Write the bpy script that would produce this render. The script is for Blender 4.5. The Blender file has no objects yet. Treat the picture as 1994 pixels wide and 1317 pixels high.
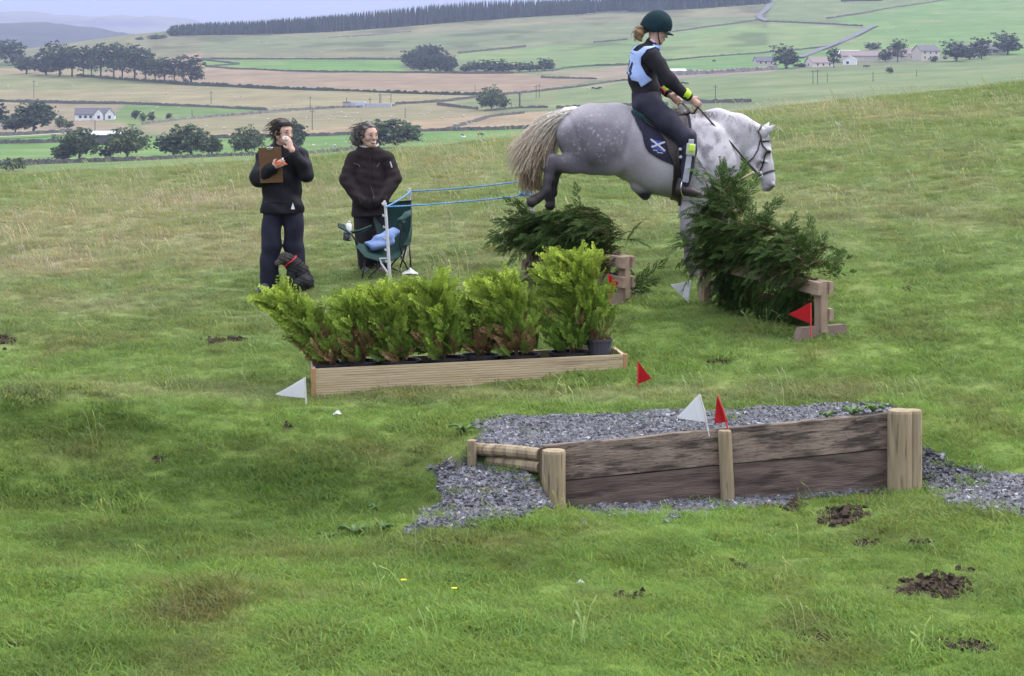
import bpy, math, random
import numpy as np
from mathutils import Vector, Matrix, Quaternion
random.seed(7)
R = np.random.default_rng(11)
scene = bpy.context.scene
COL = scene.collection

# ------------------------------------------------------------------ camera
F = 4000.0          # focal length in photo pixels (photo 1994 wide)
U0, V0 = 997.0, 150.0   # principal column, horizon row
cam_d = bpy.data.cameras.new('camera')
cam_d.sensor_width = 36.0
cam_d.lens = F / 1994.0 * 36.0
cam_d.shift_y = -(658.5 - V0) / 1994.0
cam_d.clip_start = 0.1
cam_d.clip_end = 60000.0
cam = bpy.data.objects.new('camera', cam_d)
cam.rotation_euler = (math.radians(90), 0, 0)
COL.objects.link(cam)
scene.camera = cam

HAZE = 1.2e-4        # density of the pale air
# ------------------------------------------------------------------ light
SUN_EL, SUN_AZ = 50.0, 72.0      # azimuth clockwise from +Y
world = bpy.data.worlds.new('World')
scene.world = world
world.use_nodes = True
wn = world.node_tree.nodes
wl = world.node_tree.links
wn.clear()
wo = wn.new('ShaderNodeOutputWorld')
bg = wn.new('ShaderNodeBackground')
sky = wn.new('ShaderNodeTexSky')
sky.sky_type = 'NISHITA'
sky.sun_disc = False
sky.sun_elevation = math.radians(SUN_EL)
sky.sun_rotation = math.radians(SUN_AZ)
sky.dust_density = 3.0
tc = wn.new('ShaderNodeTexCoord')
sep = wn.new('ShaderNodeSeparateXYZ')
wl.new(tc.outputs['Generated'], sep.inputs[0])
# overcast layer: cloud, paler towards the zenith as overcast skies are
rampn = wn.new('ShaderNodeValToRGB')
rampn.color_ramp.elements[0].position = 0.0
rampn.color_ramp.elements[0].color = (2.0, 2.12, 3.55, 1)
rampn.color_ramp.elements[1].position = 0.9
rampn.color_ramp.elements[1].color = (16.5, 17.0, 19.0, 1)
wl.new(sep.outputs[2], rampn.inputs[0])
cn = wn.new('ShaderNodeTexNoise')
cn.inputs['Scale'].default_value = 5.0
cn.inputs['Detail'].default_value = 6.0
cmap = wn.new('ShaderNodeMapping')
cmap.inputs['Scale'].default_value = (1, 1, 5)
wl.new(tc.outputs['Generated'], cmap.inputs[0])
wl.new(cmap.outputs[0], cn.inputs['Vector'])
cr = wn.new('ShaderNodeMapRange')
cr.inputs['From Min'].default_value = 0.3
cr.inputs['From Max'].default_value = 0.7
cr.inputs['To Min'].default_value = 0.86
cr.inputs['To Max'].default_value = 1.12
wl.new(cn.outputs['Fac'], cr.inputs['Value'])
cm = wn.new('ShaderNodeMix')
cm.data_type = 'RGBA'
cm.blend_type = 'MULTIPLY'
cm.inputs[0].default_value = 1.0
wl.new(rampn.outputs[0], cm.inputs[6])
wl.new(cr.outputs[0], cm.inputs[7])
mx = wn.new('ShaderNodeMix')
mx.data_type = 'RGBA'
mx.inputs[0].default_value = 0.86
wl.new(sky.outputs[0], mx.inputs[6])
wl.new(cm.outputs[2], mx.inputs[7])
wl.new(mx.outputs[2], bg.inputs[0])
bg.inputs[1].default_value = 0.1
wl.new(bg.outputs[0], wo.inputs[0])

sun_d = bpy.data.lights.new('sun', 'SUN')
sun_d.energy = 1.5
sun_d.angle = math.radians(20)
sun_d.color = (1.0, 0.96, 0.9)
sun = bpy.data.objects.new('sun', sun_d)
_el, _az = math.radians(SUN_EL), math.radians(SUN_AZ)
_s = Vector((math.sin(_az) * math.cos(_el), math.cos(_az) * math.cos(_el), math.sin(_el)))
sun.rotation_euler = (-_s).to_track_quat('-Z', 'Y').to_euler()
COL.objects.link(sun)

scene.view_settings.view_transform = 'Standard'
scene.view_settings.look = 'None'
scene.view_settings.exposure = 1.05
scene.view_settings.gamma = 1.0
scene.view_settings.use_curve_mapping = False
scene.render.engine = 'CYCLES'
scene.cycles.use_denoising = True
scene.cycles.max_bounces = 5
scene.cycles.diffuse_bounces = 3
scene.cycles.glossy_bounces = 2
scene.cycles.transmission_bounces = 3
scene.cycles.transparent_max_bounces = 6
scene.cycles.volume_bounces = 0
scene.cycles.caustics_reflective = False
scene.cycles.caustics_refractive = False

# ------------------------------------------------------------------ helpers
def P(u, v, Y):
    """the point at depth Y that stands at photo pixel (u, v)"""
    return np.array([(u - U0) / F * Y, Y, (V0 - v) / F * Y])


def tag(o, label=None, cat=None, group=None, kind=None):
    if label: o['label'] = label
    if cat: o['category'] = cat
    if group: o['group'] = group
    if kind: o['kind'] = kind
    return o


def empty(name, loc=(0, 0, 0), rz=0.0):
    o = bpy.data.objects.new(name, None)
    o.empty_display_size = 0.1
    o.location = Vector([float(c) for c in loc])
    o.rotation_euler = (0, 0, rz)
    COL.objects.link(o)
    return o


def thing(name, label, cat, loc=(0, 0, 0), rz=0.0, group=None):
    return tag(empty(name, loc, rz), label, cat, group)


def make_mesh(name, V, faces, mat=None, col=None, smooth=False, attrs=None):
    """V (n,3); faces = array (m,3|4) or list of such arrays"""
    V = np.asarray(V, dtype=np.float32).reshape(-1, 3)
    if isinstance(faces, np.ndarray): faces = [faces]
    faces = [np.asarray(f, dtype=np.int32) for f in faces if len(f)]
    me = bpy.data.meshes.new(name)
    me.vertices.add(len(V))
    me.vertices.foreach_set('co', V.ravel())
    if faces:
        loops = np.concatenate([f.ravel() for f in faces])
        sizes = np.concatenate([np.full(len(f), f.shape[1], np.int32) for f in faces])
        starts = np.concatenate([[0], np.cumsum(sizes)[:-1]]).astype(np.int32)
        me.loops.add(len(loops))
        me.loops.foreach_set('vertex_index', loops.astype(np.int32))
        me.polygons.add(len(sizes))
        me.polygons.foreach_set('loop_start', starts)
        me.polygons.foreach_set('loop_total', sizes)
        me.polygons.foreach_set('use_smooth', np.full(len(sizes), bool(smooth)))
    if col is not None:
        a = me.color_attributes.new('Col', 'FLOAT_COLOR', 'POINT')
        c = np.ones((len(V), 4), np.float32)
        c[:, :3] = np.asarray(col, np.float32)
        a.data.foreach_set('color', c.ravel())
    for k, val in (attrs or {}).items():
        a = me.attributes.new(k, 'FLOAT', 'POINT')
        a.data.foreach_set('value', np.asarray(val, np.float32))
    me.update(calc_edges=True)
    me.validate()
    if mat: me.materials.append(mat)
    return me


def link(name, me, parent=None, loc=None, rot=None, scale=None):
    o = bpy.data.objects.new(name, me)
    COL.objects.link(o)
    if parent is not None: o.parent = parent
    if loc is not None: o.location = Vector([float(c) for c in loc])
    if rot is not None: o.rotation_euler = rot
    if scale is not None: o.scale = scale
    return o


def obj(name, V, faces, mat=None, parent=None, **k):
    loc = k.pop('loc', None); rot = k.pop('rot', None)
    return link(name, make_mesh(name, V, faces, mat, **k), parent, loc, rot)


class MB:
    """collects shapes into one mesh"""
    def __init__(s):
        s.V = []; s.Q = []; s.T = []; s.C = []; s.n = 0

    def add(s, V, Q=None, T=None, c=(1, 1, 1)):
        V = np.asarray(V, float).reshape(-1, 3)
        s.V.append(V)
        cc = np.asarray(c, float)
        s.C.append(np.broadcast_to(cc, (len(V), 3)) if cc.ndim == 1 else cc)
        if Q is not None and len(Q): s.Q.append(np.asarray(Q, int).reshape(-1, 4) + s.n)
        if T is not None and len(T): s.T.append(np.asarray(T, int).reshape(-1, 3) + s.n)
        s.n += len(V)
        return s

    def box(s, lo, hi, M=None, c=(1, 1, 1), bev=0.0):
        lo = np.array(lo, float); hi = np.array(hi, float)
        if bev <= 0:
            V = np.array([[x, y, z] for z in (lo[2], hi[2]) for y in (lo[1], hi[1]) for x in (lo[0], hi[0])])
            Q = [[0, 2, 3, 1], [4, 5, 7, 6], [0, 1, 5, 4], [2, 6, 7, 3], [0, 4, 6, 2], [1, 3, 7, 5]]
            T = []
        else:
            V = []; idx = {}
            for k in (0, 1):
                for j in (0, 1):
                    for i in (0, 1):
                        cnr = np.array([(lo, hi)[i][0], (lo, hi)[j][1], (lo, hi)[k][2]])
                        inn = np.array([(1, -1)[i], (1, -1)[j], (1, -1)[k]]) * bev
                        for ax in range(3):
                            p = cnr + inn; p[ax] = cnr[ax]
                            idx[(i, j, k, ax)] = len(V); V.append(p)
            I = idx; Q = []
            Q += [[I[0, 0, 0, 2], I[0, 1, 0, 2], I[1, 1, 0, 2], I[1, 0, 0, 2]], [I[0, 0, 1, 2], I[1, 0, 1, 2], I[1, 1, 1, 2], I[0, 1, 1, 2]]]
            Q += [[I[0, 0, 0, 1], I[1, 0, 0, 1], I[1, 0, 1, 1], I[0, 0, 1, 1]], [I[0, 1, 0, 1], I[0, 1, 1, 1], I[1, 1, 1, 1], I[1, 1, 0, 1]]]
            Q += [[I[0, 0, 0, 0], I[0, 0, 1, 0], I[0, 1, 1, 0], I[0, 1, 0, 0]], [I[1, 0, 0, 0], I[1, 1, 0, 0], I[1, 1, 1, 0], I[1, 0, 1, 0]]]
            for a in (0, 1):
                for b in (0, 1):
                    Q.append([I[0, a, b, 1], I[1, a, b, 1], I[1, a, b, 2], I[0, a, b, 2]])
                    Q.append([I[a, 0, b, 0], I[a, 1, b, 0], I[a, 1, b, 2], I[a, 0, b, 2]])
                    Q.append([I[a, b, 0, 0], I[a, b, 1, 0], I[a, b, 1, 1], I[a, b, 0, 1]])
            T = [[I[i, j, k, 0], I[i, j, k, 1], I[i, j, k, 2]] for i in (0, 1) for j in (0, 1) for k in (0, 1)]
            V = np.array(V)
        if M is not None:
            Mn = np.array(M); V = V @ Mn[:3, :3].T + Mn[:3, 3]
        return s.add(V, Q, T, c)

    def tube(s, pts, rad, n=8, c=(1, 1, 1), cap=True):
        pts = np.asarray(pts, float); m = len(pts)
        rad = np.broadcast_to(np.asarray(rad, float), (m,))
        t = np.gradient(pts, axis=0)
        t /= np.linalg.norm(t, axis=1)[:, None] + 1e-12
        ref = np.array([0, 0, 1.0]) if abs(t[0][2]) < 0.9 else np.array([1.0, 0, 0])
        a0 = np.cross(t[0], ref); a0 /= np.linalg.norm(a0)
        V = []
        ang = np.arange(n) / n * 2 * np.pi
        for i in range(m):
            a0 = a0 - t[i] * np.dot(a0, t[i]); a0 /= np.linalg.norm(a0) + 1e-12
            b0 = np.cross(t[i], a0)
            V.append(pts[i] + rad[i] * (np.cos(ang)[:, None] * a0 + np.sin(ang)[:, None] * b0))
        V = np.concatenate(V)
        i = np.arange(m - 1)[:, None] * n; j = np.arange(n)[None]
        j2 = (j + 1) % n
        Q = np.stack([i + j, i + j2, i + n + j2, i + n + j], -1).reshape(-1, 4)
        T = []
        if cap:
            for base, ctr, flip in ((0, pts[0], True), ((m - 1) * n, pts[-1], False)):
                k = len(V); V = np.vstack([V, ctr])
                for jj in range(n):
                    a, b = base + jj, base + (jj + 1) % n
                    T.append([b, a, k] if flip else [a, b, k])
        cc = np.asarray(c, float)
        if cc.ndim == 2:
            cc = np.repeat(cc, n, axis=0)
            if cap: cc = np.vstack([cc, cc[0], cc[-1]])
        return s.add(V, Q, T, cc)

    def build(s, name, mat=None, parent=None, smooth=False, colours=False, loc=None, rot=None):
        return link(name, s.mesh(name, mat, smooth, colours), parent, loc, rot)

    def mesh(s, name, mat=None, smooth=False, colours=False):
        V = np.concatenate(s.V)
        f = []
        if s.Q: f.append(np.concatenate(s.Q))
        if s.T: f.append(np.concatenate(s.T))
        return make_mesh(name, V, f, mat, col=np.concatenate(s.C) if colours else None, smooth=smooth)


# ------------------------------------------------------------------ noise
def hash2(ix, iy, seed):
    h = (ix.astype(np.int64) * 374761393 + iy.astype(np.int64) * 668265263 + seed * 1442695041) & 0x7fffffff
    h = ((h ^ (h >> 13)) * 1274126177) & 0x7fffffff
    return ((h ^ (h >> 16)) & 0xffff) / 65535.0


def vnoise(x, y, seed=0):
    ix = np.floor(x); iy = np.floor(y)
    fx = x - ix; fy = y - iy
    fx = fx * fx * (3 - 2 * fx); fy = fy * fy * (3 - 2 * fy)
    a = hash2(ix, iy, seed); b = hash2(ix + 1, iy, seed)
    c = hash2(ix, iy + 1, seed); d = hash2(ix + 1, iy + 1, seed)
    return (a * (1 - fx) + b * fx) * (1 - fy) + (c * (1 - fx) + d * fx) * fy


def fbm(x, y, seed=0, oct=4):
    s = 0; a = 0.5
    for k in range(oct):
        s = s + a * vnoise(x * 2 ** k, y * 2 ** k, seed + k * 17); a *= 0.5
    return s / (1 - 0.5 ** oct)


def sstep(a, b, x):
    t = np.clip((x - a) / (b - a), 0, 1)
    return t * t * (3 - 2 * t)


# ------------------------------------------------------------------ materials
def new_mat(name):
    m = bpy.data.materials.new(name)
    m.use_nodes = True
    nt = m.node_tree
    return m, nt, nt.nodes['Principled BSDF']


def mat(name, c1, c2=None, rough=0.8, scale=8.0, detail=5.0, stretch=None, bump=0.0, bscale=None, attr=False, spec=0.3,
        metal=0.0, lo=0.35, hi=0.65, sheen=0.0, trans=0.0, spots=None, bdist=0.01):
    """procedural: two colours mixed by noise (or vertex colour 'Col' varied by noise), with fine bump"""
    m, nt, b = new_mat(name)
    N, L = nt.nodes, nt.links
    co = N.new('ShaderNodeTexCoord')
    mp = N.new('ShaderNodeMapping')
    if stretch: mp.inputs['Scale'].default_value = stretch
    L.new(co.outputs['Object'], mp.inputs[0])
    nz = N.new('ShaderNodeTexNoise')
    nz.inputs['Scale'].default_value = scale
    nz.inputs['Detail'].default_value = detail
    L.new(mp.outputs[0], nz.inputs['Vector'])
    mr = N.new('ShaderNodeMapRange')
    mr.inputs['From Min'].default_value = lo; mr.inputs['From Max'].default_value = hi
    L.new(nz.outputs['Fac'], mr.inputs['Value'])
    mix = N.new('ShaderNodeMix'); mix.data_type = 'RGBA'
    L.new(mr.outputs[0], mix.inputs[0])
    if attr:
        at = N.new('ShaderNodeVertexColor'); at.layer_name = 'Col'
        mul = N.new('ShaderNodeMix'); mul.data_type = 'RGBA'; mul.blend_type = 'MULTIPLY'
        mul.inputs[0].default_value = 1.0
        mix.inputs[6].default_value = (*c1, 1); mix.inputs[7].default_value = (*(c2 or c1), 1)
        L.new(at.outputs[0], mul.inputs[6]); L.new(mix.outputs[2], mul.inputs[7])
        out = mul.outputs[2]
    else:
        mix.inputs[6].default_value = (*c1, 1); mix.inputs[7].default_value = (*(c2 or c1), 1)
        out = mix.outputs[2]
    if spots:   # (scale, threshold lo, hi, colour, amount): dirt, knots, wear
        for sc, a0, a1, colr, amt in spots:
            n2 = N.new('ShaderNodeTexNoise'); n2.inputs['Scale'].default_value = sc; n2.inputs['Detail'].default_value = 7
            L.new(mp.outputs[0], n2.inputs['Vector'])
            r2 = N.new('ShaderNodeMapRange'); r2.inputs['From Min'].default_value = a0; r2.inputs['From Max'].default_value = a1
            r2.inputs['To Max'].default_value = amt
            L.new(n2.outputs['Fac'], r2.inputs['Value'])
            m3 = N.new('ShaderNodeMix'); m3.data_type = 'RGBA'
            m3.inputs[7].default_value = (*colr, 1)
            L.new(r2.outputs[0], m3.inputs[0]); L.new(out, m3.inputs[6])
            out = m3.outputs[2]
    L.new(out, b.inputs['Base Color'])
    b.inputs['Roughness'].default_value = rough
    b.inputs['Specular IOR Level'].default_value = spec
    b.inputs['Metallic'].default_value = metal
    if sheen: b.inputs['Sheen Weight'].default_value = sheen
    if bump:
        bn = N.new('ShaderNodeTexNoise'); bn.inputs['Scale'].default_value = bscale or scale * 4
        bn.inputs['Detail'].default_value = 4
        L.new(mp.outputs[0], bn.inputs['Vector'])
        bp = N.new('ShaderNodeBump'); bp.inputs['Strength'].default_value = bump; bp.inputs['Distance'].default_value = bdist
        L.new(bn.outputs['Fac'], bp.inputs['Height'])
        L.new(bp.outputs[0], b.inputs['Normal'])
    if trans:
        tr = N.new('ShaderNodeBsdfTranslucent')
        L.new(out, tr.inputs['Color'])
        ms = N.new('ShaderNodeMixShader'); ms.inputs[0].default_value = trans
        L.new(b.outputs[0], ms.inputs[1]); L.new(tr.outputs[0], ms.inputs[2])
        L.new(ms.outputs[0], N['Material Output'].inputs['Surface'])
    return m


# ------------------------------------------------------------------ smooth bodies (implicit surface -> one continuous mesh)
class Body:
    """union of tapered capsules with smooth joins; units metres"""
    def __init__(s, k=0.03):
        s.p = []; s.k = k

    def cap(s, a, b, ra, rb=None, w=1.0, n=(0, 1, 0), k=None):
        """capsule a-b; w scales its half width along n"""
        s.p.append((np.array(a, float), np.array(b, float), ra, ra if rb is None else rb, w, np.array(n, float), s.k if k is None else k))
        return s

    def ball(s, a, r, w=1.0, n=(0, 1, 0), k=None):
        return s.cap(a, a, r, r, w, n, k)

    def chain(s, pts, w=1.0, n=(0, 1, 0), k=None):
        """pts: list of (point, radius)"""
        for (a, ra), (b, rb) in zip(pts[:-1], pts[1:]): s.cap(a, b, ra, rb, w, n, k)
        return s

    def __call__(s, X):
        d = np.full(len(X), 9.0)
        for a, b, ra, rb, w, n, k in s.p:
            q = X - a; ab = b - a
            if w != 1.0:
                q = q + np.outer(q @ n, n) * (1 / w - 1); ab = ab + n * np.dot(ab, n) * (1 / w - 1)
            L2 = ab @ ab
            t = np.clip(q @ ab / L2, 0, 1) if L2 > 1e-9 else np.zeros(len(X))
            di = np.sqrt(((q - t[:, None] * ab) ** 2).sum(1)) - (ra + (rb - ra) * t)
            if w < 1: di = di * max(w, 0.6)
            h = np.clip(0.5 + 0.5 * (d - di) / k, 0, 1)
            d = d * (1 - h) + di * h - k * h * (1 - h)
        return d

    def bounds(s, pad=0.03):
        lo = np.full(3, 1e9); hi = -lo
        for a, b, ra, rb, w, n, k in s.p:
            r = max(ra, rb) * max(1, w)
            lo = np.minimum(lo, np.minimum(a, b) - r); hi = np.maximum(hi, np.maximum(a, b) + r)
        return lo - pad, hi + pad


def polygonise(f, lo, hi, h, smooth=1):
    """surface nets"""
    lo = np.asarray(lo, float); hi = np.asarray(hi, float)
    B = 4
    nb = np.maximum(1, np.ceil((hi - lo) / (h * B)).astype(int))
    n = nb * B
    # coarse pass
    g = [lo[i] + (np.arange(nb[i]) + 0.5) * h * B for i in range(3)]
    Cx = np.stack(np.meshgrid(*g, indexing='ij'), -1).reshape(-1, 3)
    dc = f(Cx).reshape(nb)
    act = np.abs(dc) < h * B * 1.6
    full = np.repeat(np.repeat(np.repeat(np.where(dc > 0, 1.0, -1.0), B, 0), B, 1), B, 2)
    am = np.repeat(np.repeat(np.repeat(act, B, 0), B, 1), B, 2)
    ii = np.argwhere(am)
    X = lo + (ii + 0.5) * h
    full[am] = f(X)
    D = full
    sg = D < 0
    nx, ny, nz = n
    c = sg[:-1, :-1, :-1].astype(np.int8)
    tot = np.zeros((nx - 1, ny - 1, nz - 1), np.int8)
    corners = [(i, j, k) for i in (0, 1) for j in (0, 1) for k in (0, 1)]
    def sl(o): return tuple(slice(o[a], n[a] - 1 + o[a]) for a in range(3))
    for o in corners: tot += sg[sl(o)]
    cell = (tot > 0) & (tot < 8)
    cid = np.argwhere(cell)
    idx = np.full(cell.shape, -1, int); idx[cell] = np.arange(len(cid))
    acc = np.zeros((len(cid), 3)); cnt = np.zeros(len(cid))
    for o in corners:
        for ax in range(3):
            if o[ax]: continue
            o2 = list(o); o2[ax] = 1
            a = D[tuple((cid + np.array(o)).T)]; b = D[tuple((cid + np.array(o2)).T)]
            m = (a < 0) != (b < 0)
            t = np.where(m, a / np.where(np.abs(a - b) < 1e-9, 1, a - b), 0)
            p = np.tile(np.array(o, float), (len(cid), 1)); p[:, ax] += t
            acc[m] += p[m]; cnt[m] += 1
    V = lo + (cid + acc / cnt[:, None] + 0.5) * h
    faces = []
    for ax in range(3):
        o = [0, 0, 0]; o[ax] = 1
        s0 = [slice(None)] * 3; s1 = [slice(None)] * 3
        s0[ax] = slice(0, n[ax] - 1); s1[ax] = slice(1, n[ax])
        A = sg[tuple(s0)]; Bm = sg[tuple(s1)]
        e = np.argwhere(A != Bm)
        b1, b2 = (ax + 1) % 3, (ax + 2) % 3
        ok = (e[:, b1] > 0) & (e[:, b2] > 0) & (e[:, b1] < n[b1] - 1) & (e[:, b2] < n[b2] - 1)
        e = e[ok]
        d1 = np.zeros(3, int); d1[b1] = 1
        d2 = np.zeros(3, int); d2[b2] = 1
        q = np.stack([idx[tuple((e - d1 - d2).T)], idx[tuple((e - d2).T)], idx[tuple(e.T)], idx[tuple((e - d1).T)]], 1)
        fl = sg[tuple(e.T)]
        q[~fl] = q[~fl][:, ::-1]
        faces.append(q)
    Q = np.concatenate(faces)
    Q = Q[(Q >= 0).all(1)]
    for _ in range(smooth):
        S = np.zeros_like(V); Nn = np.zeros(len(V))
        for i in range(4):
            a, b = Q[:, i], Q[:, (i + 1) % 4]
            np.add.at(S, a, V[b]); np.add.at(Nn, a, 1)
            np.add.at(S, b, V[a]); np.add.at(Nn, b, 1)
        V = V * 0.5 + 0.5 * S / np.maximum(Nn, 1)[:, None]
    return V, Q


def skin(name, f, h, mat, parent, lo=None, hi=None, col=None, smooth=1, attrs=None, loc=None):
    if lo is None: lo, hi = f.bounds(h * 4)
    V, Q = polygonise(f, lo, hi, h, smooth)
    return obj(name, V, Q, mat, parent, col=col(V) if col else None, smooth=True, attrs={k: g(V) for k, g in attrs.items()} if attrs else None, loc=loc)


def shell(f, t0, t1, region):
    """a layer lying on body f between distances t0 and t1, cut by region(X) < 0"""
    def g(X):
        d = f(X)
        return np.maximum(np.maximum(d - t1, t0 - d), region(X))
    return g


def to_surface(f, X, off):
    """move points on to the surface at height off"""
    X = np.array(X, float); e = 1e-3
    for _ in range(12):
        d = f(X) - off
        G = np.stack([(f(X + np.eye(3)[i] * e) - f(X - np.eye(3)[i] * e)) / (2 * e) for i in range(3)], 1)
        X = X - 0.8 * (d / np.maximum((G ** 2).sum(1), 0.05))[:, None] * G
    return X


def unit(v):
    v = np.array(v, float); return v / np.linalg.norm(v)

# ------------------------------------------------------------------ terrain
def pchip(x, y, xi):
    """monotone cubic through (x, y[..., k]) along axis 0"""
    x = np.asarray(x, float); y = np.asarray(y, float)
    h = np.diff(x)[:, None]; d = np.diff(y, axis=0) / h
    m = np.zeros_like(y)
    w1 = 2 * h[1:] + h[:-1]; w2 = h[1:] + 2 * h[:-1]
    with np.errstate(divide='ignore', invalid='ignore'):
        hm = (w1 + w2) / (w1 / d[:-1] + w2 / d[1:])
    m[1:-1] = np.where(d[:-1] * d[1:] > 0, hm, 0)
    m[0] = d[0]; m[-1] = d[-1]
    xi = np.clip(xi, x[0], x[-1])
    k = np.clip(np.searchsorted(x, xi) - 1, 0, len(x) - 2)
    t = ((xi - x[k]) / (x[k + 1] - x[k]))[:, None]; hh = (x[k + 1] - x[k])[:, None]
    return ((2 * t ** 3 - 3 * t ** 2 + 1) * y[k] + (t ** 3 - 2 * t ** 2 + t) * hh * m[k]
            + (-2 * t ** 3 + 3 * t ** 2) * y[k + 1] + (t ** 3 - t ** 2) * hh * m[k + 1])


class Table:
    """heights given as the photo row where the ground at depth Y shows"""
    def __init__(s, us, Ys, v, nY, pw):
        us = np.array(us, float); Ys = np.array(Ys, float)
        Z = (V0 - np.array(v, float).T) / F * Ys[:, None]
        s.t = np.linspace(0, 1, nY)
        s.Y = Ys[0] * (Ys[-1] / Ys[0]) ** s.t
        Zy = pchip(Ys, Z, s.Y)
        s.u = np.arange(us[0], us[-1] + 1, 12.0)
        s.Z = pchip(us, Zy.T, s.u).T          # (nY, nu)
        s.r = np.log(Ys[-1] / Ys[0])
        if pw: s.Z = s.Z - (sstep(24, 42, s.Y) * s.Y * 15 / F)[:, None]

    def z(s, u, Y):
        ty = np.clip(np.log(np.maximum(Y, 1e-3) / s.Y[0]) / s.r, 0, 0.999999) * (len(s.Y) - 1)
        tu = np.clip((u - s.u[0]) / 12.0, 0, len(s.u) - 1.001)
        i = ty.astype(int); j = tu.astype(int); a = ty - i; b = tu - j
        Z = s.Z
        return (Z[i, j] * (1 - a) + Z[i + 1, j] * a) * (1 - b) + (Z[i, j + 1] * (1 - a) + Z[i + 1, j + 1] * a) * b


NY = [1, 3, 6, 8, 9, 10, 11, 12, 12.6, 13.3, 14, 14.8, 15.5, 16.7, 18, 19.7, 22, 26, 32, 40, 50, 65, 110]
N0 = [8900, 3400, 1900, 1475]
near_T = Table([-500, 0, 500, 1000, 1500, 1994, 2500], NY, [
    N0 + [1317, 1205, 1115, 1045, 1005, 945, 865, 795, 765, 710, 650, 580, 525, 455, 397, 355, 345, 352, 390],
    N0 + [1317, 1205, 1115, 1045, 1005, 935, 860, 795, 762, 705, 640, 575, 520, 450, 390, 345, 331, 336, 375],
    N0 + [1317, 1210, 1125, 1062, 1030, 965, 890, 815, 775, 705, 635, 563, 505, 432, 368, 320, 302, 306, 345],
    N0 + [1317, 1215, 1130, 1062, 1020, 985, 905, 812, 758, 690, 600, 525, 450, 385, 325, 280, 262, 265, 305],
    N0 + [1317, 1215, 1125, 1050, 1005, 955, 880, 790, 725, 640, 570, 500, 425, 350, 285, 228, 204, 207, 250],
    N0 + [1300, 1195, 1105, 1025, 980, 930, 850, 765, 705, 620, 545, 470, 390, 305, 235, 175, 148, 150, 195],
    N0 + [1290, 1185, 1095, 1010, 960, 910, 825, 740, 680, 595, 520, 440, 350, 265, 190, 125, 95, 96, 140]], 300, 1)
far_T = Table([-600, 0, 330, 640, 1000, 1500, 1994, 2600], [85, 110, 200, 400, 600, 800, 1000, 1200, 1400, 1700, 2050, 2300, 2700, 3600], [
    [372, 378, 365, 352, 320, 278, 240, 198, 160, 130, 118, 112, 116, 130],
    [362, 370, 360, 350, 318, 276, 238, 195, 155, 120, 102, 98, 104, 120],
    [345, 356, 352, 345, 312, 268, 230, 184, 148, 105, 69, 62, 80, 100],
    [322, 335, 338, 336, 305, 262, 224, 178, 142, 98, 61, 50, 70, 90],
    [290, 305, 318, 325, 298, 255, 218, 176, 140, 90, 35, 18, 40, 70],
    [230, 252, 275, 285, 262, 212, 168, 138, 116, 72, 11, -22, -30, -10],
    [172, 195, 225, 240, 222, 180, 145, 122, 100, 55, 0, -50, -90, -120],
    [120, 140, 180, 200, 185, 150, 120, 98, 78, 30, -30, -80, -130, -170]], 400, 0)

# plan of the gravel step: front plank A-B, log side C-A, back E-D
def PX(u, Y): return np.array([(u - U0) / F * Y, Y])
SA, SB = PX(1062, 13.33), PX(1765, 13.58)
SC, SD, SE = PX(922, 13.72), PX(1722, 14.55), PX(935, 14.7)
ZA, ZB, ZD, ZE = -2.425, -2.225, -2.336, -2.43


def in_poly(x, y, poly):
    poly = np.asarray(poly, float); r = np.zeros(np.shape(x), bool); j = len(poly) - 1
    for i in range(len(poly)):
        xi, yi = poly[i]; xj, yj = poly[j]
        c = ((yi > y) != (yj > y)) & (x < (xj - xi) * (y - yi) / ((yj - yi) if yj != yi else 1e-9) + xi)
        r ^= c; j = i
    return r


def seg_d(x, y, a, b):
    ab = b - a; t = np.clip(((x - a[0]) * ab[0] + (y - a[1]) * ab[1]) / (ab @ ab), 0, 1)
    return np.hypot(x - a[0] - t * ab[0], y - a[1] - t * ab[1])


STEP = [SA, SB, SD, SE, SC]
BUMPS = [  # photo u, v-depth Y, width x, width y, height: hummocks of the pasture
    (110, 14.7, .55, .35, .19), (350, 14.75, .8, .3, .05), (600, 14.6, .7, .3, .05), (300, 13.0, 1.3, .35, -.06), (930, 12.35, .6, .3, .11), (350, 10.4, .5, .28, .10), (700, 13.9, .7, .4, .05),
    (180, 11.6, .6, .3, -.05), (560, 12.2, .8, .25, -.04), (1250, 11.6, .4, .3, .04), (1650, 12.2, .35, .25, .05),
    (450, 13.3, .4, .25, .06), (250, 13.2, .5, .25, .05), (1450, 10.3, .6, .3, .03), (60, 10.6, .4, .25, .04),
    (1850, 11.0, .5, .3, .03), (1050, 10.0, .6, .3, .03)]


def step_frame(x, y):
    """signed distance behind the plank line, and the parameter along it"""
    d = SB - SA; L = np.linalg.norm(d); d = d / L; nn = np.array([-d[1], d[0]])
    f1 = (x - SA[0]) * nn[0] + (y - SA[1]) * nn[1]
    s = ((x - SA[0]) * d[0] + (y - SA[1]) * d[1]) / L
    d2 = SA - SC; d2 = d2 / np.linalg.norm(d2); n2 = np.array([-d2[1], d2[0]])
    f2 = (x - SC[0]) * n2[0] + (y - SC[1]) * n2[1]
    t2 = (x - SC[0]) * d2[0] + (y - SC[1]) * d2[1]
    f2 = np.where(t2 < 0, f2 + .04 + 9 * (t2 < -.02), f2)     # beyond the log end the bank is plain turf
    return f1, s, f2


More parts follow.
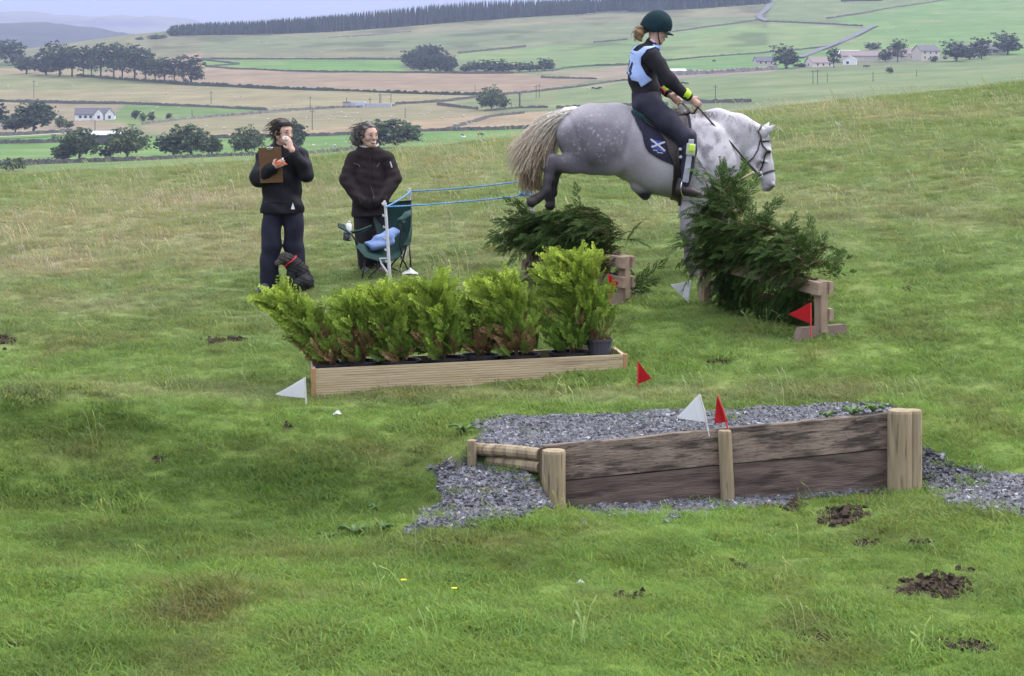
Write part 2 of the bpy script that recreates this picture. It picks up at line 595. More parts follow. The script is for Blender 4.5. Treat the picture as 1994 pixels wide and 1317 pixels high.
def ground(x, y):
    x = np.atleast_1d(np.asarray(x, float)); y = np.atleast_1d(np.asarray(y, float))
    x, y = np.broadcast_arrays(x, y)
    u = U0 + F * x / np.maximum(y, .5)
    z = near_T.z(u, y)
    amp = sstep(3, 7, y)
    z = z + amp * ((fbm(x * 1.1, y * 1.1, 3) - .5) * .10 + (fbm(x * 4.2, y * 4.2, 9, 3) - .5) * .06)
    z = z + sstep(16, 30, y) * (fbm(x * .35, y * .35, 21) - .5) * .25
    for bu, by, wx, wy, h in BUMPS:
        bx = (bu - U0) / F * by
        z = z + h * np.exp(-((x - bx) / wx) ** 2 - ((y - by) / wy) ** 2)
    # the step: low ground before the plank, gravel bed behind it
    f1, s, f2 = step_frame(x, y)
    zf = -2.80 + .075 * np.clip(s, -.3, 1.3) + (fbm(x * 6, y * 6, 31) - .5) * .04
    w = sstep(.9, .12, -f1) * np.where(s > .985, sstep(.8, -.05, f1), f1 < .03) * sstep(-.35, -.05, s) * sstep(1.30, 1.0, s)
    z = z * (1 - w) + np.minimum(z, zf) * w
    zl = -2.575 + .25 * np.minimum(f2, 0) + (fbm(x * 6, y * 6, 33) - .5) * .04     # gravel ramp under the logs
    wl = sstep(.035, -.05, s) * sstep(-.48, -.24, s) * (f2 < .06) * sstep(-1.1, -.6, f2)
    z = z * (1 - wl) + np.maximum(z, zl) * wl
    t = np.clip(f1 / 1.2, 0, 1)
    s1 = np.clip(s, -.2, 1.0)
    zp = (ZA * (1 - s1) + ZB * s1) * (1 - t) + (ZE * (1 - s1) + ZD * s1) * t + (fbm(x * 5, y * 5, 41) - .5) * .05
    inside = in_poly(x, y, STEP)
    dd = np.full(x.shape, 9.0)
    for a, b in zip(STEP, STEP[1:] + STEP[:1]): dd = np.minimum(dd, seg_d(x, y, a, b))
    wp = np.where(inside, 1.0, sstep(np.where(s > .98, 1.1, .45), 0, dd)) * np.where(s > .985, sstep(-.1, .8, f1), f1 > .03) * ((f2 > .04) | (s > .03))
    z = z * (1 - wp) + zp * wp
    return z


def gz(x, y): return float(ground(x, y)[0])


def at(u, v):
    """the point of the pasture seen at photo pixel (u, v)"""
    Ys = np.linspace(8.5, 60, 2600)
    x = (u - U0) / F * Ys
    z = ground(x, Ys)
    vv = V0 - F * z / Ys
    k = int(np.argmax(vv <= v))
    return np.array([x[k], Ys[k], z[k]])


GRAVEL = [[(858, 905), (925, 893), (1068, 925), (1070, 985), (1005, 1008), (930, 1022), (850, 1032), (790, 1038), (815, 1010), (860, 965)],
          [(1100, 985), (1250, 975), (1440, 945), (1740, 930), (1740, 962), (1600, 968), (1480, 985), (1300, 1003), (1120, 1003)],
          [(1785, 868), (1870, 900), (1994, 930), (2200, 960), (2200, 1060), (1994, 1012), (1900, 985), (1785, 957)]]
MUD = [(u_, v_, ru_ * 1.15, rv_ * 1.0) for u_, v_, ru_, rv_ in [(1640, 1005, 45, 18), (1822, 1143, 85, 20), (1530, 985, 25, 9), (1447, 1102, 13, 10), (1600, 1250, 55, 12), (1870, 1258, 70, 14),
       (1700, 1060, 30, 9), (1765, 563, 13, 7), (570, 830, 14, 9), (440, 662, 42, 8), (8, 668, 26, 10),
       (1395, 706, 30, 6), (1465, 1290, 35, 8), (30, 1256, 20, 10), (310, 893, 22, 8), (1970, 1210, 20, 8), (1800, 1060, 20, 8),
       (1230, 1160, 35, 8), (1880, 1105, 22, 8), (620, 655, 35, 8)]]
# patches of different sward, DEEP on the bank being partly painted shade: photo u, v, half widths, colour, strength
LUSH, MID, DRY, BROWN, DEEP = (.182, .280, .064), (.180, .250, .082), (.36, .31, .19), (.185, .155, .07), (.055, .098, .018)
PATCH = [(60, 515, 220, 28, DRY, .75), (130, 425, 280, 32, DRY, .45), (380, 385, 260, 22, DRY, .55), (310, 465, 170, 24, DRY, .5), (620, 420, 200, 60, DRY, .3),
         (60, 470, 160, 20, DRY, .5), (180, 590, 160, 22, DRY, .4), (450, 500, 120, 40, DRY, .35), (900, 330, 160, 50, DRY, .35), (330, 760, 400, 18, DRY, .35),
         (150, 880, 120, 34, BROWN, .55), (350, 1190, 110, 30, BROWN, .6), (950, 1052, 150, 22, BROWN, .6), (560, 880, 160, 22, BROWN, .3), (450, 1160, 70, 18, BROWN, .5),
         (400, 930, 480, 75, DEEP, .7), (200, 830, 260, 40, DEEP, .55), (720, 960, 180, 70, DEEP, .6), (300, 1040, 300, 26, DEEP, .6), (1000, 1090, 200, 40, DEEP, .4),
         (800, 870, 160, 40, BROWN, .35), (1750, 290, 260, 40, DRY, .15), (1600, 215, 300, 22, DRY, .3), (1500, 760, 500, 20, DRY, .3), (1000, 770, 400, 16, DRY, .35),
         (1700, 1030, 200, 40, BROWN, .3), (1800, 1140, 160, 30, BROWN, .35), (1620, 560, 300, 60, LUSH, .5), (1250, 640, 140, 60, LUSH, .7), (500, 630, 300, 25, BROWN, .25), (100, 660, 120, 20, BROWN, .3)]


def gravel_mask(x, y, z):
    u = U0 + F * x / y; v = V0 - F * z / y
    uj = u + (fbm(x * 7, y * 7, 51) - .5) * 70; vj = v + (fbm(x * 7, y * 7, 52) - .5) * 46
    m = np.zeros(x.shape, bool)
    for poly in GRAVEL: m |= in_poly(uj, vj, poly)
    f1, s, f2 = step_frame(x, y)
    m &= ~((f1 > .04) & (s > -.05) & (s < 1.02) & (y < 14.6))
    xj = x + (fbm(x * 5, y * 5, 53) - .5) * .3; yj = y + (fbm(x * 5, y * 5, 54) - .5) * .3
    pl = in_poly(xj, yj, STEP) & (f1 > .03) & ((f2 > .04) | (s > .03))
    return m & (y < 15), pl


def mud_mask(x, y, z):
    u = U0 + F * x / y; v = V0 - F * z / y
    u = u + (fbm(x * 5, y * 5, 61) - .5) * 60; v = v + (fbm(x * 5, y * 5, 62) - .5) * 24
    m = np.zeros(x.shape)
    for a, b, ru, rv in MUD: m = np.maximum(m, np.exp(-((u - a) / ru) ** 2 - ((v - b) / rv) ** 2))
    return m


def tone(x, y, z):
    u = U0 + F * x / y; v = V0 - F * z / y
    k = sstep(13.5, 20, y)[..., None]
    c = np.array(LUSH) * (1 - k) + np.array(MID) * k
    # long streaks of dry bents on the open slope
    st = fbm(x * .45 + 3, y * .22, 71); st2 = fbm(x * 1.5, y * .8, 72)
    a = (sstep(.45, .68, st * .6 + st2 * .4) * sstep(15, 23, y) * .30)[..., None]
    c = c * (1 - a) + np.array(DRY) * a
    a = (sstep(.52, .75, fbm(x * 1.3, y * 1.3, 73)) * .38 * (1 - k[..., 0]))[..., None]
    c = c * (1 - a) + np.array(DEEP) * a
    a = (sstep(.55, .8, fbm(x * 2.1, y * 1.7, 74)) * .38)[..., None]
    c = c * (1 - a) + np.array(BROWN) * a
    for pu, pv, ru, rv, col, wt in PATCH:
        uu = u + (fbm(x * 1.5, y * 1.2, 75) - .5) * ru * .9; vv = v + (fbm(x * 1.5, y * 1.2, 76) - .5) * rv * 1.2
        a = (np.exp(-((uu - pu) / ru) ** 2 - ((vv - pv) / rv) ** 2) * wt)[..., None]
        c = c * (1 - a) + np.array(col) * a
    c = c * (.82 + .36 * fbm(x * 3.3, y * 3.3, 77))[..., None]
    return c


def grid_faces(nr, nc):
    i = np.arange(nr - 1)[:, None] * nc; j = np.arange(nc - 1)[None]
    return np.stack([i + j, i + j + 1, i + nc + j + 1, i + nc + j], -1).reshape(-1, 4)


us = np.concatenate([np.arange(-2600, -300, 70), np.arange(-300, 2300, 9), np.arange(2300, 4700, 70)])
Ys = np.concatenate([np.arange(2.5, 8, .25), np.arange(8, 20, .05), 20 * 1.0085 ** np.arange(0, 130), np.geomspace(61, 112, 22)])
UU, YY = np.meshgrid(us, Ys)
XX = (UU - U0) / F * YY
ZZ = ground(XX, YY)
g1, g2 = gravel_mask(XX, YY, ZZ)
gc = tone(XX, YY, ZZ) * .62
mm = sstep(.35, .75, mud_mask(XX, YY, ZZ))[..., None]
gc = gc * (1 - mm) + np.array((.042, .030, .022)) * mm
gm = (g1 | g2)[..., None]
gc = np.where(gm, np.array((.075, .075, .085)), gc)
ground_mat = mat('pasture_soil', (.8, .8, .8), (1.15, 1.12, 1.05), rough=.95, scale=9, attr=True, bump=.6, bscale=45, spec=.1, bdist=.03)
pasture = obj('pasture', np.stack([XX, YY, ZZ], -1).reshape(-1, 3), grid_faces(*XX.shape), ground_mat, col=gc.reshape(-1, 3), smooth=True)
tag(pasture, kind='structure')

# ------------------------------------------------------------------ scattering (grass, stones, clods): one object each
def scatter(name, pts, rot, scl, tonec, pick, variants, label=None):
    """points carrying copies of small meshes"""
    me = bpy.data.meshes.new(name)
    me.vertices.add(len(pts)); me.vertices.foreach_set('co', np.asarray(pts, np.float32).ravel())
    a = me.attributes.new('rotv', 'FLOAT_VECTOR', 'POINT'); a.data.foreach_set('vector', np.asarray(rot, np.float32).ravel())
    a = me.attributes.new('sclv', 'FLOAT_VECTOR', 'POINT'); a.data.foreach_set('vector', np.asarray(scl, np.float32).ravel())
    a = me.attributes.new('pick', 'INT', 'POINT'); a.data.foreach_set('value', np.asarray(pick, np.int32))
    a = me.attributes.new('tone', 'FLOAT_COLOR', 'POINT')
    c4 = np.ones((len(pts), 4), np.float32); c4[:, :3] = tonec
    a.data.foreach_set('color', c4.ravel())
    o = link(name, me); tag(o, label, kind='stuff')
    cl = bpy.data.collections.new(name + '_kinds')
    for i, vm in enumerate(variants):
        cl.objects.link(bpy.data.objects.new('%s_%02d' % (name, i), vm))
    ng = bpy.data.node_groups.new(name, 'GeometryNodeTree')
    ng.interface.new_socket('Geometry', in_out='INPUT', socket_type='NodeSocketGeometry')
    ng.interface.new_socket('Geometry', in_out='OUTPUT', socket_type='NodeSocketGeometry')
    N, L = ng.nodes, ng.links
    gi = N.new('NodeGroupInput'); go = N.new('NodeGroupOutput')
    m2p = N.new('GeometryNodeMeshToPoints')
    ip = N.new('GeometryNodeInstanceOnPoints')
    ci = N.new('GeometryNodeCollectionInfo'); ci.inputs['Collection'].default_value = cl
    ci.inputs['Separate Children'].default_value = True; ci.inputs['Reset Children'].default_value = True
    def attr(nm, ty):
        n = N.new('GeometryNodeInputNamedAttribute'); n.data_type = ty; n.inputs['Name'].default_value = nm; return n.outputs['Attribute']
    L.new(gi.outputs[0], m2p.inputs[0]); L.new(m2p.outputs[0], ip.inputs['Points'])
    L.new(ci.outputs[0], ip.inputs['Instance'])
    ip.inputs['Pick Instance'].default_value = True
    L.new(attr('pick', 'INT'), ip.inputs['Instance Index'])
    e2r = N.new('FunctionNodeEulerToRotation'); L.new(attr('rotv', 'FLOAT_VECTOR'), e2r.inputs[0])
    L.new(e2r.outputs[0], ip.inputs['Rotation'])
    L.new(attr('sclv', 'FLOAT_VECTOR'), ip.inputs['Scale'])
    L.new(ip.outputs[0], go.inputs[0])
    md = o.modifiers.new('scatter', 'NODES'); md.node_group = ng
    return o


def tone_mat(name, rough, spec, trans=0.0, var=.25, bump=0):
    m, nt, b = new_mat(name)
    N, L = nt.nodes, nt.links
    at_ = N.new('ShaderNodeAttribute'); at_.attribute_type = 'INSTANCER'; at_.attribute_name = 'tone'
    vc = N.new('ShaderNodeVertexColor'); vc.layer_name = 'Col'
    mu = N.new('ShaderNodeMix'); mu.data_type = 'RGBA'; mu.blend_type = 'MULTIPLY'; mu.inputs[0].default_value = 1
    L.new(at_.outputs['Color'], mu.inputs[6]); L.new(vc.outputs[0], mu.inputs[7])
    L.new(mu.outputs[2], b.inputs['Base Color'])
    b.inputs['Roughness'].default_value = rough; b.inputs['Specular IOR Level'].default_value = spec
    if trans:
        tr = N.new('ShaderNodeBsdfTranslucent'); L.new(mu.outputs[2], tr.inputs['Color'])
        ms = N.new('ShaderNodeMixShader'); ms.inputs[0].default_value = trans
        L.new(b.outputs[0], ms.inputs[1]); L.new(tr.outputs[0], ms.inputs[2])
        L.new(ms.outputs[0], N['Material Output'].inputs['Surface'])
    return m


grass_mat = tone_mat('grass_blade', .6, .15, .5)


def tuft(n, rad, h0, h1, w, lean, seed, tip=(1.12, 1.08, .95), stalk=0):
    r = np.random.default_rng(seed); mb = MB()
    for i in range(n):
        a = r.uniform(0, 2 * np.pi); d = rad * math.sqrt(r.uniform()); bx, by = d * math.cos(a), d * math.sin(a)
        h = r.uniform(h0, h1); ph = r.uniform(0, 2 * np.pi); ln = h * r.uniform(.15, lean)
        ex, ey = math.cos(ph) * ln - .012, math.sin(ph) * ln
        q = r.uniform(0, np.pi); wx, wy = math.cos(q) * w / 2, math.sin(q) * w / 2
        k = r.uniform(.8, 1.2); hue = r.uniform(-.1, .12)
        cb = np.array((k * (1 + hue), k, k * (1 - hue)))
        V = [(bx - wx, by - wy, -.01), (bx + wx, by + wy, -.01),
             (bx + ex * .45 + wx * .8, by + ey * .45 + wy * .8, h * .62), (bx + ex * .45 - wx * .8, by + ey * .45 - wy * .8, h * .62),
             (bx + ex, by + ey, h)]
        mb.add(V, [[0, 1, 2, 3]], [[3, 2, 4]], np.array([cb * .95, cb * .95, cb, cb, cb * np.array(tip)]))
    for i in range(stalk):
        a = r.uniform(0, 2 * np.pi); bx, by = rad * r.uniform(-1, 1), rad * r.uniform(-1, 1)
        h = r.uniform(.10, .24); ex, ey = r.uniform(-.1, .04) * h * 3, r.uniform(-.08, .08)
        q = r.uniform(0, np.pi); wx, wy = math.cos(q) * .0016, math.sin(q) * .0016
        c1 = np.array((1.5, 1.3, 1.7)); c2 = np.array((1.7, 1.4, 1.9))
        mb.add([(bx - wx, by - wy, 0), (bx + wx, by + wy, 0), (bx + ex * .6 + wx, by + ey * .6 + wy, h * .75), (bx + ex * .6 - wx, by + ey * .6 - wy, h * .75),
                (bx + ex + wx * 2.6, by + ey + wy * 2.6, h * .92), (bx + ex - wx * 2.6, by + ey - wy * 2.6, h * .92), (bx + ex * 1.1, by + ey * 1.1, h)],
               [[0, 1, 2, 3], [3, 2, 4, 5]], [[5, 4, 6]], np.array([c1, c1, c1, c1, c2, c2, c2]))
    return mb.mesh('grass_tuft', grass_mat, colours=True)


tufts = ([tuft(40, .09, .014, .040, .0045, 1.3, 100 + i) for i in range(4)] +          # grazed
         [tuft(40, .085, .026, .068, .0045, 1.1, 110 + i) for i in range(3)] +         # lush
         [tuft(18, .08, .04, .095, .004, .8, 120 + i, stalk=4) for i in range(2)] +     # bents with seed heads
         [tuft(10, .06, .04, .08, .0045, .6, 130, stalk=9)])


def grass_points(n, y0, y1, pw):
    t = R.uniform(size=n)
    Y = (y0 ** pw + t * (y1 ** pw - y0 ** pw)) ** (1 / pw)
    U = R.uniform(-800, 2900, n)
    X = (U - U0) / F * Y
    return X, Y


X1, Y1 = grass_points(140000, 7.5, 62, .6)
Z1 = ground(X1, Y1)
ga, gb = gravel_mask(X1, Y1, Z1)
mudm = mud_mask(X1, Y1, Z1)
keep = (~(ga | gb) | (R.uniform(size=len(X1)) < np.where(ga, .07, .012))) & (R.uniform(size=len(X1)) > sstep(.18, .5, mudm) * .97)
f1, s_, f2 = step_frame(X1, Y1)
keep &= ~((np.abs(f1) < .05) & (s_ > -.02) & (s_ < 1.02))
# a few green shoots along the foot of the plank and in the gravel edges
X1, Y1, Z1 = X1[keep], Y1[keep], Z1[keep]
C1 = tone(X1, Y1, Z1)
n1 = len(X1)
dryness = np.clip((C1[:, 0] / C1[:, 1] - .72) / .4, 0, 1)
lushn = fbm(X1 * 1.6, Y1 * 1.6, 81)
rr = R.uniform(size=n1)
pick = np.where(rr < .55 - .35 * (lushn > .55), R.integers(0, 4, n1), R.integers(4, 7, n1))
far = sstep(17, 24, Y1)
tall = R.uniform(size=n1) < (.007 + .05 * dryness + .02 * far) * sstep(8.5, 12.5, Y1)
pick = np.where(tall, R.integers(7, 9, n1), pick)
pick = np.where((R.uniform(size=n1) < .001 + .008 * dryness * far), 9, pick)
sc = R.uniform(.75, 1.25, n1) * (1 + .45 * sstep(20, 45, Y1)) * (.75 + .75 * sstep(.3, .8, fbm(X1 * 3.2, Y1 * 3.2, 82)))
flat = R.uniform(.45, .8, n1) * (.75 + .25 * (pick >= 7))
C1 = C1 * R.uniform(.8, 1.22, n1)[:, None] * np.stack([R.uniform(.9, 1.12, n1), np.ones(n1), R.uniform(.8, 1.2, n1)], 1)
scatter('grass', np.stack([X1, Y1, Z1], 1), np.stack([R.uniform(-.15, .15, n1), R.uniform(-.15, .15, n1), R.uniform(-.9, .9, n1)], 1),
        np.stack([sc * 1.15, sc * 1.15, sc * flat], 1), C1, pick, tufts)

# ------------------------------------------------------------------ gravel and soil
stone_mat = tone_mat('slate_chip', .6, .4)
clod_mat = tone_mat('soil_clod', .95, .1)


def chip(seed, flatn, m):
    r = np.random.default_rng(seed)
    V = np.array([(x, y, z) for x in (-1, 1) for y in (-1, 1) for z in (-1, 1)], float)
    V = V * np.array([1, r.uniform(.55, .9), flatn]) + r.uniform(-.35, .35, (8, 3)) * np.array([1, 1, flatn])
    Q = [[0, 1, 3, 2], [4, 6, 7, 5], [0, 4, 5, 1], [2, 3, 7, 6], [0, 2, 6, 4], [1, 5, 7, 3]]
    return MB().add(V * .5, Q, None, np.ones((8, 3))).mesh('chip', m, colours=True)


def sample_where(n, u0, u1, y0, y1, cond):
    X = np.empty(0); Y = np.empty(0)
    U = R.uniform(u0, u1, n); Y = np.sqrt(R.uniform(y0 ** 2, y1 ** 2, n)); X = (U - U0) / F * Y
    Z = ground(X, Y); m = cond(X, Y, Z)
    return X[m], Y[m], Z[m]


gx, gy, gzv = sample_where(115000, 700, 2250, 12.0, 15.2, lambda x, y, z: np.logical_or(*gravel_mask(x, y, z)))
n2 = len(gx)
ss = R.uniform(.011, .034, n2) * R.uniform(.7, 1.25, n2)
tn = np.array((.080, .082, .094)) * R.uniform(.45, 1.5, n2)[:, None]
pale = R.uniform(size=n2) < .07
tn[pale] = np.array((.24, .24, .26)) * R.uniform(.7, 1.2, pale.sum())[:, None]
brn = R.uniform(size=n2) < .05
tn[brn] = np.array((.10, .085, .07))
scatter('gravel', np.stack([gx, gy, gzv + ss * .12], 1), np.stack([R.uniform(-.7, .7, n2), R.uniform(-.7, .7, n2), R.uniform(0, 6.28, n2)], 1),
        np.stack([ss] * 3, 1), tn, R.integers(0, 6, n2), [chip(200 + i, R.uniform(.3, .6), stone_mat) for i in range(6)])

mx_, my_, mz_ = sample_where(90000, -50, 2050, 8.6, 22, lambda x, y, z: (mud_mask(x, y, z) > .38) & ~np.logical_or(*gravel_mask(x, y, z)))
n3 = len(mx_)
ss = R.uniform(.008, .028, n3)
heap = np.exp(-((U0 + F * mx_ / my_ - 1835) / 30) ** 2 - ((V0 - F * mz_ / my_ - 1140) / 14) ** 2) + .6 * np.exp(-((U0 + F * mx_ / my_ - 1645) / 26) ** 2 - ((V0 - F * mz_ / my_ - 1003) / 12) ** 2)
scatter('soil_clods', np.stack([mx_, my_, mz_ + ss * .2 + heap * R.uniform(0, .035, n3)], 1), R.uniform(-1.5, 1.5, (n3, 3)),
        np.stack([ss * (1 + heap * .6)] * 3, 1), np.array((.042, .031, .023)) * R.uniform(.5, 1.6, n3)[:, None], R.integers(0, 4, n3),
        [chip(220 + i, .8, clod_mat) for i in range(4)])

# ------------------------------------------------------------------ valley, hills
def valley_z(u, Y): return far_T.z(np.asarray(u, float), np.asarray(Y, float))


_vY = np.geomspace(380, 2290, 900)


def far_at(u, v):
    """point of the valley seen at photo pixel (u, v)"""
    z = valley_z(np.full(900, u), _vY); vv = V0 - F * z / _vY
    k = int(np.argmax(vv <= v)) if (vv <= v).any() else 899
    return np.array([(u - U0) / F * _vY[k], _vY[k], z[k]])


FG, FT, FM, FB, FP = (.13, .20, .07), (.26, .19, .12), (.15, .185, .085), (.115, .235, .05), (.21, .215, .11)
FIELDS = [  # photo polygons, painted in order: the crops and swards of the fields
    ([(-700, 40), (2700, -300), (2700, 420), (-700, 420)], FM),
    ([(-700, 60), (1000, 60), (1000, 117), (-700, 117)], (.17, .175, .09)),
    ([(395, 78), (1200, 55), (1480, 40), (1480, 80), (1160, 84), (900, 100), (700, 95), (395, 100)], (.15, .185, .085)),
    ([(640, 65), (1000, 38), (1480, 14), (1480, 30), (1000, 52), (640, 76)], (.19, .185, .10)),
    ([(890, 104), (1160, 85), (1480, 40), (1700, 60), (1600, 97), (1300, 120), (1080, 135), (890, 118)], (.155, .235, .075)),
    ([(1480, 45), (1700, 58), (1600, 97), (1300, 121), (1230, 100)], (.165, .245, .075)),
    ([(1500, -60), (2700, -400), (2700, 20), (1855, 0), (1610, 40), (1490, 40)], (.155, .21, .08)),
    ([(1610, 40), (1855, 0), (2700, -150), (2700, 170), (1950, 110), (1620, 100), (1700, 55)], (.14, .25, .065)),
    ([(395, 117), (785, 117), (785, 142), (640, 142), (400, 131)], FB),
    ([(1090, 134), (1300, 120), (1610, 94), (1650, 120), (1500, 137), (1290, 146), (1100, 142)], (.12, .235, .06)),
    ([(-700, 120), (170, 135), (170, 150), (-700, 142)], (.27, .225, .12)),
    ([(150, 150), (390, 100), (400, 131), (640, 142), (1000, 143), (1160, 156), (1000, 184), (830, 185), (560, 173), (370, 165)], FT),
    ([(1054, 141), (1225, 128), (1300, 147), (1500, 138), (1500, 142), (1230, 158), (1160, 156)], (.25, .205, .13)),
    ([(-700, 145), (150, 146), (420, 168), (700, 180), (940, 188), (780, 203), (520, 214), (380, 209), (230, 203), (0, 198), (-700, 196)], (.25, .22, .11)),
    ([(-700, 145), (150, 147), (330, 163), (200, 176), (-700, 170)], (.19, .21, .085)),
    ([(-700, 197), (0, 199), (230, 204), (330, 210), (240, 240), (-700, 250)], (.25, .21, .12)),
    ([(245, 204), (386, 210), (520, 215), (420, 228), (275, 243), (200, 246), (215, 225)], (.125, .215, .055)),
    ([(277, 243), (456, 226), (632, 212), (782, 204), (860, 199), (1000, 185), (1230, 158), (1230, 206), (953, 217), (960, 245), (640, 264), (414, 271), (270, 258)], (.24, .215, .11)),
    ([(414, 262), (640, 250), (800, 236), (960, 222), (1100, 217), (1240, 208), (1240, 250), (1024, 251), (822, 258), (640, 265), (520, 268)], (.30, .225, .125)),
    ([(1000, 186), (1230, 159), (1370, 150), (1700, 135), (2700, 40), (2700, 260), (1460, 199), (1230, 206), (960, 216)], (.15, .215, .08)),
    ([(860, 205), (1000, 186), (1084, 178), (1084, 211), (953, 217)], (.17, .21, .085)),
    ([(-700, 268), (120, 262), (414, 270), (640, 265), (822, 257), (1024, 250), (1300, 246), (1300, 420), (-700, 420)], FB),
    ([(-700, 320), (130, 318), (456, 305), (640, 302), (1200, 285), (1200, 420), (-700, 420)], (.15, .23, .06)),
    ([(-700, 250), (240, 240), (270, 258), (150, 262), (-700, 268)], (.25, .2, .13)),
    ([(1294, 144), (1505, 131), (1505, 140), (1230, 160), (1230, 150)], (.27, .22, .17))]
fu = np.concatenate([np.arange(-2600, -600, 100), np.arange(-600, 2600, 11.0), np.arange(2600, 4700, 100)])
fY = np.concatenate([np.geomspace(84, 380, 22)[:-1], np.geomspace(380, 2350, 480), np.geomspace(2380, 3600, 14)])
FU, FY = np.meshgrid(fu, fY)
FX = (FU - U0) / F * FY
FZ = valley_z(FU, FY) + sstep(300, 700, FY) * (fbm(FX / 90, FY / 90, 91) - .5) * 2.0
fv = V0 - F * FZ / FY
fcol = np.zeros(FX.shape + (3,))
ju = FU + (fbm(FX / 30, FY / 30, 92) - .5) * 10; jv = fv + (fbm(FX / 30, FY / 30, 93) - .5) * 2
for poly, c in FIELDS:
    m = in_poly(ju, jv, poly); fcol[m] = c
fcol = fcol * .62 + fcol.mean(-1, keepdims=True) * .10
fcol *= (.80 + .40 * fbm(FX / 60, FY / 25, 94))[..., None]
a = sstep(.5, .75, fbm(FX / 45, FY / 30, 95))[..., None] * .3
fcol = fcol * (1 - a) + np.array((.22, .20, .11)) * a
rush = sstep(.58, .7, fbm(FX / 40, FY / 60, 96)) * ((jv < 100) & (FU > 300) & (FU < 1500))
fcol = fcol * (1 - .35 * rush[..., None])
field_mat = mat('field_sward', (.85, .85, .85), (1.12, 1.1, 1.08), rough=.95, scale=.06, detail=8, attr=True, spec=.05)
tag(obj('valley', np.stack([FX, FY, FZ], -1).reshape(-1, 3), grid_faces(*FX.shape), field_mat, col=fcol.reshape(-1, 3), smooth=True), kind='structure')


def hill(name, prof, Y, depth, colr, seed):
    uu = np.arange(-1800, 3400, 10.0); rows = 24
    pu, pv = np.array(prof).T
    top = (V0 - np.interp(uu, pu, pv)) / F * Y
    top = top + (fbm(uu / 40, uu * 0, seed) - .5) * Y * .0022
    V = []
    for r in range(rows):
        t = r / (rows - 1); y = Y - depth * (1 - t)
        z = top * (math.sin(t * math.pi / 2) ** 1.2) + (1 - t) * -20
        x = (uu - U0) / F * Y
        z = z + (fbm(x / 500, np.full_like(x, y) / 300, seed + 3) - .5) * 90 * t * (1 - t) * 4 * .6
        V.append(np.stack([x, np.full_like(x, y), z], 1))
    V.append(np.stack([(uu - U0) / F * Y, np.full_like(uu, Y + depth), np.full_like(uu, -40.0)], 1))
    V = np.concatenate(V)
    pat = fbm(V[:, 0] / 420, V[:, 1] / 260, seed + 5)
    c = np.array(colr[0]) * (1 - sstep(.4, .6, pat))[:, None] + np.array(colr[1]) * sstep(.4, .6, pat)[:, None]
    tag(obj(name, V, grid_faces(rows + 1, len(uu)), field_mat, col=c, smooth=True), kind='structure')


hill('far_hills', [(-1800, 40), (-400, 36), (0, 26), (40, 22), (85, 22), (130, 31), (180, 34), (240, 32), (300, 30), (340, 33), (380, 41), (440, 60), (700, 90), (3400, 100)],
     9200, 2200, [(.07, .05, .07), (.13, .115, .09)], 301)
hill('moor_hills', [(-1800, 60), (-300, 70), (0, 55), (50, 46), (90, 42), (170, 50), (260, 66), (330, 78), (600, 100), (3400, 120)],
     5200, 1500, [(.02, .026, .024), (.04, .04, .03)], 311)

# ------------------------------------------------------------------ air: pale haze round the whole place
hz = MB().box((-6900, -30, -42), (7900, 11500, 480)).build('haze')
tag(hz, kind='stuff')
hm, hnt, hb = new_mat('haze')
hnt.nodes.remove(hb)
hv = hnt.nodes.new('ShaderNodeVolumePrincipled')
hv.inputs['Color'].default_value = (.56, .64, .88, 1)
hv.inputs['Density'].default_value = HAZE
hnt.links.new(hv.outputs[0], hnt.nodes['Material Output'].inputs['Volume'])
hz.data.materials.append(hm)

# ------------------------------------------------------------------ trees of the valley
leaf_mat = mat('leaves', (.75, .75, .75), (1.2, 1.2, 1.1), rough=.7, scale=1.2, attr=True, spec=.2, trans=.25)
bark_mat = mat('bark', (.05, .042, .035), (.09, .075, .06), rough=.9, scale=4, bump=.4)


def leaf_cloud(lobes, n, size, colr, seed, gap=.30, drop=.0):
    """leaf-sized faces in clumps through the crown; lobes = (centre, radii)"""
    r = np.random.default_rng(seed)
    vol = np.array([l[1][0] * l[1][1] * l[1][2] for l in lobes]); w = vol ** .8 / (vol ** .8).sum()
    cl = []
    for i in range(max(14, n // 12)):
        k = r.choice(len(lobes), p=w); c, rd = lobes[k]
        d = unit(r.normal(size=3)); q = r.uniform(.35, 1.0) ** .5
        cl.append(np.array(c) + d * np.array(rd) * q)
    cl = np.array(cl)
    mean = np.mean([l[1][0] for l in lobes])
    ci = r.integers(0, len(cl), n)
    p = cl[ci] + r.normal(size=(n, 3)) * mean * gap * np.array([.55, .55, .42])
    a = r.normal(size=(n, 3)); a /= np.linalg.norm(a, axis=1)[:, None]
    b = np.cross(a, r.normal(size=(n, 3))); b /= np.linalg.norm(b, axis=1)[:, None]
    s = size * r.uniform(.6, 1.35, n)[:, None]
    V = np.stack([p - a * s * .55 - b * s * .2, p + b * s * .5 - a * s * .1, p + a * s * .6, p - b * s * .45 + a * s * .1], 1).reshape(-1, 3)
    Q = np.arange(4 * n).reshape(n, 4)
    cc = np.array(colr)[None] * r.uniform(.75, 1.3, (len(cl), 1))[ci] * r.uniform(.8, 1.25, (n, 1))
    return V, Q, np.repeat(cc, 4, axis=0)


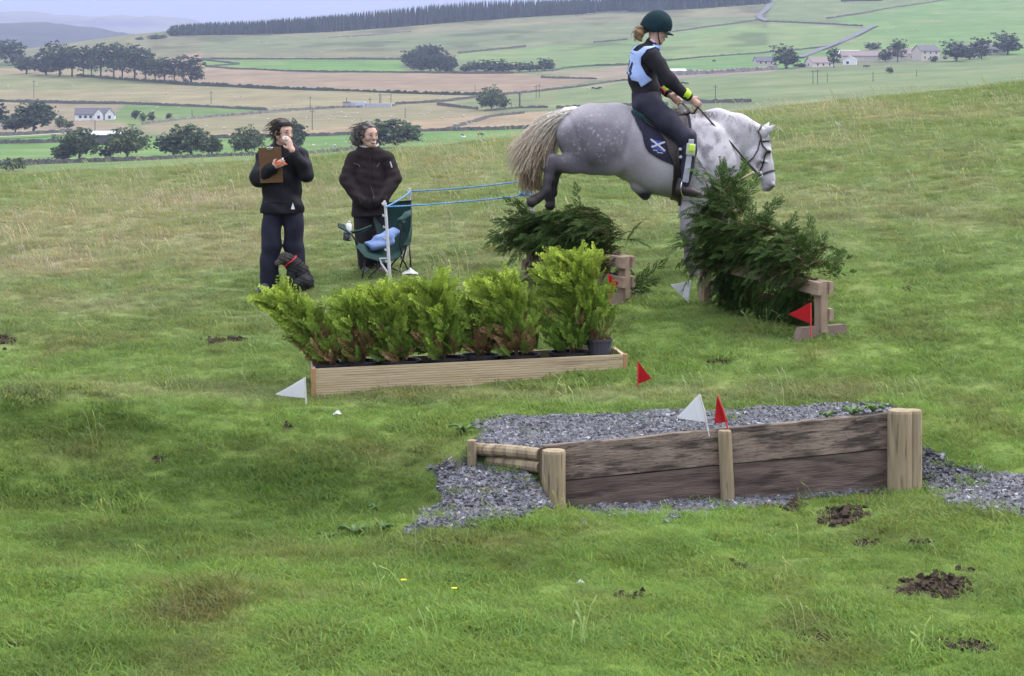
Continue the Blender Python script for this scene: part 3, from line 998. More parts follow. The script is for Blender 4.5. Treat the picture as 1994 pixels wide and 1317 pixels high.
def tree_meshes(seed, h, wid, base, trunk, colr, n=2600, size=.60, kind='round'):
    """trunk mesh with limbs and crown mesh; h height, wid crown width, base crown foot height"""
    r = np.random.default_rng(seed)
    tb = MB(); lobes = []
    hc = h - base
    tb.tube([(0, 0, -.6), (r.uniform(-.1, .1), 0, base * .6), (r.uniform(-.3, .3), r.uniform(-.2, .2), base + hc * .4), (r.uniform(-.4, .4), 0, base + hc * .75)],
            [trunk * 1.25, trunk, trunk * .7, trunk * .25], 7)
    nl = 7
    for i in range(nl):
        a = i / nl * 6.283 + r.uniform(-.4, .4); q = r.uniform(.35, .6) * wid / 2
        z0 = base * r.uniform(.75, 1.0) + hc * .15 * r.uniform(); z1 = base + hc * r.uniform(.3, .7)
        e = (math.cos(a) * q, math.sin(a) * q, z1)
        tb.tube([(0, 0, z0), (e[0] * .5, e[1] * .5, z0 + (z1 - z0) * .4), e], [trunk * .45, trunk * .3, trunk * .08], 5)
        lobes.append((np.array(e) + [0, 0, hc * .05], np.array([wid * .24, wid * .24, hc * .25]) * r.uniform(.8, 1.2)))
    lobes.append(((r.uniform(-.05, .05) * wid, 0, base + hc * .72), (wid * .3, wid * .3, hc * .28)))
    lobes.append(((0, 0, base + hc * .48), (wid * .44, wid * .44, hc * .42)))
    if True:
        for i in range(6):
            a = i / 6 * 6.283 + r.uniform(-.3, .3); lobes.append(((math.cos(a) * wid * .30, math.sin(a) * wid * .30, base + hc * r.uniform(.18, .42)), (wid * .2, wid * .2, hc * .2)))
    if kind == 'tall': lobes.append(((0, 0, base + hc * .2), (wid * .3, wid * .3, hc * .2)))
    V, Q, C = leaf_cloud(lobes, n, size, colr, seed + 50)
    V[:, 2] = np.maximum(V[:, 2], base * .7)
    return tb.mesh('trunk', bark_mat, smooth=True), MB().add(V, Q, None, C).mesh('crown', leaf_mat, colours=True)


def bush_meshes(seed, h, wid, colr, n=900, size=.4):
    r = np.random.default_rng(seed); tb = MB(); lobes = []
    for i in range(6):
        a = r.uniform(0, 6.283); q = r.uniform(.1, .32) * wid; z = h * r.uniform(.3, .65)
        e = (math.cos(a) * q, math.sin(a) * q, z)
        tb.tube([(0, 0, -.3), (e[0] * .4, e[1] * .4, z * .5), e], [.09, .06, .02], 5)
        lobes.append((e, np.array([wid * .24, wid * .24, h * .33]) * r.uniform(.8, 1.2)))
    lobes.append(((0, 0, h * .4), (wid * .36, wid * .36, h * .4)))
    V, Q, C = leaf_cloud(lobes, n, size, colr, seed + 50); V[:, 2] = np.maximum(V[:, 2], .05)
    return tb.mesh('trunk', bark_mat), MB().add(V, Q, None, C).mesh('crown', leaf_mat, colours=True)


GR, GR2, GR3 = (.070, .100, .050), (.056, .080, .048), (.082, .110, .050)
KIND = {}
for i, (wd, bs, col_) in enumerate([(10, 1.0, GR), (11, .8, GR3), (9, 1.2, GR2), (10.5, .9, GR)]):
    KIND['broad%d' % i] = tree_meshes(400 + i, 10, wd, bs, .28, col_)
for i in range(3):
    KIND['tall%d' % i] = tree_meshes(420 + i, 15, 7.5 + i, 3.4 - i * .6, .26, GR2, n=1700, size=.6, kind='tall')
for i in range(3):
    KIND['dense%d' % i] = tree_meshes(440 + i, 13, 9, .6, .3, (.050, .070, .050), n=2000, size=.6, kind='tall')
for i in range(3):
    KIND['bush%d' % i] = bush_meshes(460 + i, 4, 5, GR if i else GR2)


def tree(kind, u, v, hpx, wpx, label, cat='tree', group=None, name='broadleaf_tree', lift=0):
    """base at photo pixel (u, v), hpx tall and wpx wide"""
    p = far_at(u, v)
    tm, cm_ = KIND[kind]
    dims = {'broad': (10, None), 'tall': (15, None), 'dense': (13, None), 'bush': (4, None)}[kind.rstrip('0123456789')]
    bb = np.empty(len(cm_.vertices) * 3, np.float32); cm_.vertices.foreach_get('co', bb); bb = bb.reshape(-1, 3)
    hh = bb[:, 2].max(); ww = np.percentile(bb[:, 0], 99) - np.percentile(bb[:, 0], 1)
    m = p[1] / F
    sz = hpx * m / hh; sx = wpx * m / ww
    t = thing(name, label, cat, p + np.array([0, 0, lift]), random.uniform(-.4, .4), group)
    t.scale = (sx, sx, sz)
    link('trunk', tm, t); link('crown', cm_, t)
    return t


# row of trees on the wall at the foot of the valley
tree('broad0', 155, 312, 66, 78, 'wide round tree left of the grey barn, at the wall foot')
tree('bush1', 118, 312, 34, 40, 'small bushy tree at the left foot of the wide round tree', name='bushy_tree')
tree('broad1', 248, 309, 68, 78, 'spreading tree with bare lower trunk right of the grey barn')
tree('bush0', 208, 309, 26, 26, 'little bush between the two trees beside the grey barn', cat='bush', name='hawthorn_bush')
tree('broad2', 338, 306, 52, 66, 'left tree of the three that touch behind the clipboard woman, paler crown', group='three touching trees in the meadow')
tree('broad3', 372, 306, 66, 72, 'tallest middle tree of the three touching trees in the meadow', group='three touching trees in the meadow')
tree('broad0', 412, 304, 42, 44, 'low right tree of the three touching trees in the meadow', group='three touching trees in the meadow')
tree('broad1', 481, 303, 62, 62, 'round tree just left of the woman with clipboard')
tree('broad2', 563, 302, 72, 58, 'round tree whose crown shows behind the head of the clipboard woman')
tree('broad3', 770, 288, 58, 100, 'wide dark bush-like tree right behind the smiling woman', name='broadleaf_tree')
tree('broad0', 735, 288, 50, 60, 'dark tree half hidden behind the head of the smiling woman')
tree('bush2', 22, 333, 27, 54, 'low dark bush at the left edge of the photo, over the brow', cat='bush', name='hawthorn_bush')
# about the white house
tree('broad2', 66, 259, 66, 72, 'big dark tree standing left of the white gabled house')
tree('broad0', 30, 258, 32, 50, 'dark low tree below the big tree at the left edge', name='bushy_tree')
tree('tall0', -4, 258, 62, 34, 'tall tree cut by the left edge of the photo beside the lane')
tree('bush1', 116, 248, 24, 20, 'small dark conical bush between big tree and white house', cat='bush', name='garden_bush')
tree('bush2', 132, 250, 14, 24, 'low hedge bush in front of the white house corner', cat='bush', name='garden_bush')
tree('bush0', 263, 232, 18, 18, 'round garden bush right of the white house', cat='bush', name='garden_bush')
tree('bush1', 277, 236, 17, 12, 'pointed garden bush behind the pale wall, middle of three', cat='bush', name='garden_bush')
tree('bush2', 293, 237, 20, 16, 'dark upright garden bush right of the pointed one', cat='bush', name='garden_bush')
tree('bush0', 328, 234, 14, 12, 'lone small bush by the pale stone wall', cat='bush', name='garden_bush')
# clump on the hillside
tree('dense0', 24, 127, 52, 56, 'round dark tree left of the long hillside clump')
tree('tall1', -6, 124, 46, 40, 'dark tree at the left edge on the skyline')
tree('broad2', 52, 144, 36, 42, 'low spreading tree at the left end of the long hillside clump')
CL = 'trees of the long clump on the hillside'
words = ['first', 'second', 'third', 'fourth', 'fifth', 'sixth', 'seventh', 'eighth', 'ninth', 'tenth', 'eleventh', 'twelfth', 'thirteenth', 'fourteenth']
clump = [(90, 146, 66, 52, 'dense1'), (116, 148, 72, 54, 'dense2'), (140, 149, 60, 36, 'tall0'), (163, 150, 62, 34, 'tall1'), (178, 150, 62, 30, 'tall2'), (196, 151, 68, 38, 'tall0'),
         (222, 154, 72, 44, 'tall1'), (238, 155, 74, 42, 'tall2'), (262, 157, 70, 44, 'tall0'), (284, 159, 66, 42, 'tall1'), (302, 160, 50, 34, 'tall2'), (320, 161, 50, 34, 'tall0'),
         (340, 161, 50, 32, 'tall1'), (372, 163, 58, 54, 'dense0')]
for i, (u, v, h, w, k) in enumerate(clump):
    tree(k, u, v, h, w, words[i] + ' tree from the left in the long hillside clump, ' + ('dense to the ground' if k[0] == 'd' else 'tall with bare trunk'), group=CL, name='clump_tree')
for i, (u, v, w) in enumerate([(300, 77, 30), (272, 79, 16), (338, 70, 26), (318, 75, 16)]):
    tree('dense1' if i else 'bush1', u, v, [10, 8, 21, 8][i], w, ['low bush on the far skyline left of the forest', 'tiny bush at the left end of the skyline scrub', 'dark tree at the left end of the forest edge', 'low scrub bush just left of the forest edge tree'][i],
         cat='tree' if i == 2 else 'bush', name='skyline_tree')
# two woods on the far slope
W1 = 'trees of the compact dark wood on the far slope'
for i, (u, v, h, w) in enumerate([(797, 131, 34, 30), (812, 128, 40, 34), (830, 124, 38, 36), (848, 126, 40, 34), (864, 134, 36, 34), (880, 138, 34, 24), (805, 136, 26, 24), (822, 139, 34, 30), (838, 140, 36, 32), (856, 141, 36, 34), (872, 142, 32, 28), (842, 114, 30, 28), (824, 116, 28, 28)]):
    tree('dense%d' % (i % 3), u, v, h, w, 'dark dense tree of the compact wood standing on the far slope', group=W1, name='wood_tree')
W2 = 'trees of the low wooded strip on the far slope'
for i, (u, v, h, w) in enumerate([(908, 141, 20, 24), (926, 141, 24, 28), (950, 141, 26, 30), (972, 142, 28, 34), (990, 141, 22, 26), (1012, 140, 20, 26), (1032, 139, 20, 22), (1046, 138, 14, 18), (1060, 138, 26, 26), (1072, 137, 22, 18)]):
    tree('dense%d' % ((i + 1) % 3), u, v, h, w, words[i] + ' tree from the left in the low wooded strip below the moor', group=W2, name='strip_tree')
tree('broad1', 957, 216, 52, 52, 'lone tree in the middle of the tan and green fields')
tree('bush0', 980, 212, 22, 22, 'small bush against the right side of the lone field tree', cat='bush', name='hawthorn_bush')
# farm trees
tree('dense2', 1531, 135, 52, 50, 'round tree between the two left farm cottages')
tree('tall1', 1624, 133, 40, 26, 'slim tree between the white gabled cottage and white shed')
tree('dense0', 1700, 98, 16, 32, 'low dark tree rising behind the long grey farm roof')
tree('dense1', 1725, 120, 30, 28, 'left lower one of the two dark trees before the long roof')
tree('tall2', 1748, 121, 47, 34, 'taller ragged dark tree before the long farm roof')
tree('dense2', 1862, 120, 45, 50, 'broad dark tree right of the farm house gable')
tree('dense1', 1888, 116, 34, 34, 'middle tree of the row right of the farm house')
tree('dense0', 1911, 115, 44, 36, 'upright tree with white roof behind, right of farm house')
tree('dense2', 1962, 108, 50, 54, 'biggest round tree at the right end of the farm')
tree('bush1', 1783, 117, 14, 16, 'small bush before the farm house gable', cat='bush', name='garden_bush')
tree('bush2', 1818, 121, 12, 18, 'low bush at the foot of the farm house', cat='bush', name='garden_bush')
tree('bush0', 1560, 132, 9, 30, 'low garden hedge bush left of the white gabled cottage', cat='bush', name='garden_bush')
tree('bush1', 1732, 142, 12, 14, 'lone bush in the green field below the farm', cat='bush', name='hawthorn_bush')

# the forest edge along the ridge: one mass
def conifer(mb, x, y, z, h, w, r):
    cb = np.array((.030, .042, .036)) * r.uniform(.7, 1.3)
    for k in range(4):
        z0 = h * (.04 + .22 * k); z1 = min(h, z0 + h * .42); rr = w / 2 * (1 - .22 * k)
        n = 7; a = np.arange(n) / n * 6.283 + r.uniform(0, 6)
        ring = np.stack([x + np.cos(a) * rr * r.uniform(.65, 1.15, n), y + np.sin(a) * rr * r.uniform(.65, 1.15, n), z + z0 - r.uniform(0, .05, n) * h], 1)
        V = np.vstack([ring, [[x, y, z + z1]]])
        mb.add(V, None, [[i, (i + 1) % n, n] for i in range(n)], cb * (1 + .12 * k))


fr = np.random.default_rng(5)
fm = MB()
edge = [(330, 69, 20), (380, 68, 24), (500, 67, 28), (640, 63, 34), (800, 51, 38), (900, 42, 38), (1000, 34, 34), (1100, 28, 30), (1220, 22, 30), (1330, 18, 30), (1480, 9, 22), (1500, 8, 18)]
eu, ev, eh = np.array(edge).T
for row in range(5):
    for u in np.arange(330 + row * 2, 1500, 4.4):
        u2 = u + fr.uniform(-2, 2); v = np.interp(u2, eu, ev)
        p = far_at(u2, v + .4); Y = p[1] + row * 5 + fr.uniform(-1.5, 1.5); x = (u2 - U0) / F * Y
        hgt = np.interp(u2, eu, eh) / F * Y * (fr.uniform(.90, 1.04) if fr.uniform() < .85 else fr.uniform(.75, 1.1))
        conifer(fm, x, Y, float(valley_z(u2, Y)), hgt, fr.uniform(4.2, 6.2), fr)
for u in np.arange(1505, 1994, 6):
    for row in range(3):
        p = far_at(u, -18 - (u - 1500) * .06); Y = p[1] + row * 6
        conifer(fm, (u - U0) / F * Y, Y, float(valley_z(u, Y)), fr.uniform(9, 12), 6, fr)
for u in np.arange(1640, 1720, 5):
    p = far_at(u, 4 - (u - 1640) * .03); conifer(fm, p[0], p[1], p[2], fr.uniform(3, 5), 5, fr)
for u in np.arange(1222, 1290, 5):
    p = far_at(u + fr.uniform(-2, 2), 22); conifer(fm, p[0], p[1], p[2], fr.uniform(8, 11), 7, fr)
fo = fm.build('conifer_forest', leaf_mat, colours=True)
tag(fo, 'dark conifer forest running along the ridge below the sky', kind='stuff')

# ------------------------------------------------------------------ field walls and hedges
wall_mat = mat('dry_stone', (.055, .058, .05), (.14, .13, .115), rough=.95, scale=1.2, bump=.5)
pale_wall_mat = mat('pale_dry_stone', (.12, .11, .10), (.26, .24, .21), rough=.95, scale=.7, bump=.5)
hedge_mat = mat('hedge_green', (.022, .036, .018), (.05, .07, .03), rough=.9, scale=.8, bump=.6)


def strip_line(pts, n):
    pts = np.array(pts, float); L = np.concatenate([[0], np.cumsum(np.hypot(*np.diff(pts, axis=0).T))])
    t = np.linspace(0, L[-1], n)
    return np.interp(t, L, pts[:, 0]), np.interp(t, L, pts[:, 1]), L[-1]


def field_wall(name, label, pts, h=1.2, th=.8, m=None, rag=.3, seed=0, cat='wall'):
    L = sum(math.hypot(b[0] - a[0], b[1] - a[1]) for a, b in zip(pts[:-1], pts[1:]))
    n = max(6, int(L / 4))
    uu, vv, _ = strip_line(pts, n)
    p = np.array([far_at(a, b) for a, b in zip(uu, vv)])
    # even out depth noise
    for _ in range(3): p[1:-1] = (p[:-2] + 2 * p[1:-1] + p[2:]) / 4
    p[:, 2] = valley_z(U0 + F * p[:, 0] / p[:, 1], p[:, 1])
    r = np.random.default_rng(seed)
    t = np.gradient(p[:, :2], axis=0); t /= np.linalg.norm(t, axis=1)[:, None]; nn = np.stack([-t[:, 1], t[:, 0]], 1)
    hh = h * (1 + rag * (r.uniform(size=n) - .5) * 2)
    V = []
    for s_, zz in ((-1, -.5), (-.75, 1), (.75, 1), (1, -.5)):
        q = p.copy(); q[:, :2] += nn * th / 2 * s_
        q[:, 2] += (hh if zz > 0 else -.6)
        V.append(q)
    V = np.stack(V, 1).reshape(-1, 3)
    i = np.arange(n - 1)[:, None] * 4; j = np.arange(3)[None]
    Q = np.stack([i + j, i + 4 + j, i + 5 + j, i + 1 + j], -1).reshape(-1, 4)
    Q = np.vstack([Q, [[0, 1, 2, 3], [(n - 1) * 4 + 3, (n - 1) * 4 + 2, (n - 1) * 4 + 1, (n - 1) * 4]]])
    o = obj(name, V, Q, m or wall_mat)
    tag(o, label, cat, 'walls and hedges between the far fields')
    return o


WL = [('dark wall below the moor, left of the compact wood', [(395, 116), (560, 117), (700, 116), (785, 117)], 0),
      ('dark wall along the top of the tan field under both woods', [(400, 131), (450, 135), (560, 140), (700, 142), (880, 143), (1000, 143)], 0),
      ('wall from the wooded strip up to the rider', [(1076, 139), (1100, 134), (1160, 129), (1225, 127), (1300, 119), (1400, 111), (1505, 103), (1610, 93)], 0),
      ('dark hedge under the long hillside clump and along the tan field', [(150, 148), (240, 157), (368, 165), (526, 173), (640, 178), (780, 183), (935, 187)], 1),
      ('curving wall from the tan field up to the rider', [(935, 189), (1000, 184), (1060, 178), (1140, 169), (1200, 160), (1232, 157)], 0),
      ('dark wall above the white house garden', [(0, 198), (100, 200), (245, 203), (386, 209), (520, 215)], 0),
      ('pale stone wall beside the lane above the meadow trees', [(277, 242), (370, 232), (456, 225), (560, 216), (632, 212), (700, 210)], 2),
      ('pale wall in front of the substation', [(640, 212), (700, 210), (770, 207)], 2),
      ('dark wall from the substation towards the lone tree', [(770, 204), (855, 199), (938, 189)], 0),
      ('dark wall above the bright meadow behind the two women', [(414, 270), (520, 268), (640, 265), (740, 261), (822, 257), (920, 254), (1024, 250), (1110, 249)], 0),
      ('low wall at the foot of the meadow under the trees', [(0, 323), (46, 320), (150, 317), (280, 313), (456, 306), (600, 302), (720, 290)], 0),
      ('short dark wall slanting right of the smiling woman', [(865, 255), (910, 242), (954, 229), (1020, 222)], 0),
      ('dark wall running right from the lone field tree', [(945, 218), (1000, 213), (1067, 211)], 0),
      ('dark wall ending behind the horse rump', [(1084, 212), (1150, 209), (1230, 206), (1300, 204)], 0),
      ('short broken wall left of the lone field tree', [(852, 204), (890, 209), (930, 214)], 0),
      ('wall end in the tan field left of the rider', [(1054, 152), (1100, 154), (1162, 156)], 0),
      ('short dark wall on the green slope above the wooded strip', [(892, 104), (960, 98), (1024, 91)], 0),
      ('short dark wall on the slope left of the riding helmet', [(1156, 84), (1222, 78)], 0),
      ('wall climbing right from the riding helmet to the road', [(1300, 65), (1370, 55), (1448, 45), (1476, 39)], 0),
      ('dark wall climbing to the top right of the photo', [(1610, 37), (1680, 27), (1733, 17), (1800, 8), (1860, -2)], 0),
      ('dark wall meeting the brow right of the rider hands', [(1330, 201), (1364, 200), (1462, 198)], 0),
      ('dark wall along the road bend below the forest', [(1492, 43), (1540, 45), (1600, 47), (1680, 52)], 0),
      ('pale lane wall at the left edge below the big tree', [(-40, 268), (40, 263), (90, 260), (140, 257)], 0),
      ('long wall at the foot of the meadow left of the barn', [(-60, 279), (60, 279), (130, 277)], 0),
      ('dark wall across the moor below the forest', [(640, 75), (720, 70), (800, 62)], 2),
      ('pale wall under the forest left of the helmet', [(1120, 32), (1170, 26), (1222, 23)], 2),
      ('wall at the left under the long clump field', [(395, 118), (470, 126), (400, 131)], 0)]
for i, (lb, pts, k) in enumerate(WL):
    field_wall(['stone_wall', 'field_hedge', 'stone_wall'][k], lb, pts, [1.25, 1.6, 1.1][k], [.9, 1.4, .8][k], [wall_mat, hedge_mat, pale_wall_mat][k], .25 + .2 * (k == 1), i, ['wall', 'hedge', 'wall'][k])
bank = field_wall('stone_wall', 'broad pale stony bank right of the rider, below the farm', [(1288, 148), (1380, 145), (1450, 141), (1510, 137)], 2.4, 5, pale_wall_mat, .3, 77)


# the lane climbing the far slope
road_mat = mat('asphalt_lane', (.085, .085, .10), (.12, .118, .13), rough=.9, scale=.2)


def ribbon(name, pts, w, m):
    uu, vv, L = strip_line(pts, 60)
    p = np.array([far_at(a, b) for a, b in zip(uu, vv)])
    for _ in range(4): p[1:-1] = (p[:-2] + 2 * p[1:-1] + p[2:]) / 4
    t = np.gradient(p[:, :2], axis=0); t /= np.linalg.norm(t, axis=1)[:, None] + 1e-9; nn = np.stack([-t[:, 1], t[:, 0]], 1)
    V = []
    for s_ in (-1, -.33, .33, 1):
        q = p.copy(); q[:, :2] += nn * w / 2 * s_
        q[:, 2] = valley_z(U0 + F * q[:, 0] / q[:, 1], q[:, 1]) + .9
        V.append(q)
    V = np.stack(V, 1).reshape(-1, 3); n = 60
    i = np.arange(n - 1)[:, None] * 4; j = np.arange(3)[None]
    Q = np.stack([i + j, i + 1 + j, i + 5 + j, i + 4 + j], -1).reshape(-1, 4)
    tag(obj(name, V, Q, m, smooth=True), kind='structure')


ribbon('road', [(1498, 2), (1499, 12), (1490, 22), (1478, 31), (1481, 38), (1496, 43)], 6, road_mat)
ribbon('road', [(1706, 52), (1692, 56), (1672, 67), (1650, 78), (1610, 93), (1575, 107), (1556, 114)], 6.5, road_mat)
ribbon('track', [(-40, 272), (60, 268), (130, 263), (150, 262)], 5, mat('dirt_track', (.27, .24, .20), (.33, .29, .25), scale=.3))

# ------------------------------------------------------------------ buildings
white_mat = mat('harling', (.62, .62, .64), (.74, .73, .72), rough=.9, scale=1.5)
cream_mat = mat('stone_harling', (.40, .36, .33), (.50, .45, .40), rough=.9, scale=1.5)
slate_mat = mat('slate_roof', (.065, .065, .085), (.11, .105, .125), rough=.7, scale=2, stretch=(1, 1, 3))
brownroof_mat = mat('weathered_roof', (.17, .135, .13), (.23, .185, .175), rough=.8, scale=1.5, stretch=(1, 1, 3))
pane_mat = mat('dark_window', (.03, .035, .045), rough=.15, spec=.5)
metal_mat = mat('grey_cladding', (.30, .32, .36), (.42, .43, .46), rough=.5, scale=1)
darkwood_mat = mat('dark_cladding', (.06, .055, .055), (.10, .09, .085), scale=3, stretch=(12, 12, .5))


def gable(mb, L, W, H, R_, x=0, y=0):
    """walls of a gabled block, ridge along x"""
    a, b = L / 2, W / 2
    V = [(-a, -b, -.6), (a, -b, -.6), (a, b, -.6), (-a, b, -.6), (-a, -b, H), (a, -b, H), (a, b, H), (-a, b, H), (-a, 0, H + R_), (a, 0, H + R_)]
    V = np.array(V) + [x, y, 0]
    mb.add(V, [[0, 1, 5, 4], [2, 3, 7, 6], [1, 2, 6, 5], [3, 0, 4, 7]], [[5, 6, 9], [7, 4, 8]])


def roofmesh(mb, L, W, H, R_, over=.35, th=.22, x=0, y=0):
    a, b = L / 2 + over, W / 2 + over; dz = R_ * over / (W / 2)
    for s_ in (-1, 1):
        q = np.array([(-a, s_ * b, H - dz), (a, s_ * b, H - dz), (a, 0, H + R_), (-a, 0, H + R_)]) + [x, y, .03]
        V = np.vstack([q, q + [0, 0, th]])
        mb.add(V, [[0, 1, 2, 3], [4, 7, 6, 5], [0, 4, 5, 1], [1, 5, 6, 2], [3, 2, 6, 7], [0, 3, 7, 4]])


def house(name, label, u, v, L, W, H, R_, rz, wallm, roofm, wins=(), chim=(), cat='house', gw=True, doors=()):
    p = far_at(u, v)
    t = thing(name, label, cat, p, rz)
    w = MB(); gable(w, L, W, H, R_); w.build('wall', wallm, t)
    r = MB(); roofmesh(r, L, W, H, R_); ro = r.build('roof', roofm, t)
    for cx in chim:
        MB().box((cx - .45, -.4, H + R_ * .6), (cx + .45, .4, H + R_ + 1.0)).build('chimney', cream_mat, ro)
    for face, a, z, ww, hh in wins:
        if face == 's': lo, hi = (a - ww / 2, -W / 2 - .04, z), (a + ww / 2, -W / 2 + .05, z + hh)
        else:
            sx = 1 if face == 'e' else -1
            lo, hi = (min(sx * (L / 2 - .05), sx * (L / 2 + .04)), a - ww / 2, z), (max(sx * (L / 2 - .05), sx * (L / 2 + .04)), a + ww / 2, z + hh)
        MB().box(lo, hi).build('window', pane_mat, t)
    return t


# white house with two gables (left)
p = far_at(185, 234)
t = thing('white_house', 'long white house with dark roof and two white gables on the left', 'house', p, .10)
w = MB(); gable(w, 17, 7, 2.7, 2.9, -1, 2.5); w.build('wall', white_mat, t)
r = MB(); roofmesh(r, 17, 7, 2.7, 2.9, x=-1, y=2.5); r.build('roof', slate_mat, t)
for gx_, gl in ((2.2, 7.5), (7.4, 7.5)):
    a, b = 2.3, gl / 2
    V = np.array([(-a, -b, -.6), (a, -b, -.6), (a, b, -.6), (-a, b, -.6), (-a, -b, 2.7), (a, -b, 2.7), (a, b, 2.7), (-a, b, 2.7), (0, -b, 5.5), (0, b, 5.5)]) + [gx_, -1.0, 0]
    MB().add(V, [[0, 1, 5, 4], [2, 3, 7, 6], [1, 2, 6, 5], [3, 0, 4, 7]], [[4, 5, 8], [6, 7, 9]]).build('wall', white_mat, t)
    rb = MB()
    for s_ in (-1, 1):
        q = np.array([(s_ * (a + .35), -b - .25, 2.3), (s_ * (a + .35), b, 2.3), (0, b, 5.55), (0, -b - .25, 5.55)]) + [gx_, -1.0, .02]
        rb.add(np.vstack([q, q + [0, 0, .2]]), [[0, 1, 2, 3], [4, 7, 6, 5], [0, 4, 5, 1], [1, 5, 6, 2], [3, 2, 6, 7], [0, 3, 7, 4]])
    rb.build('roof', slate_mat, t)
    MB().box((gx_ - .6, -1.0 - b - .05, .7), (gx_ + .6, -1.0 - b + .05, 2.2)).build('window', pane_mat, t)
for wx_ in (-7, -4.5, -2):
    MB().box((wx_ - .6, -1.05, .9), (wx_ + .6, -.95, 2.1)).build('window', pane_mat, t)
house('cottage', 'old dark cottage with chimneys peeping between trees at left edge', 14, 250, 9, 6, 3, 2.6, .2, cream_mat, slate_mat, chim=(-3.5, 3.5))
house('barn', 'low grey barn with a pale roof between two meadow trees', 196, 280, 15, 8, 3.2, 1.3, .06, darkwood_mat, metal_mat, cat='barn')
house('field_shed', 'white flat shed roof in the field just right of the rider', 1312, 143, 14, 9, 1.6, .9, 0, white_mat, mat('white_roof', (.7, .72, .75)), cat='shed')
# farm on the right
house('farm_cottage', 'long low grey cottage left of the farm trees', 1489, 127, 13, 7, 2.4, 2.8, .15, cream_mat, slate_mat, wins=[('s', -3.5, .8, 1, 1.2), ('s', 0, .8, 1, 1.2), ('s', 3.5, .8, 1, 1.2)], chim=(-5.5, 5.5))
house('farm_cottage', 'cream cottage with brownish roof and gable facing left at the farm', 1596, 131, 16, 8, 2.7, 3.3, .45, mat('cream_harling', (.58, .52, .48), (.66, .60, .55)), brownroof_mat, wins=[('s', -4, .8, 1.1, 1.3), ('s', 0, .8, 1.1, 1.3), ('s', 4.5, .8, 1.1, 1.3), ('w', 0, .8, 1.2, 1.3)])
house('white_shed', 'white gabled shed right of the slim farm tree', 1655, 127, 7, 8, 3, 2.4, 1.35, white_mat, white_mat, wins=[('w', 1.2, .6, 1.6, 1.6)], cat='shed')
house('farm_shed', 'bright white roofed shed behind the slim farm tree', 1652, 115, 15, 9, 3.2, 2.2, .12, white_mat, mat('white_sheet', (.72, .74, .78)), cat='shed')
house('long_barn', 'long grey brown farm roof behind the two dark trees', 1700, 119, 42, 9, 3.2, 3.2, .08, cream_mat, brownroof_mat, cat='barn')
house('long_barn', 'second long brown farm roof left of the farm house', 1780, 115, 32, 9, 3.2, 3.6, .10, cream_mat, brownroof_mat, cat='barn')
house('farm_house', 'tall cream farm house with gable and chimneys', 1803, 118, 15, 9, 6, 3.4, .5, mat('pale_stone', (.46, .42, .38), (.54, .49, .44)), slate_mat,
      wins=[('s', -4.5, 1, 1, 1.5), ('s', 0, 1, 1, 1.5), ('s', 4.5, 1, 1, 1.5), ('s', -4.5, 4, 1, 1.4), ('s', 0, 4, 1, 1.4), ('s', 4.5, 4, 1, 1.4)], chim=(-6.5, 0, 6.5))
house('long_barn', 'grey roof glimpsed between the last farm trees', 1905, 108, 34, 9, 3.5, 3, .05, cream_mat, slate_mat, cat='barn')
# substation: low grey blocks, a lattice of posts
p = far_at(716, 209)
t = thing('substation', 'grey electricity substation with posts in the tan field', 'substation', p, -.05)
for nm, lo, hi, m_ in [('block', (-12.5, -3, -.4), (-6.5, 2, 2.4), metal_mat), ('block', (-6.3, -3.5, -.4), (-1.2, 1, 2.9), mat('pale_panel', (.42, .46, .55), (.5, .53, .6))), ('block', (-1, -3, -.4), (12.5, 2, 2.0), metal_mat), ('roof_slab', (-12.8, -3.3, 2.43), (-9, 2.2, 2.75), slate_mat)]:
    MB().box(lo, hi).build(nm, m_, t)
pole_mat = mat('pole_wood', (.06, .055, .055), (.10, .09, .085), scale=3)
for px_, h_ in ((-11, 5), (1.2, 5.2), (6.2, 7), (6.9, 7), (12.1, 7)):
    MB().tube([(px_, 0, -.5), (px_, 0, h_)], [.22, .16], 6).build('post', pole_mat, t)
MB().box((5.5, -.1, 6.2), (12.6, .1, 6.4)).build('beam', pole_mat, t)
MB().box((.2, -.1, 3.8), (2.2, .1, 4.0)).build('beam', pole_mat, t)

# poles of the power line
for i, (u, v, h, lb) in enumerate([(66, 190, 33, 'dark utility pole in the field below the long clump'), (411, 201, 24, 'thin utility pole in the tan field left of centre'), (604, 214, 26, 'utility pole left of the substation'),
                                   (608, 254, 40, 'tall utility pole between the two women'), (374, 228, 14, 'short utility pole near the pale lane wall'), (185, 256, 22, 'utility pole before the white house'),
                                   (789, 231, 20, 'utility pole above the smiling woman'), (1012, 212, 31, 'thick dark pole right of the lone tree'), (996, 212, 14, 'short post left of the thick dark pole'), (1044, 193, 27, 'left thin pole of a pair left of the rider'),
                                   (1050, 191, 27, 'right thin pole of a pair left of the rider'), (925, 184, 18, 'thin pole left of the lone tree'), (1393, 198, 32, 'thin pole rising beside the rider hand'), (1583, 164, 27, 'left of two close poles below the farm'),
                                   (1592, 164, 28, 'right of two close poles below the farm'), (1611, 161, 18, 'shorter pole right of the two close poles'), (1785, 150, 14, 'pale thin pole low in the field right of the farm'), (1700, 160, 20, 'thin pole below the dark farm trees')]):
    p = far_at(u, v); m = p[1] / F; h = h * m
    t = thing('utility_pole', lb, 'utility pole', p, 0, 'poles standing in the far fields')
    MB().tube([(0, 0, -.5), (0, 0, h)], [.20 if i != 7 else .5, .15 if i != 7 else .42], 6).build('pole', pole_mat, t)
    if h > 6: MB().box((-1.1, -.08, h - .9), (1.1, .08, h - .7)).build('crossarm', pole_mat, t)

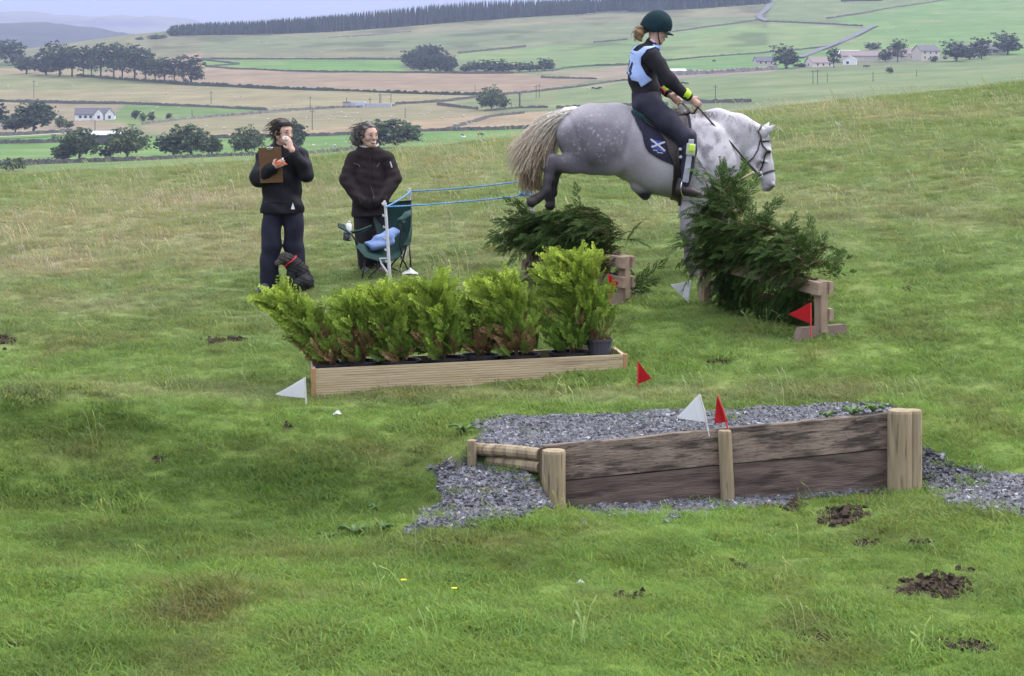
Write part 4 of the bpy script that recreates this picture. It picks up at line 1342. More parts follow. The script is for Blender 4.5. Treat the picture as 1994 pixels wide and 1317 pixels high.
# ------------------------------------------------------------------ sheep and cattle far off
fleece_mat = mat('fleece', (.42, .40, .36), (.52, .50, .46), rough=1, scale=6)
def beast(name, L, hgt, m_):
    mb = MB()
    a = np.linspace(0, 1, 6)
    mb.tube([(-L / 2, 0, hgt * .66), (-L * .42, 0, hgt * .7), (0, 0, hgt * .70), (L * .38, 0, hgt * .70), (L * .48, 0, hgt * .72)], [.06, hgt * .26, hgt * .30, hgt * .25, .1], 8)
    mb.tube([(L * .42, 0, hgt * .75), (L * .6, 0, hgt * .55), (L * .72, 0, hgt * .30)], [hgt * .14, hgt * .11, hgt * .07], 6)
    for x in (-L * .35, L * .33):
        for y in (-.12, .12): mb.tube([(x, y * hgt * 1.4, hgt * .5), (x, y * hgt * 1.4, 0)], [.07 * hgt, .045 * hgt], 5)
    return mb.mesh(name, m_, smooth=True)


sheep_me = beast('sheep', 1.15, .85, fleece_mat)
cow_me = beast('cow', 2.1, 1.4, mat('black_hide', (.015, .015, .016)))
sr = np.random.default_rng(8)
SH = [((660, 232), 30, 9, 16), ((720, 235), 40, 8, 10), ((900, 235), 60, 10, 20), ((560, 212), 40, 4, 8), ((350, 182), 60, 5, 8), ((60, 168), 55, 9, 10), ((130, 170), 20, 6, 6), ((590, 232), 40, 12, 10), ((800, 180), 80, 10, 4), ((820, 225), 60, 9, 8),
      ((480, 190), 80, 8, 9), ((440, 175), 40, 3, 3), ((240, 186), 50, 8, 5), ((1150, 172), 30, 4, 2), ((1800, 60), 110, 30, 18), ((1650, 40), 60, 12, 5), ((640, 105), 60, 8, 4), ((560, 82), 90, 6, 6), ((700, 75), 90, 6, 3),
      ((660, 285), 20, 5, 4), ((600, 292), 20, 4, 2), ((30, 175), 25, 6, 5), ((520, 240), 40, 8, 3), ((1080, 232), 50, 5, 3), ((400, 255), 40, 8, 4), ((970, 248), 20, 4, 2), ((50, 146), 30, 3, 4), ((300, 218), 40, 5, 4)]
def _where(u, v):
    if v < 110: return 'on the high moor under the forest' if u < 1300 else 'on the bright green slope above the farm'
    if u < 200: return 'in the field below the long hillside clump'
    if u < 480: return 'in the tan field right of the white house'
    if u < 680: return 'in the tan field between the two women'
    if u < 850: return 'in the tan field above the smiling woman'
    return 'in the tan field left of the horse tail'


FLOCK = {s_[0]: _where(*s_[0]) for s_ in SH}
for (cu, cv), ru, rv, n in SH:
    for i in range((n * 3 + 4) // 5):
        u, v = cu + sr.normal() * ru * .7, cv + sr.normal() * rv * .6
        p = far_at(u, v)
        flock = FLOCK[(cu, cv)]
        o = link('sheep', sheep_me, None, p + np.array([0, 0, .3]), (0, 0, sr.uniform(0, 6.28)), (1.05, 1.05, 1.05))
        tag(o, 'tiny white sheep grazing ' + flock, 'sheep', 'sheep ' + flock)
for u, v in [(1155, 176), (1163, 177), (1330, 166), (1337, 167), (1390, 122), (1684, 133), (1690, 133), (935, 268), (560, 250), (1168, 175)]:
    p = far_at(u, v)
    tag(link('cow', cow_me, None, p + np.array([0, 0, .3]), (0, 0, sr.uniform(-.6, .6)), None), 'small black cow grazing in the far green fields', 'cow', 'black cattle in the far fields')
# black and white pony lying in the meadow by the brow
p = far_at(903, 271)
t = thing('pony', 'black and white pony in the bright meadow right of the smiling woman', 'pony', p, .4)
pb = MB(); pb.tube([(-.9, 0, .62), (-.6, 0, .72), (.2, 0, .74), (.7, 0, .8)], [.1, .42, .42, .3], 8); pb.build('body', mat('white_coat', (.7, .7, .68)), t, smooth=True)
pb = MB(); pb.tube([(.1, 0, .9), (-.5, 0, 1.5), (-.75, 0, 1.75), (-1.05, 0, 1.5)], [.3, .24, .2, .1], 7); pb.build('head', mat('black_coat', (.012, .012, .012)), t, smooth=True)

# ------------------------------------------------------------------ timber
old_plank = mat('old_plank', (.155, .117, .090), (.26, .20, .155), rough=.85, scale=3, stretch=(1.5, 9, 9), bump=.7, bscale=10, spec=.2,
                spots=[(2.6, .47, .60, (.026, .021, .02), .78), (7, .52, .70, (.24, .20, .165), .55), (16, .58, .68, (.02, .017, .016), .7)])
low_plank = mat('damp_plank', (.090, .066, .054), (.155, .118, .095), rough=.85, scale=3, stretch=(1.5, 9, 9), bump=.7, bscale=10, spec=.2,
                spots=[(2.5, .52, .68, (.03, .024, .022), .7), (7, .55, .72, (.13, .11, .10), .45)])
post_wood = mat('post_wood', (.24, .19, .115), (.33, .27, .17), rough=.8, scale=4, stretch=(5, 5, .5), bump=.4, bscale=12, spots=[(3, .48, .66, (.13, .095, .06), .75), (9, .56, .70, (.07, .05, .04), .7)])
deck_wood = mat('deck_wood', (.37, .29, .17), (.48, .385, .245), rough=.8, scale=3, stretch=(.4, 5, 5), bump=.35, bscale=16, spots=[(3, .56, .72, (.17, .12, .08), .75), (7, .62, .75, (.24, .16, .09), .6)])
rail_wood = mat('rail_wood', (.24, .17, .12), (.31, .235, .17), rough=.8, scale=4, stretch=(.5, 5, 5), bump=.35, spots=[(3, .55, .75, (.20, .14, .10), .6)])
foot_wood = mat('foot_wood', (.14, .10, .08), (.20, .15, .12), rough=.85, scale=4, stretch=(.5, 5, 5), bump=.35, spots=[(4, .5, .7, (.12, .08, .06), .6)])


def frame(a, b, up=(0, 0, 1)):
    """matrix with x from a to b, z as near up as may be"""
    x = unit(np.array(b) - np.array(a)); y = unit(np.cross(up, x)); z = np.cross(x, y)
    M = np.eye(4); M[:3, 0] = x; M[:3, 1] = y; M[:3, 2] = z; M[:3, 3] = a
    return Matrix(M.tolist())


def place(o, M):
    o.matrix_local = M
    return o


def board(name, a, b, w, th, m, parent, bev=.004, seg=1, up=(0, 0, 1)):
    """timber from a to b: w high, th thick, with slightly uneven edges; coordinates of the parent"""
    L = float(np.linalg.norm(np.array(b) - np.array(a)))
    mb = MB()
    if seg == 1:
        mb.box((0, -th / 2, 0), (L, th / 2, w), bev=bev)
    else:
        r = np.random.default_rng(int(L * 1000)); xs = np.linspace(0, L, seg + 1); V = []
        for i, x in enumerate(xs):
            j = r.uniform(-.004, .004, 4)
            for (y, z) in ((-th / 2, j[0]), (th / 2, j[0]), (th / 2, w - bev + j[1]), (th / 2 - bev, w + j[1]), (-th / 2 + bev, w + j[1]), (-th / 2, w - bev + j[1])): V.append((x, y, z))
        Q = []
        for i in range(seg):
            for k in range(6): Q.append([i * 6 + k, i * 6 + (k + 1) % 6, (i + 1) * 6 + (k + 1) % 6, (i + 1) * 6 + k])
        n = seg * 6
        Q += [[0, 5, 2, 1], [5, 4, 3, 2], [n, n + 1, n + 2, n + 5], [n + 5, n + 2, n + 3, n + 4]]
        mb.add(V, Q)
    o = mb.build(name, m, parent)
    return place(o, frame(a, b, up))


# ------------------------------------------------------------------ the timber step with gravel bed
Aw = np.array([SA[0], SA[1], 0]); Bw = np.array([SB[0], SB[1], 0])
root = thing('drop_step', 'plank faced timber step holding back a bed of grey gravel', 'jump step', (Aw[0], Aw[1], -2.8))
o0 = np.array([Aw[0], Aw[1], -2.8])
zat = -2.395 + 2.8, -2.180 + 2.8     # top edge left, right, above root
dB = Bw - Aw
e1 = unit(dB); nrm = np.array([-e1[1], e1[0], 0])       # pointing behind
mid0, mid1 = zat[0] - .235, zat[1] - .262
board('plank', nrm * .0 + [0, 0, mid0 + .006], dB + [0, 0, mid1 + .006], .232, .05, old_plank, root, seg=9, bev=.006)
board('plank', nrm * .004 + [0, 0, mid0 - .36], dB + nrm * .004 + [0, 0, mid1 - .36], .357, .046, low_plank, root, seg=7, bev=.004)


def stake(name, x, y, z0, z1, r, m, parent, flat=False, n=14, lean=(0, 0)):
    """round post, top slightly domed and chamfered, half round when flat"""
    mb = MB(); rr = np.random.default_rng(int(abs(x) * 997) + 3)
    mb.tube([(lean[0] * (z0 - z1), 0, z0 - z1), (lean[0] * (z0 - z1) * .5, 0, (z0 - z1) * .5), (0, 0, -.02), (0, 0, -.004), (0, 0, 0)], [r * 1.03, r * 1.01, r, r * .95, r * .88], n)
    o = mb.build(name, m, parent, smooth=False)
    o.location = (float(x), float(y), float(z1))
    return o


pL = dB * .018 - nrm * .088; pM = dB * .487 - nrm * .055; pR = dB * .985 - nrm * .092
stake('post', pL[0], pL[1], -.15, .395, .078, post_wood, root)
po = stake('post', pM[0], pM[1], -.1, .495, .045, post_wood, root, lean=(-.045, 0)); po.rotation_euler = (.0, 0, 0)
stake('post', pR[0] - .035, pR[1], -.15, .615, .082, post_wood, root)
stake('post', pR[0] + .055, pR[1] + .03, -.15, .61, .06, post_wood, root)
# log side
Cw = np.array([SC[0], SC[1], 0]) - Aw
lo_ = [(Cw + [.02, 0, .315], np.array([-.03, .03, .345]), .042), (Cw + [.1, -.02, .245], np.array([-.03, .02, .262]), .040)]
for a, b, r_ in lo_:
    L = np.linalg.norm(b - a); mb = MB(); mb.tube([(0, 0, 0), (.004, 0, 0), (L * .5, 0, .004), (L, 0, 0)], [r_ * .9, r_, r_ * 1.04, r_], 12)
    place(mb.build('log', post_wood, root, smooth=False), frame(a, b))
stake('stake', Cw[0] - .01, Cw[1] - .06, 0.18, .385, .032, post_wood, root)
board('stake', np.array([-.035, .0, .02]), np.array([-.035, .001, .40]), .05, .05, low_plank, root, up=(1, 0, 0))
# earth behind the boards
bedm = mat('gravel_fines', (.06, .06, .068), (.10, .10, .11), rough=.95, scale=30, bump=.6)

# ------------------------------------------------------------------ pennant flags
flag_white = mat('white_pennant', (.72, .73, .75), (.78, .79, .80), rough=.45, scale=3, trans=.45)
flag_red = mat('red_pennant', (.42, .008, .014), (.50, .014, .022), rough=.4, scale=3, trans=.35)
cane_mat = mat('cane', (.45, .44, .42), (.6, .58, .55), rough=.6)
redcane = mat('red_cane', (.40, .03, .03), (.5, .06, .05), rough=.6)


def pennant(label, base, top, tipd, hgt, red, cane_white=True):
    """thin cane with a triangular pennant; world points; tipd = vector from cane to tip, hgt = height along the cane"""
    base = np.array(base); top = np.array(top)
    t = thing('pennant_flag', label, 'flag', base, 0, 'red and white pennant flags marking the jumps')
    d = top - base
    MB().tube([(0, 0, -.06), d * .5, d], [.006, .006, .005], 7).build('cane', cane_mat if cane_white else redcane, t)
    ud = unit(d); n = 7; V = []
    for k in range(n):
        s_ = k / (n - 1); hh = hgt * (1 - s_) + .004
        c = d - ud * hgt * .5 + np.array(tipd) * s_ + np.array([0, .012 * math.sin(s_ * 5), -.006 * math.sin(s_ * 3)])
        for th in (-.0035, .0035): V += [c + ud * hh / 2 + [0, th, 0], c - ud * hh / 2 + [0, th, 0]]
    Q = []
    for k in range(n - 1):
        a = k * 4; Q += [[a, a + 1, a + 5, a + 4], [a + 2, a + 6, a + 7, a + 3], [a, a + 4, a + 6, a + 2], [a + 1, a + 3, a + 7, a + 5]]
    Q += [[0, 2, 3, 1], [n * 4 - 4, n * 4 - 3, n * 4 - 1, n * 4 - 2]]
    obj('pennant', V, Q and np.array(Q), flag_red if red else flag_white, t, smooth=False)
    return t


def flag_px(label, ub, vb, ut, vt, utip, vtip, hv, red, Y=None, cw=True):
    if Y is None:
        b = at(ub, vb); Y = b[1]
    b = P(ub, vb, Y); t_ = P(ut, vt, Y); tip = P(utip, vtip, Y); hgt = hv / F * Y
    ud = unit(t_ - b); anchor = t_ - ud * hgt / 2
    return pennant(label, b, t_, tip - anchor, hgt, red, cw)


flag_px('white pennant on the timber step, pointing left', 1381, 832, 1362, 768, 1318, 812, 56, False, Y=13.42)
flag_px('red pennant on the timber step beside the white one', 1420, 828, 1397, 771, 1391, 822, 54, True, Y=13.43, cw=False)
flag_px('red pennant on the grass at the right end of the plant trough', 1242, 757, 1242, 703, 1268, 736, 44, True, cw=False)
flag_px('white pennant on the grass at the left end of the plant trough', 596, 790, 594, 735, 537, 767, 40, False)
flag_px('white pennant left of the right brush jump', 1339, 592, 1346, 546, 1306, 554, 42, False)
flag_px('red pennant below the right end of the right brush jump', 1579, 641, 1579, 590, 1536, 611, 40, True, Y=16.22, cw=False)
flag_px('red pennant at the post of the left brush jump', 1187, 580, 1184, 533, 1205, 551, 37, True, Y=17.75, cw=False)

# ------------------------------------------------------------------ conifer sprays
spray_mat = mat('conifer_spray', (.8, .8, .8), (1.2, 1.2, 1.15), rough=.75, scale=14, attr=True, spec=.12, trans=.25)
twig_mat = mat('conifer_twig', (.13, .075, .04), (.21, .13, .075), rough=.8, scale=20)


def frond(L, r, c0, c1, wid=.45, droop=.15, nb=11, leaf=.010):
    """flat feathery spray along +x in the xy plane: V, Q, C"""
    V = []; Q = []; C = []
    c0 = np.array(c0); c1 = np.array(c1)
    def leafq(p, d, l, w, cc):
        n = np.array([-d[1], d[0], 0]); k = len(V)
        z = np.array([0, 0, 1.0])
        lift = r.uniform(-.3, .3) * l
        V.extend([p, p + d * l * .5 + n * w / 2 + z * lift * .4, p + d * l + z * lift, p + d * l * .5 - n * w / 2 + z * lift * .4])
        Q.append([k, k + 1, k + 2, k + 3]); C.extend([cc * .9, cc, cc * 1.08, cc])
    for i in range(nb):
        t = (i + .6) / nb; x = t * L; base = np.array([x, 0, -droop * L * t * t])
        bl = L * wid * (1 - t * .75) * r.uniform(.75, 1.15) * min(1, .5 + t * 2.2)
        cc = c0 * (1 - t) + c1 * t
        for sgn in (-1, 1):
            a = math.radians(r.uniform(32, 50)) * sgn; d = np.array([math.cos(a), math.sin(a), 0]); d = d / np.linalg.norm(d)
            dz = np.array([0, 0, -droop * .6])
            k = r.uniform(.8, 1.2)
            tipc = cc * .65 + c1 * .35
            leafq(base, d + dz * .3, bl, leaf * 1.2, cc * k)
            nsub = 3 if bl > .035 else 2
            for j in range(nsub):
                q = (j + .7) / (nsub + .6)
                for s2 in (-1, 1):
                    a2 = a + math.radians(34) * s2; d2 = np.array([math.cos(a2), math.sin(a2), 0])
                    leafq(base + d * bl * q, d2, bl * .36 * (1.1 - q * .5), leaf, tipc * k * r.uniform(.9, 1.12))
    leafq(np.array([L * .95, 0, -droop * L * .9]), np.array([1, 0, 0.]), L * .14, leaf * 1.3, c1)
    return np.array(V), np.array(Q), np.array(C)


def orient(V, p, d, up, roll=0.0):
    x = unit(d); y = unit(np.cross(up, x) + 1e-6); z = np.cross(x, y)
    c, s_ = math.cos(roll), math.sin(roll)
    y, z = y * c + z * s_, -y * s_ + z * c
    return V[:, :1] * x + V[:, 1:2] * y + V[:, 2:3] * z + np.array(p)


def bough_mesh(seed, L, c0, c1, nf=11, fl=.17, twig=True):
    """cut conifer bough along +x, drooping, carrying feathery sprays"""
    r = np.random.default_rng(seed); mb = MB()
    t = np.linspace(0, 1, 7)
    st = np.stack([t * L, np.sin(t * 2.2) * L * r.uniform(-.06, .06), -t ** 2 * L * .22 + np.sin(t * 4) * .01], 1)
    mb.tube(st, np.linspace(.007, .0016, 7), 5, c=(.15, .09, .05), cap=False)
    for i in range(nf):
        q = .12 + .85 * (i + r.uniform(0, .6)) / nf; k = int(q * 6 * .999); p = st[k] + (st[k + 1] - st[k]) * (q * 6 - k)
        ax = unit(st[k + 1] - st[k]); side = 1 if i % 2 else -1
        d = unit(ax * r.uniform(.7, 1.1) + np.array([0, side * r.uniform(.35, .8), r.uniform(-.45, .25)]))
        V, Q, C = frond(fl * r.uniform(.65, 1.15) * (1.15 - q * .45), r, np.array(c0) * r.uniform(.8, 1.2), np.array(c1) * r.uniform(.8, 1.2), wid=r.uniform(.36, .5), droop=r.uniform(.1, .35), nb=8, leaf=.0085)
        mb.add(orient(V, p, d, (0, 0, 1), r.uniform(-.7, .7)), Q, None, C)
    V, Q, C = frond(fl, r, c0, c1, droop=.25, nb=8, leaf=.0085); mb.add(orient(V, st[-1] - unit(st[-1] - st[-2]) * .02, st[-1] - st[-2], (0, 0, 1)), Q, None, C)
    return mb.mesh('bough', spray_mat, colours=True)


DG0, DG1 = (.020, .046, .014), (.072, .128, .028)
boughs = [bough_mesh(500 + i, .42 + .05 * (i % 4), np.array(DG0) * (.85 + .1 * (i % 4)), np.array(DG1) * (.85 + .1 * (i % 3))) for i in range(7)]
bare = [bough_mesh(520, .5, DG0, DG1, nf=6, fl=.10), bough_mesh(521, .4, DG0, DG1, nf=5, fl=.09)]


def put_bough(parent, me, p, d, up=(0, 0, 1), roll=0.0, s=1.0):
    x = unit(d); y = unit(np.cross(up, x) + 1e-6); z = np.cross(x, y); c, q = math.cos(roll), math.sin(roll)
    y, z = y * c + z * q, -y * q + z * c
    M = np.eye(4); M[:3, 0] = x * s; M[:3, 1] = y * s; M[:3, 2] = z * s; M[:3, 3] = p
    o = bpy.data.objects.new('bough', me); COL.objects.link(o); o.parent = parent; o.matrix_local = Matrix(M.tolist())
    return o


def brush_jump(label, a, b, railz, seed, profile, nb, rail_over=(.06, .06), flat=False):
    """two posts, front and back rails, foot boards, brushwood stuffed between; a = left end, b = right end (world x, y)"""
    r = np.random.default_rng(seed)
    A = np.array([a[0], a[1], gz(*a)]); B = np.array([b[0], b[1], gz(*b)])
    t = thing('brush_jump', label, 'brush jump', A)
    d = B - A; e = unit(np.array([d[0], d[1], 0])); n = np.array([-e[1], e[0], 0])
    for q in (A * 0, d):      # the far feet are sunk in the grass
        board('post', q + n * .0 - e * .045 + [0, 0, .03], q - e * .0449 + [0, 0, railz + .045], .09, .07, rail_wood, t, bev=.004, up=e)
        # foot: a board across, ends cut on the slant
        if q is not d: continue
        L = .29; V = []
        for y in (-.035, .035):
            for s_ in (-1, 1): V += [n * (L * s_) * 1.0 + e * y + [0, 0, -.05], n * (L - .07) * s_ + e * y + [0, 0, .085]]
        V = np.array(V) + q + [0, 0, 0]
        Q = np.array([[0, 1, 3, 2], [4, 6, 7, 5], [0, 4, 5, 1], [2, 3, 7, 6], [1, 5, 7, 3], [0, 2, 6, 4]])
        obj('foot_board', V, Q, foot_wood, t)
    rails = [(-1, railz - .06, .10), (1, railz - .06, .10), (1, .13, .095)] + ([(-1, .13, .095)] if flat else [])
    for sgn, z0, hh in rails:
        off = n * sgn * .058
        board('rail', off - e * rail_over[0] + [0, 0, z0], d + off + e * rail_over[1] + [0, 0, z0], hh, .04, rail_wood, t, seg=5)
    for k in range(nb):
        s_ = r.uniform(.0 if flat else .13, 1.0) if k % 5 else (max(.13, r.uniform(0, 1) ** 1.6 * .5) if not flat else r.uniform(.6, .97))
        top = np.interp(s_, profile[0], profile[1]) - .13
        q_ = r.uniform() ** .8
        z = railz - .02 + q_ * (top - railz + .02)
        p = d * s_ + n * r.uniform(-.13, .12) * (1.15 - .5 * q_) + [0, 0, z]
        lf = r.uniform(); end = 1.0 if s_ > .26 or flat else .05
        if not flat and s_ > .5: z = max(z, railz + .05)
        if flat: z = max(z + .05, railz + .05); lf = lf * .72 if lf < .95 else lf
        if lf < .68:      # draped over the front rail, blown towards the left
            di = -e * r.uniform(.1, .95) * end - n * r.uniform(.25, .8) + np.array([0, 0, r.uniform(-.3 if flat or s_ > .5 else -.6, .3)])
        elif lf < .86:
            di = e * r.uniform(-.4, .25) * min(1, 3 * (1.05 - s_)) - n * r.uniform(-.2, .6) + np.array([0, 0, r.uniform(.2, .8)])
        else:
            di = n * r.uniform(.2, .9) + e * r.uniform(-.6, .3) * end + np.array([0, 0, r.uniform(-.4, .4)])
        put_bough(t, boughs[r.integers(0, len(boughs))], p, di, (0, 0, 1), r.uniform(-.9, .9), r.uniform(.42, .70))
    return t, d, e, n, r


hedge_l, dl, el, nl_, rl = brush_jump('left brush jump of cut conifer below the horse hind hooves', (.185, 18.85), (.985, 18.02), .36, 601,
                                      ([-.1, 0, .2, .5, .8, 1], [.66, .74, .80, .86, .88, .84]), 200, flat=True)
for k in range(26):      # below the rails
    s_ = rl.uniform(.14, .95)
    put_bough(hedge_l, boughs[rl.integers(0, 7)], dl * s_ + [0, 0, rl.uniform(.28, .5)] + nl_ * rl.uniform(-.03, .08), np.array([0, 0, -1]) + el * rl.uniform(-.5, .3) - nl_ * rl.uniform(-.1, .5), el, rl.uniform(-.8, .8), rl.uniform(.5, .75))
for s_, dz, di in ((.55, .56, (-.1, 0, 1)), (.0, .56, (-1, -.2, -.2)), (-.03, .50, (-1, -.1, -.25)), (.0, .46, (-1, -.3, -.4)), (.05, .60, (-1, -.4, .0)), (.08, .62, (-1, -.1, .1)),
                   (-.08, .47, (-1, 0, -.3)), (.02, .66, (-.9, 0, .3)), (.95, .10, (.9, -.3, .5)), (1.0, .08, (1, .1, .3))):
    put_bough(hedge_l, boughs[rl.integers(0, 7)], dl * s_ + [0, 0, dz], np.array(di, float), (0, -1, .1), rl.uniform(-.5, .5), rl.uniform(.5, .72))

hedge_r, dr, er, nr_, rr_ = brush_jump('right brush jump of cut conifer in front of the horse chest', (1.66, 17.75), (2.47, 16.42), .40, 602,
                                       ([0, .1, .2, .32, .45, .6, .85, 1], [.80, 1.08, 1.18, 1.05, .93, .92, .92, .80]), 310)
for k in range(105):
    s_ = rr_.uniform(.13, .97)
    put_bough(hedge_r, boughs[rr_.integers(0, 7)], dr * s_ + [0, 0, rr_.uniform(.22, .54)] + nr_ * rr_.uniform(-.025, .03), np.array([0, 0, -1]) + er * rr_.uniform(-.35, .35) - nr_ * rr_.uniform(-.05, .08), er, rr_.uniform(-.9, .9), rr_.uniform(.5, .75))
for s_, dz, di, s2 in ((.10, .78, (.1, 0, 1), .8), (.18, .84, (.05, 0, 1), .85), (.22, .80, (.2, -.1, 1), .8), (.13, .9, (.2, -.1, 1), .6), (.28, .8, (.35, 0, .9), .7), (.2, .9, (.35, 0, .9), .6),
                       (.06, .60, (-1, -.1, -.25), .55), (.12, .72, (-.5, -.1, .3), .45), (.95, .55, (.8, -.1, .5), .5),
                       (.5, .7, (.3, 0, .8), .5), (.7, .66, (.4, 0, .8), .55), (.12, .7, (.0, -.3, 1), .7)):
    put_bough(hedge_r, boughs[rr_.integers(0, 7)], dr * s_ + [0, 0, dz], np.array(di, float), (0, -1, .1), rr_.uniform(-.6, .6), s2)
# a bare cut branch poking out to the right before the horse jaw
cb = MB(); cb.tube([dr * .12 + [0, -.05, .98], dr * .12 + [.16, -.1, 1.09], dr * .12 + [.30, -.14, 1.17]], [.011, .012, .014], 7)
cb.build('cut_branch', mat('cut_branch', (.20, .19, .10), (.30, .26, .15), scale=20), hedge_r, smooth=True)
for di, s_ in (((.8, -.2, .35), .97), ((.9, -.2, .0), .97)):
    put_bough(hedge_r, bare[0], dr * s_ + [0, 0, .5], np.array(di), (0, -1, 0), .2, .55)

# ------------------------------------------------------------------ trough of potted conifers
TA = at(607, 772); TB = np.array([(1220 - U0) / F * 15.9, 15.9, 0]); TB[2] = gz(TB[0], TB[1])
tr = thing('plant_trough', 'long low deck board trough holding a row of potted golden conifers', 'trough', TA)
TBl = TB - TA; TBl[2] = (150 - 742) / F * 15.9 - TA[2]
te = unit(TBl); tn = unit(np.array([-te[1], te[0], 0])); th_, td = .20, .46


def deck_board(name, a, b, w, th, parent):
    """grooved decking board"""
    L = float(np.linalg.norm(np.array(b) - np.array(a))); ng = 12; V = []; prof = []
    for i in range(ng):
        z0 = w * i / ng; z1 = w * (i + 1) / ng
        prof += [(-th / 2, z0 + .002), (-th / 2, z1 - .005), (-th / 2 + .004, z1 - .002), (-th / 2 + .004, z1 + .001)]
    prof += [(-th / 2, w), (th / 2, w), (th / 2, 0), (-th / 2, 0)]
    prof = np.array(prof); m = len(prof)
    for x in (0, L): V.append(np.stack([np.full(m, x), prof[:, 0], prof[:, 1]], 1))
    V = np.concatenate(V)
    Q = [[i, (i + 1) % m, m + (i + 1) % m, m + i] for i in range(m)]
    k = len(V); V = np.vstack([V, [[0, 0, 0], [0, 0, w], [0, -th / 2 + .005, 0], [0, th / 2, 0], [0, th / 2, w], [0, -th / 2 + .005, w], [L, -th / 2 + .005, 0], [L, th / 2, 0], [L, th / 2, w], [L, -th / 2 + .005, w]]])
    Q += [[k + 2, k + 5, k + 4, k + 3], [k + 6, k + 7, k + 8, k + 9]]
    o = obj(name, V, np.array(Q), deck_wood, parent)
    return place(o, frame(a, b))


dz0 = np.array([0, 0, -.015])
deck_board('board', dz0, TBl + dz0, th_ + .02, .028, tr)
deck_board('board', TBl + tn * td + dz0, tn * td + dz0, th_ + .02, .028, tr)
deck_board('board', tn * (td - .016) - te * .0 + dz0 + te * .016, tn * .016 + dz0 + te * .016, th_ + .015, .028, tr)
deck_board('board', TBl - te * .016 + tn * .016 + dz0, TBl - te * .016 + tn * (td - .016) + dz0, th_ + .015, .028, tr)
board('corner_post', -te * .004 - tn * .004 + [0, 0, -.02], -te * .0041 - tn * .004 + [0, 0, th_ + .012], .034, .034, mat('orange_wood', (.30, .17, .075), (.38, .23, .11), scale=5), tr, up=te)
board('corner_post', TBl - te * .029 - tn * .004 + [0, 0, -.02], TBl - te * .0291 - tn * .004 + [0, 0, th_ + .012], .034, .034, mat('orange_wood', (.30, .17, .075), (.38, .23, .11), scale=5), tr, up=te)

pot_mat = mat('black_pot', (.016, .016, .018), (.03, .03, .034), rough=.5, scale=6)
greypot_mat = mat('grey_pot', (.045, .045, .058), (.065, .065, .08), rough=.45, scale=6)
soil_mat = mat('potting_soil', (.03, .022, .016), (.05, .038, .028), rough=1, scale=30, bump=.6)
stem_mat = mat('conifer_stem', (.12, .075, .05), (.19, .125, .085), rough=.9, scale=20)


def pot(parent, loc, r1, r0, h, m, soil=True):
    mb = MB(); n = 18; a = np.arange(n) / n * 6.283; rings = []
    for z, rr in ((0, r0), (h * .86, r1 * .955), (h * .86, r1 * 1.02), (h, r1 * 1.03), (h, r1 * .94), (h * .3, r0 * .9)):
        rings.append(np.stack([np.cos(a) * rr, np.sin(a) * rr, np.full(n, z)], 1))
    V = np.concatenate(rings); i = np.arange(5)[:, None] * n; j = np.arange(n)[None]; j2 = (j + 1) % n
    Q = np.stack([i + j, i + j2, i + n + j2, i + n + j], -1).reshape(-1, 4)
    o = obj('pot', V, Q, m, parent, smooth=False, loc=loc)
    if soil:
        s_ = MB(); V = np.vstack([np.stack([np.cos(a) * r1 * .93, np.sin(a) * r1 * .93, np.full(n, h * .87)], 1), [[0, 0, h * .93]]])
        s_.add(V, None, [[k, (k + 1) % n, n] for k in range(n)]); s_.build('soil', soil_mat, o)
    return o


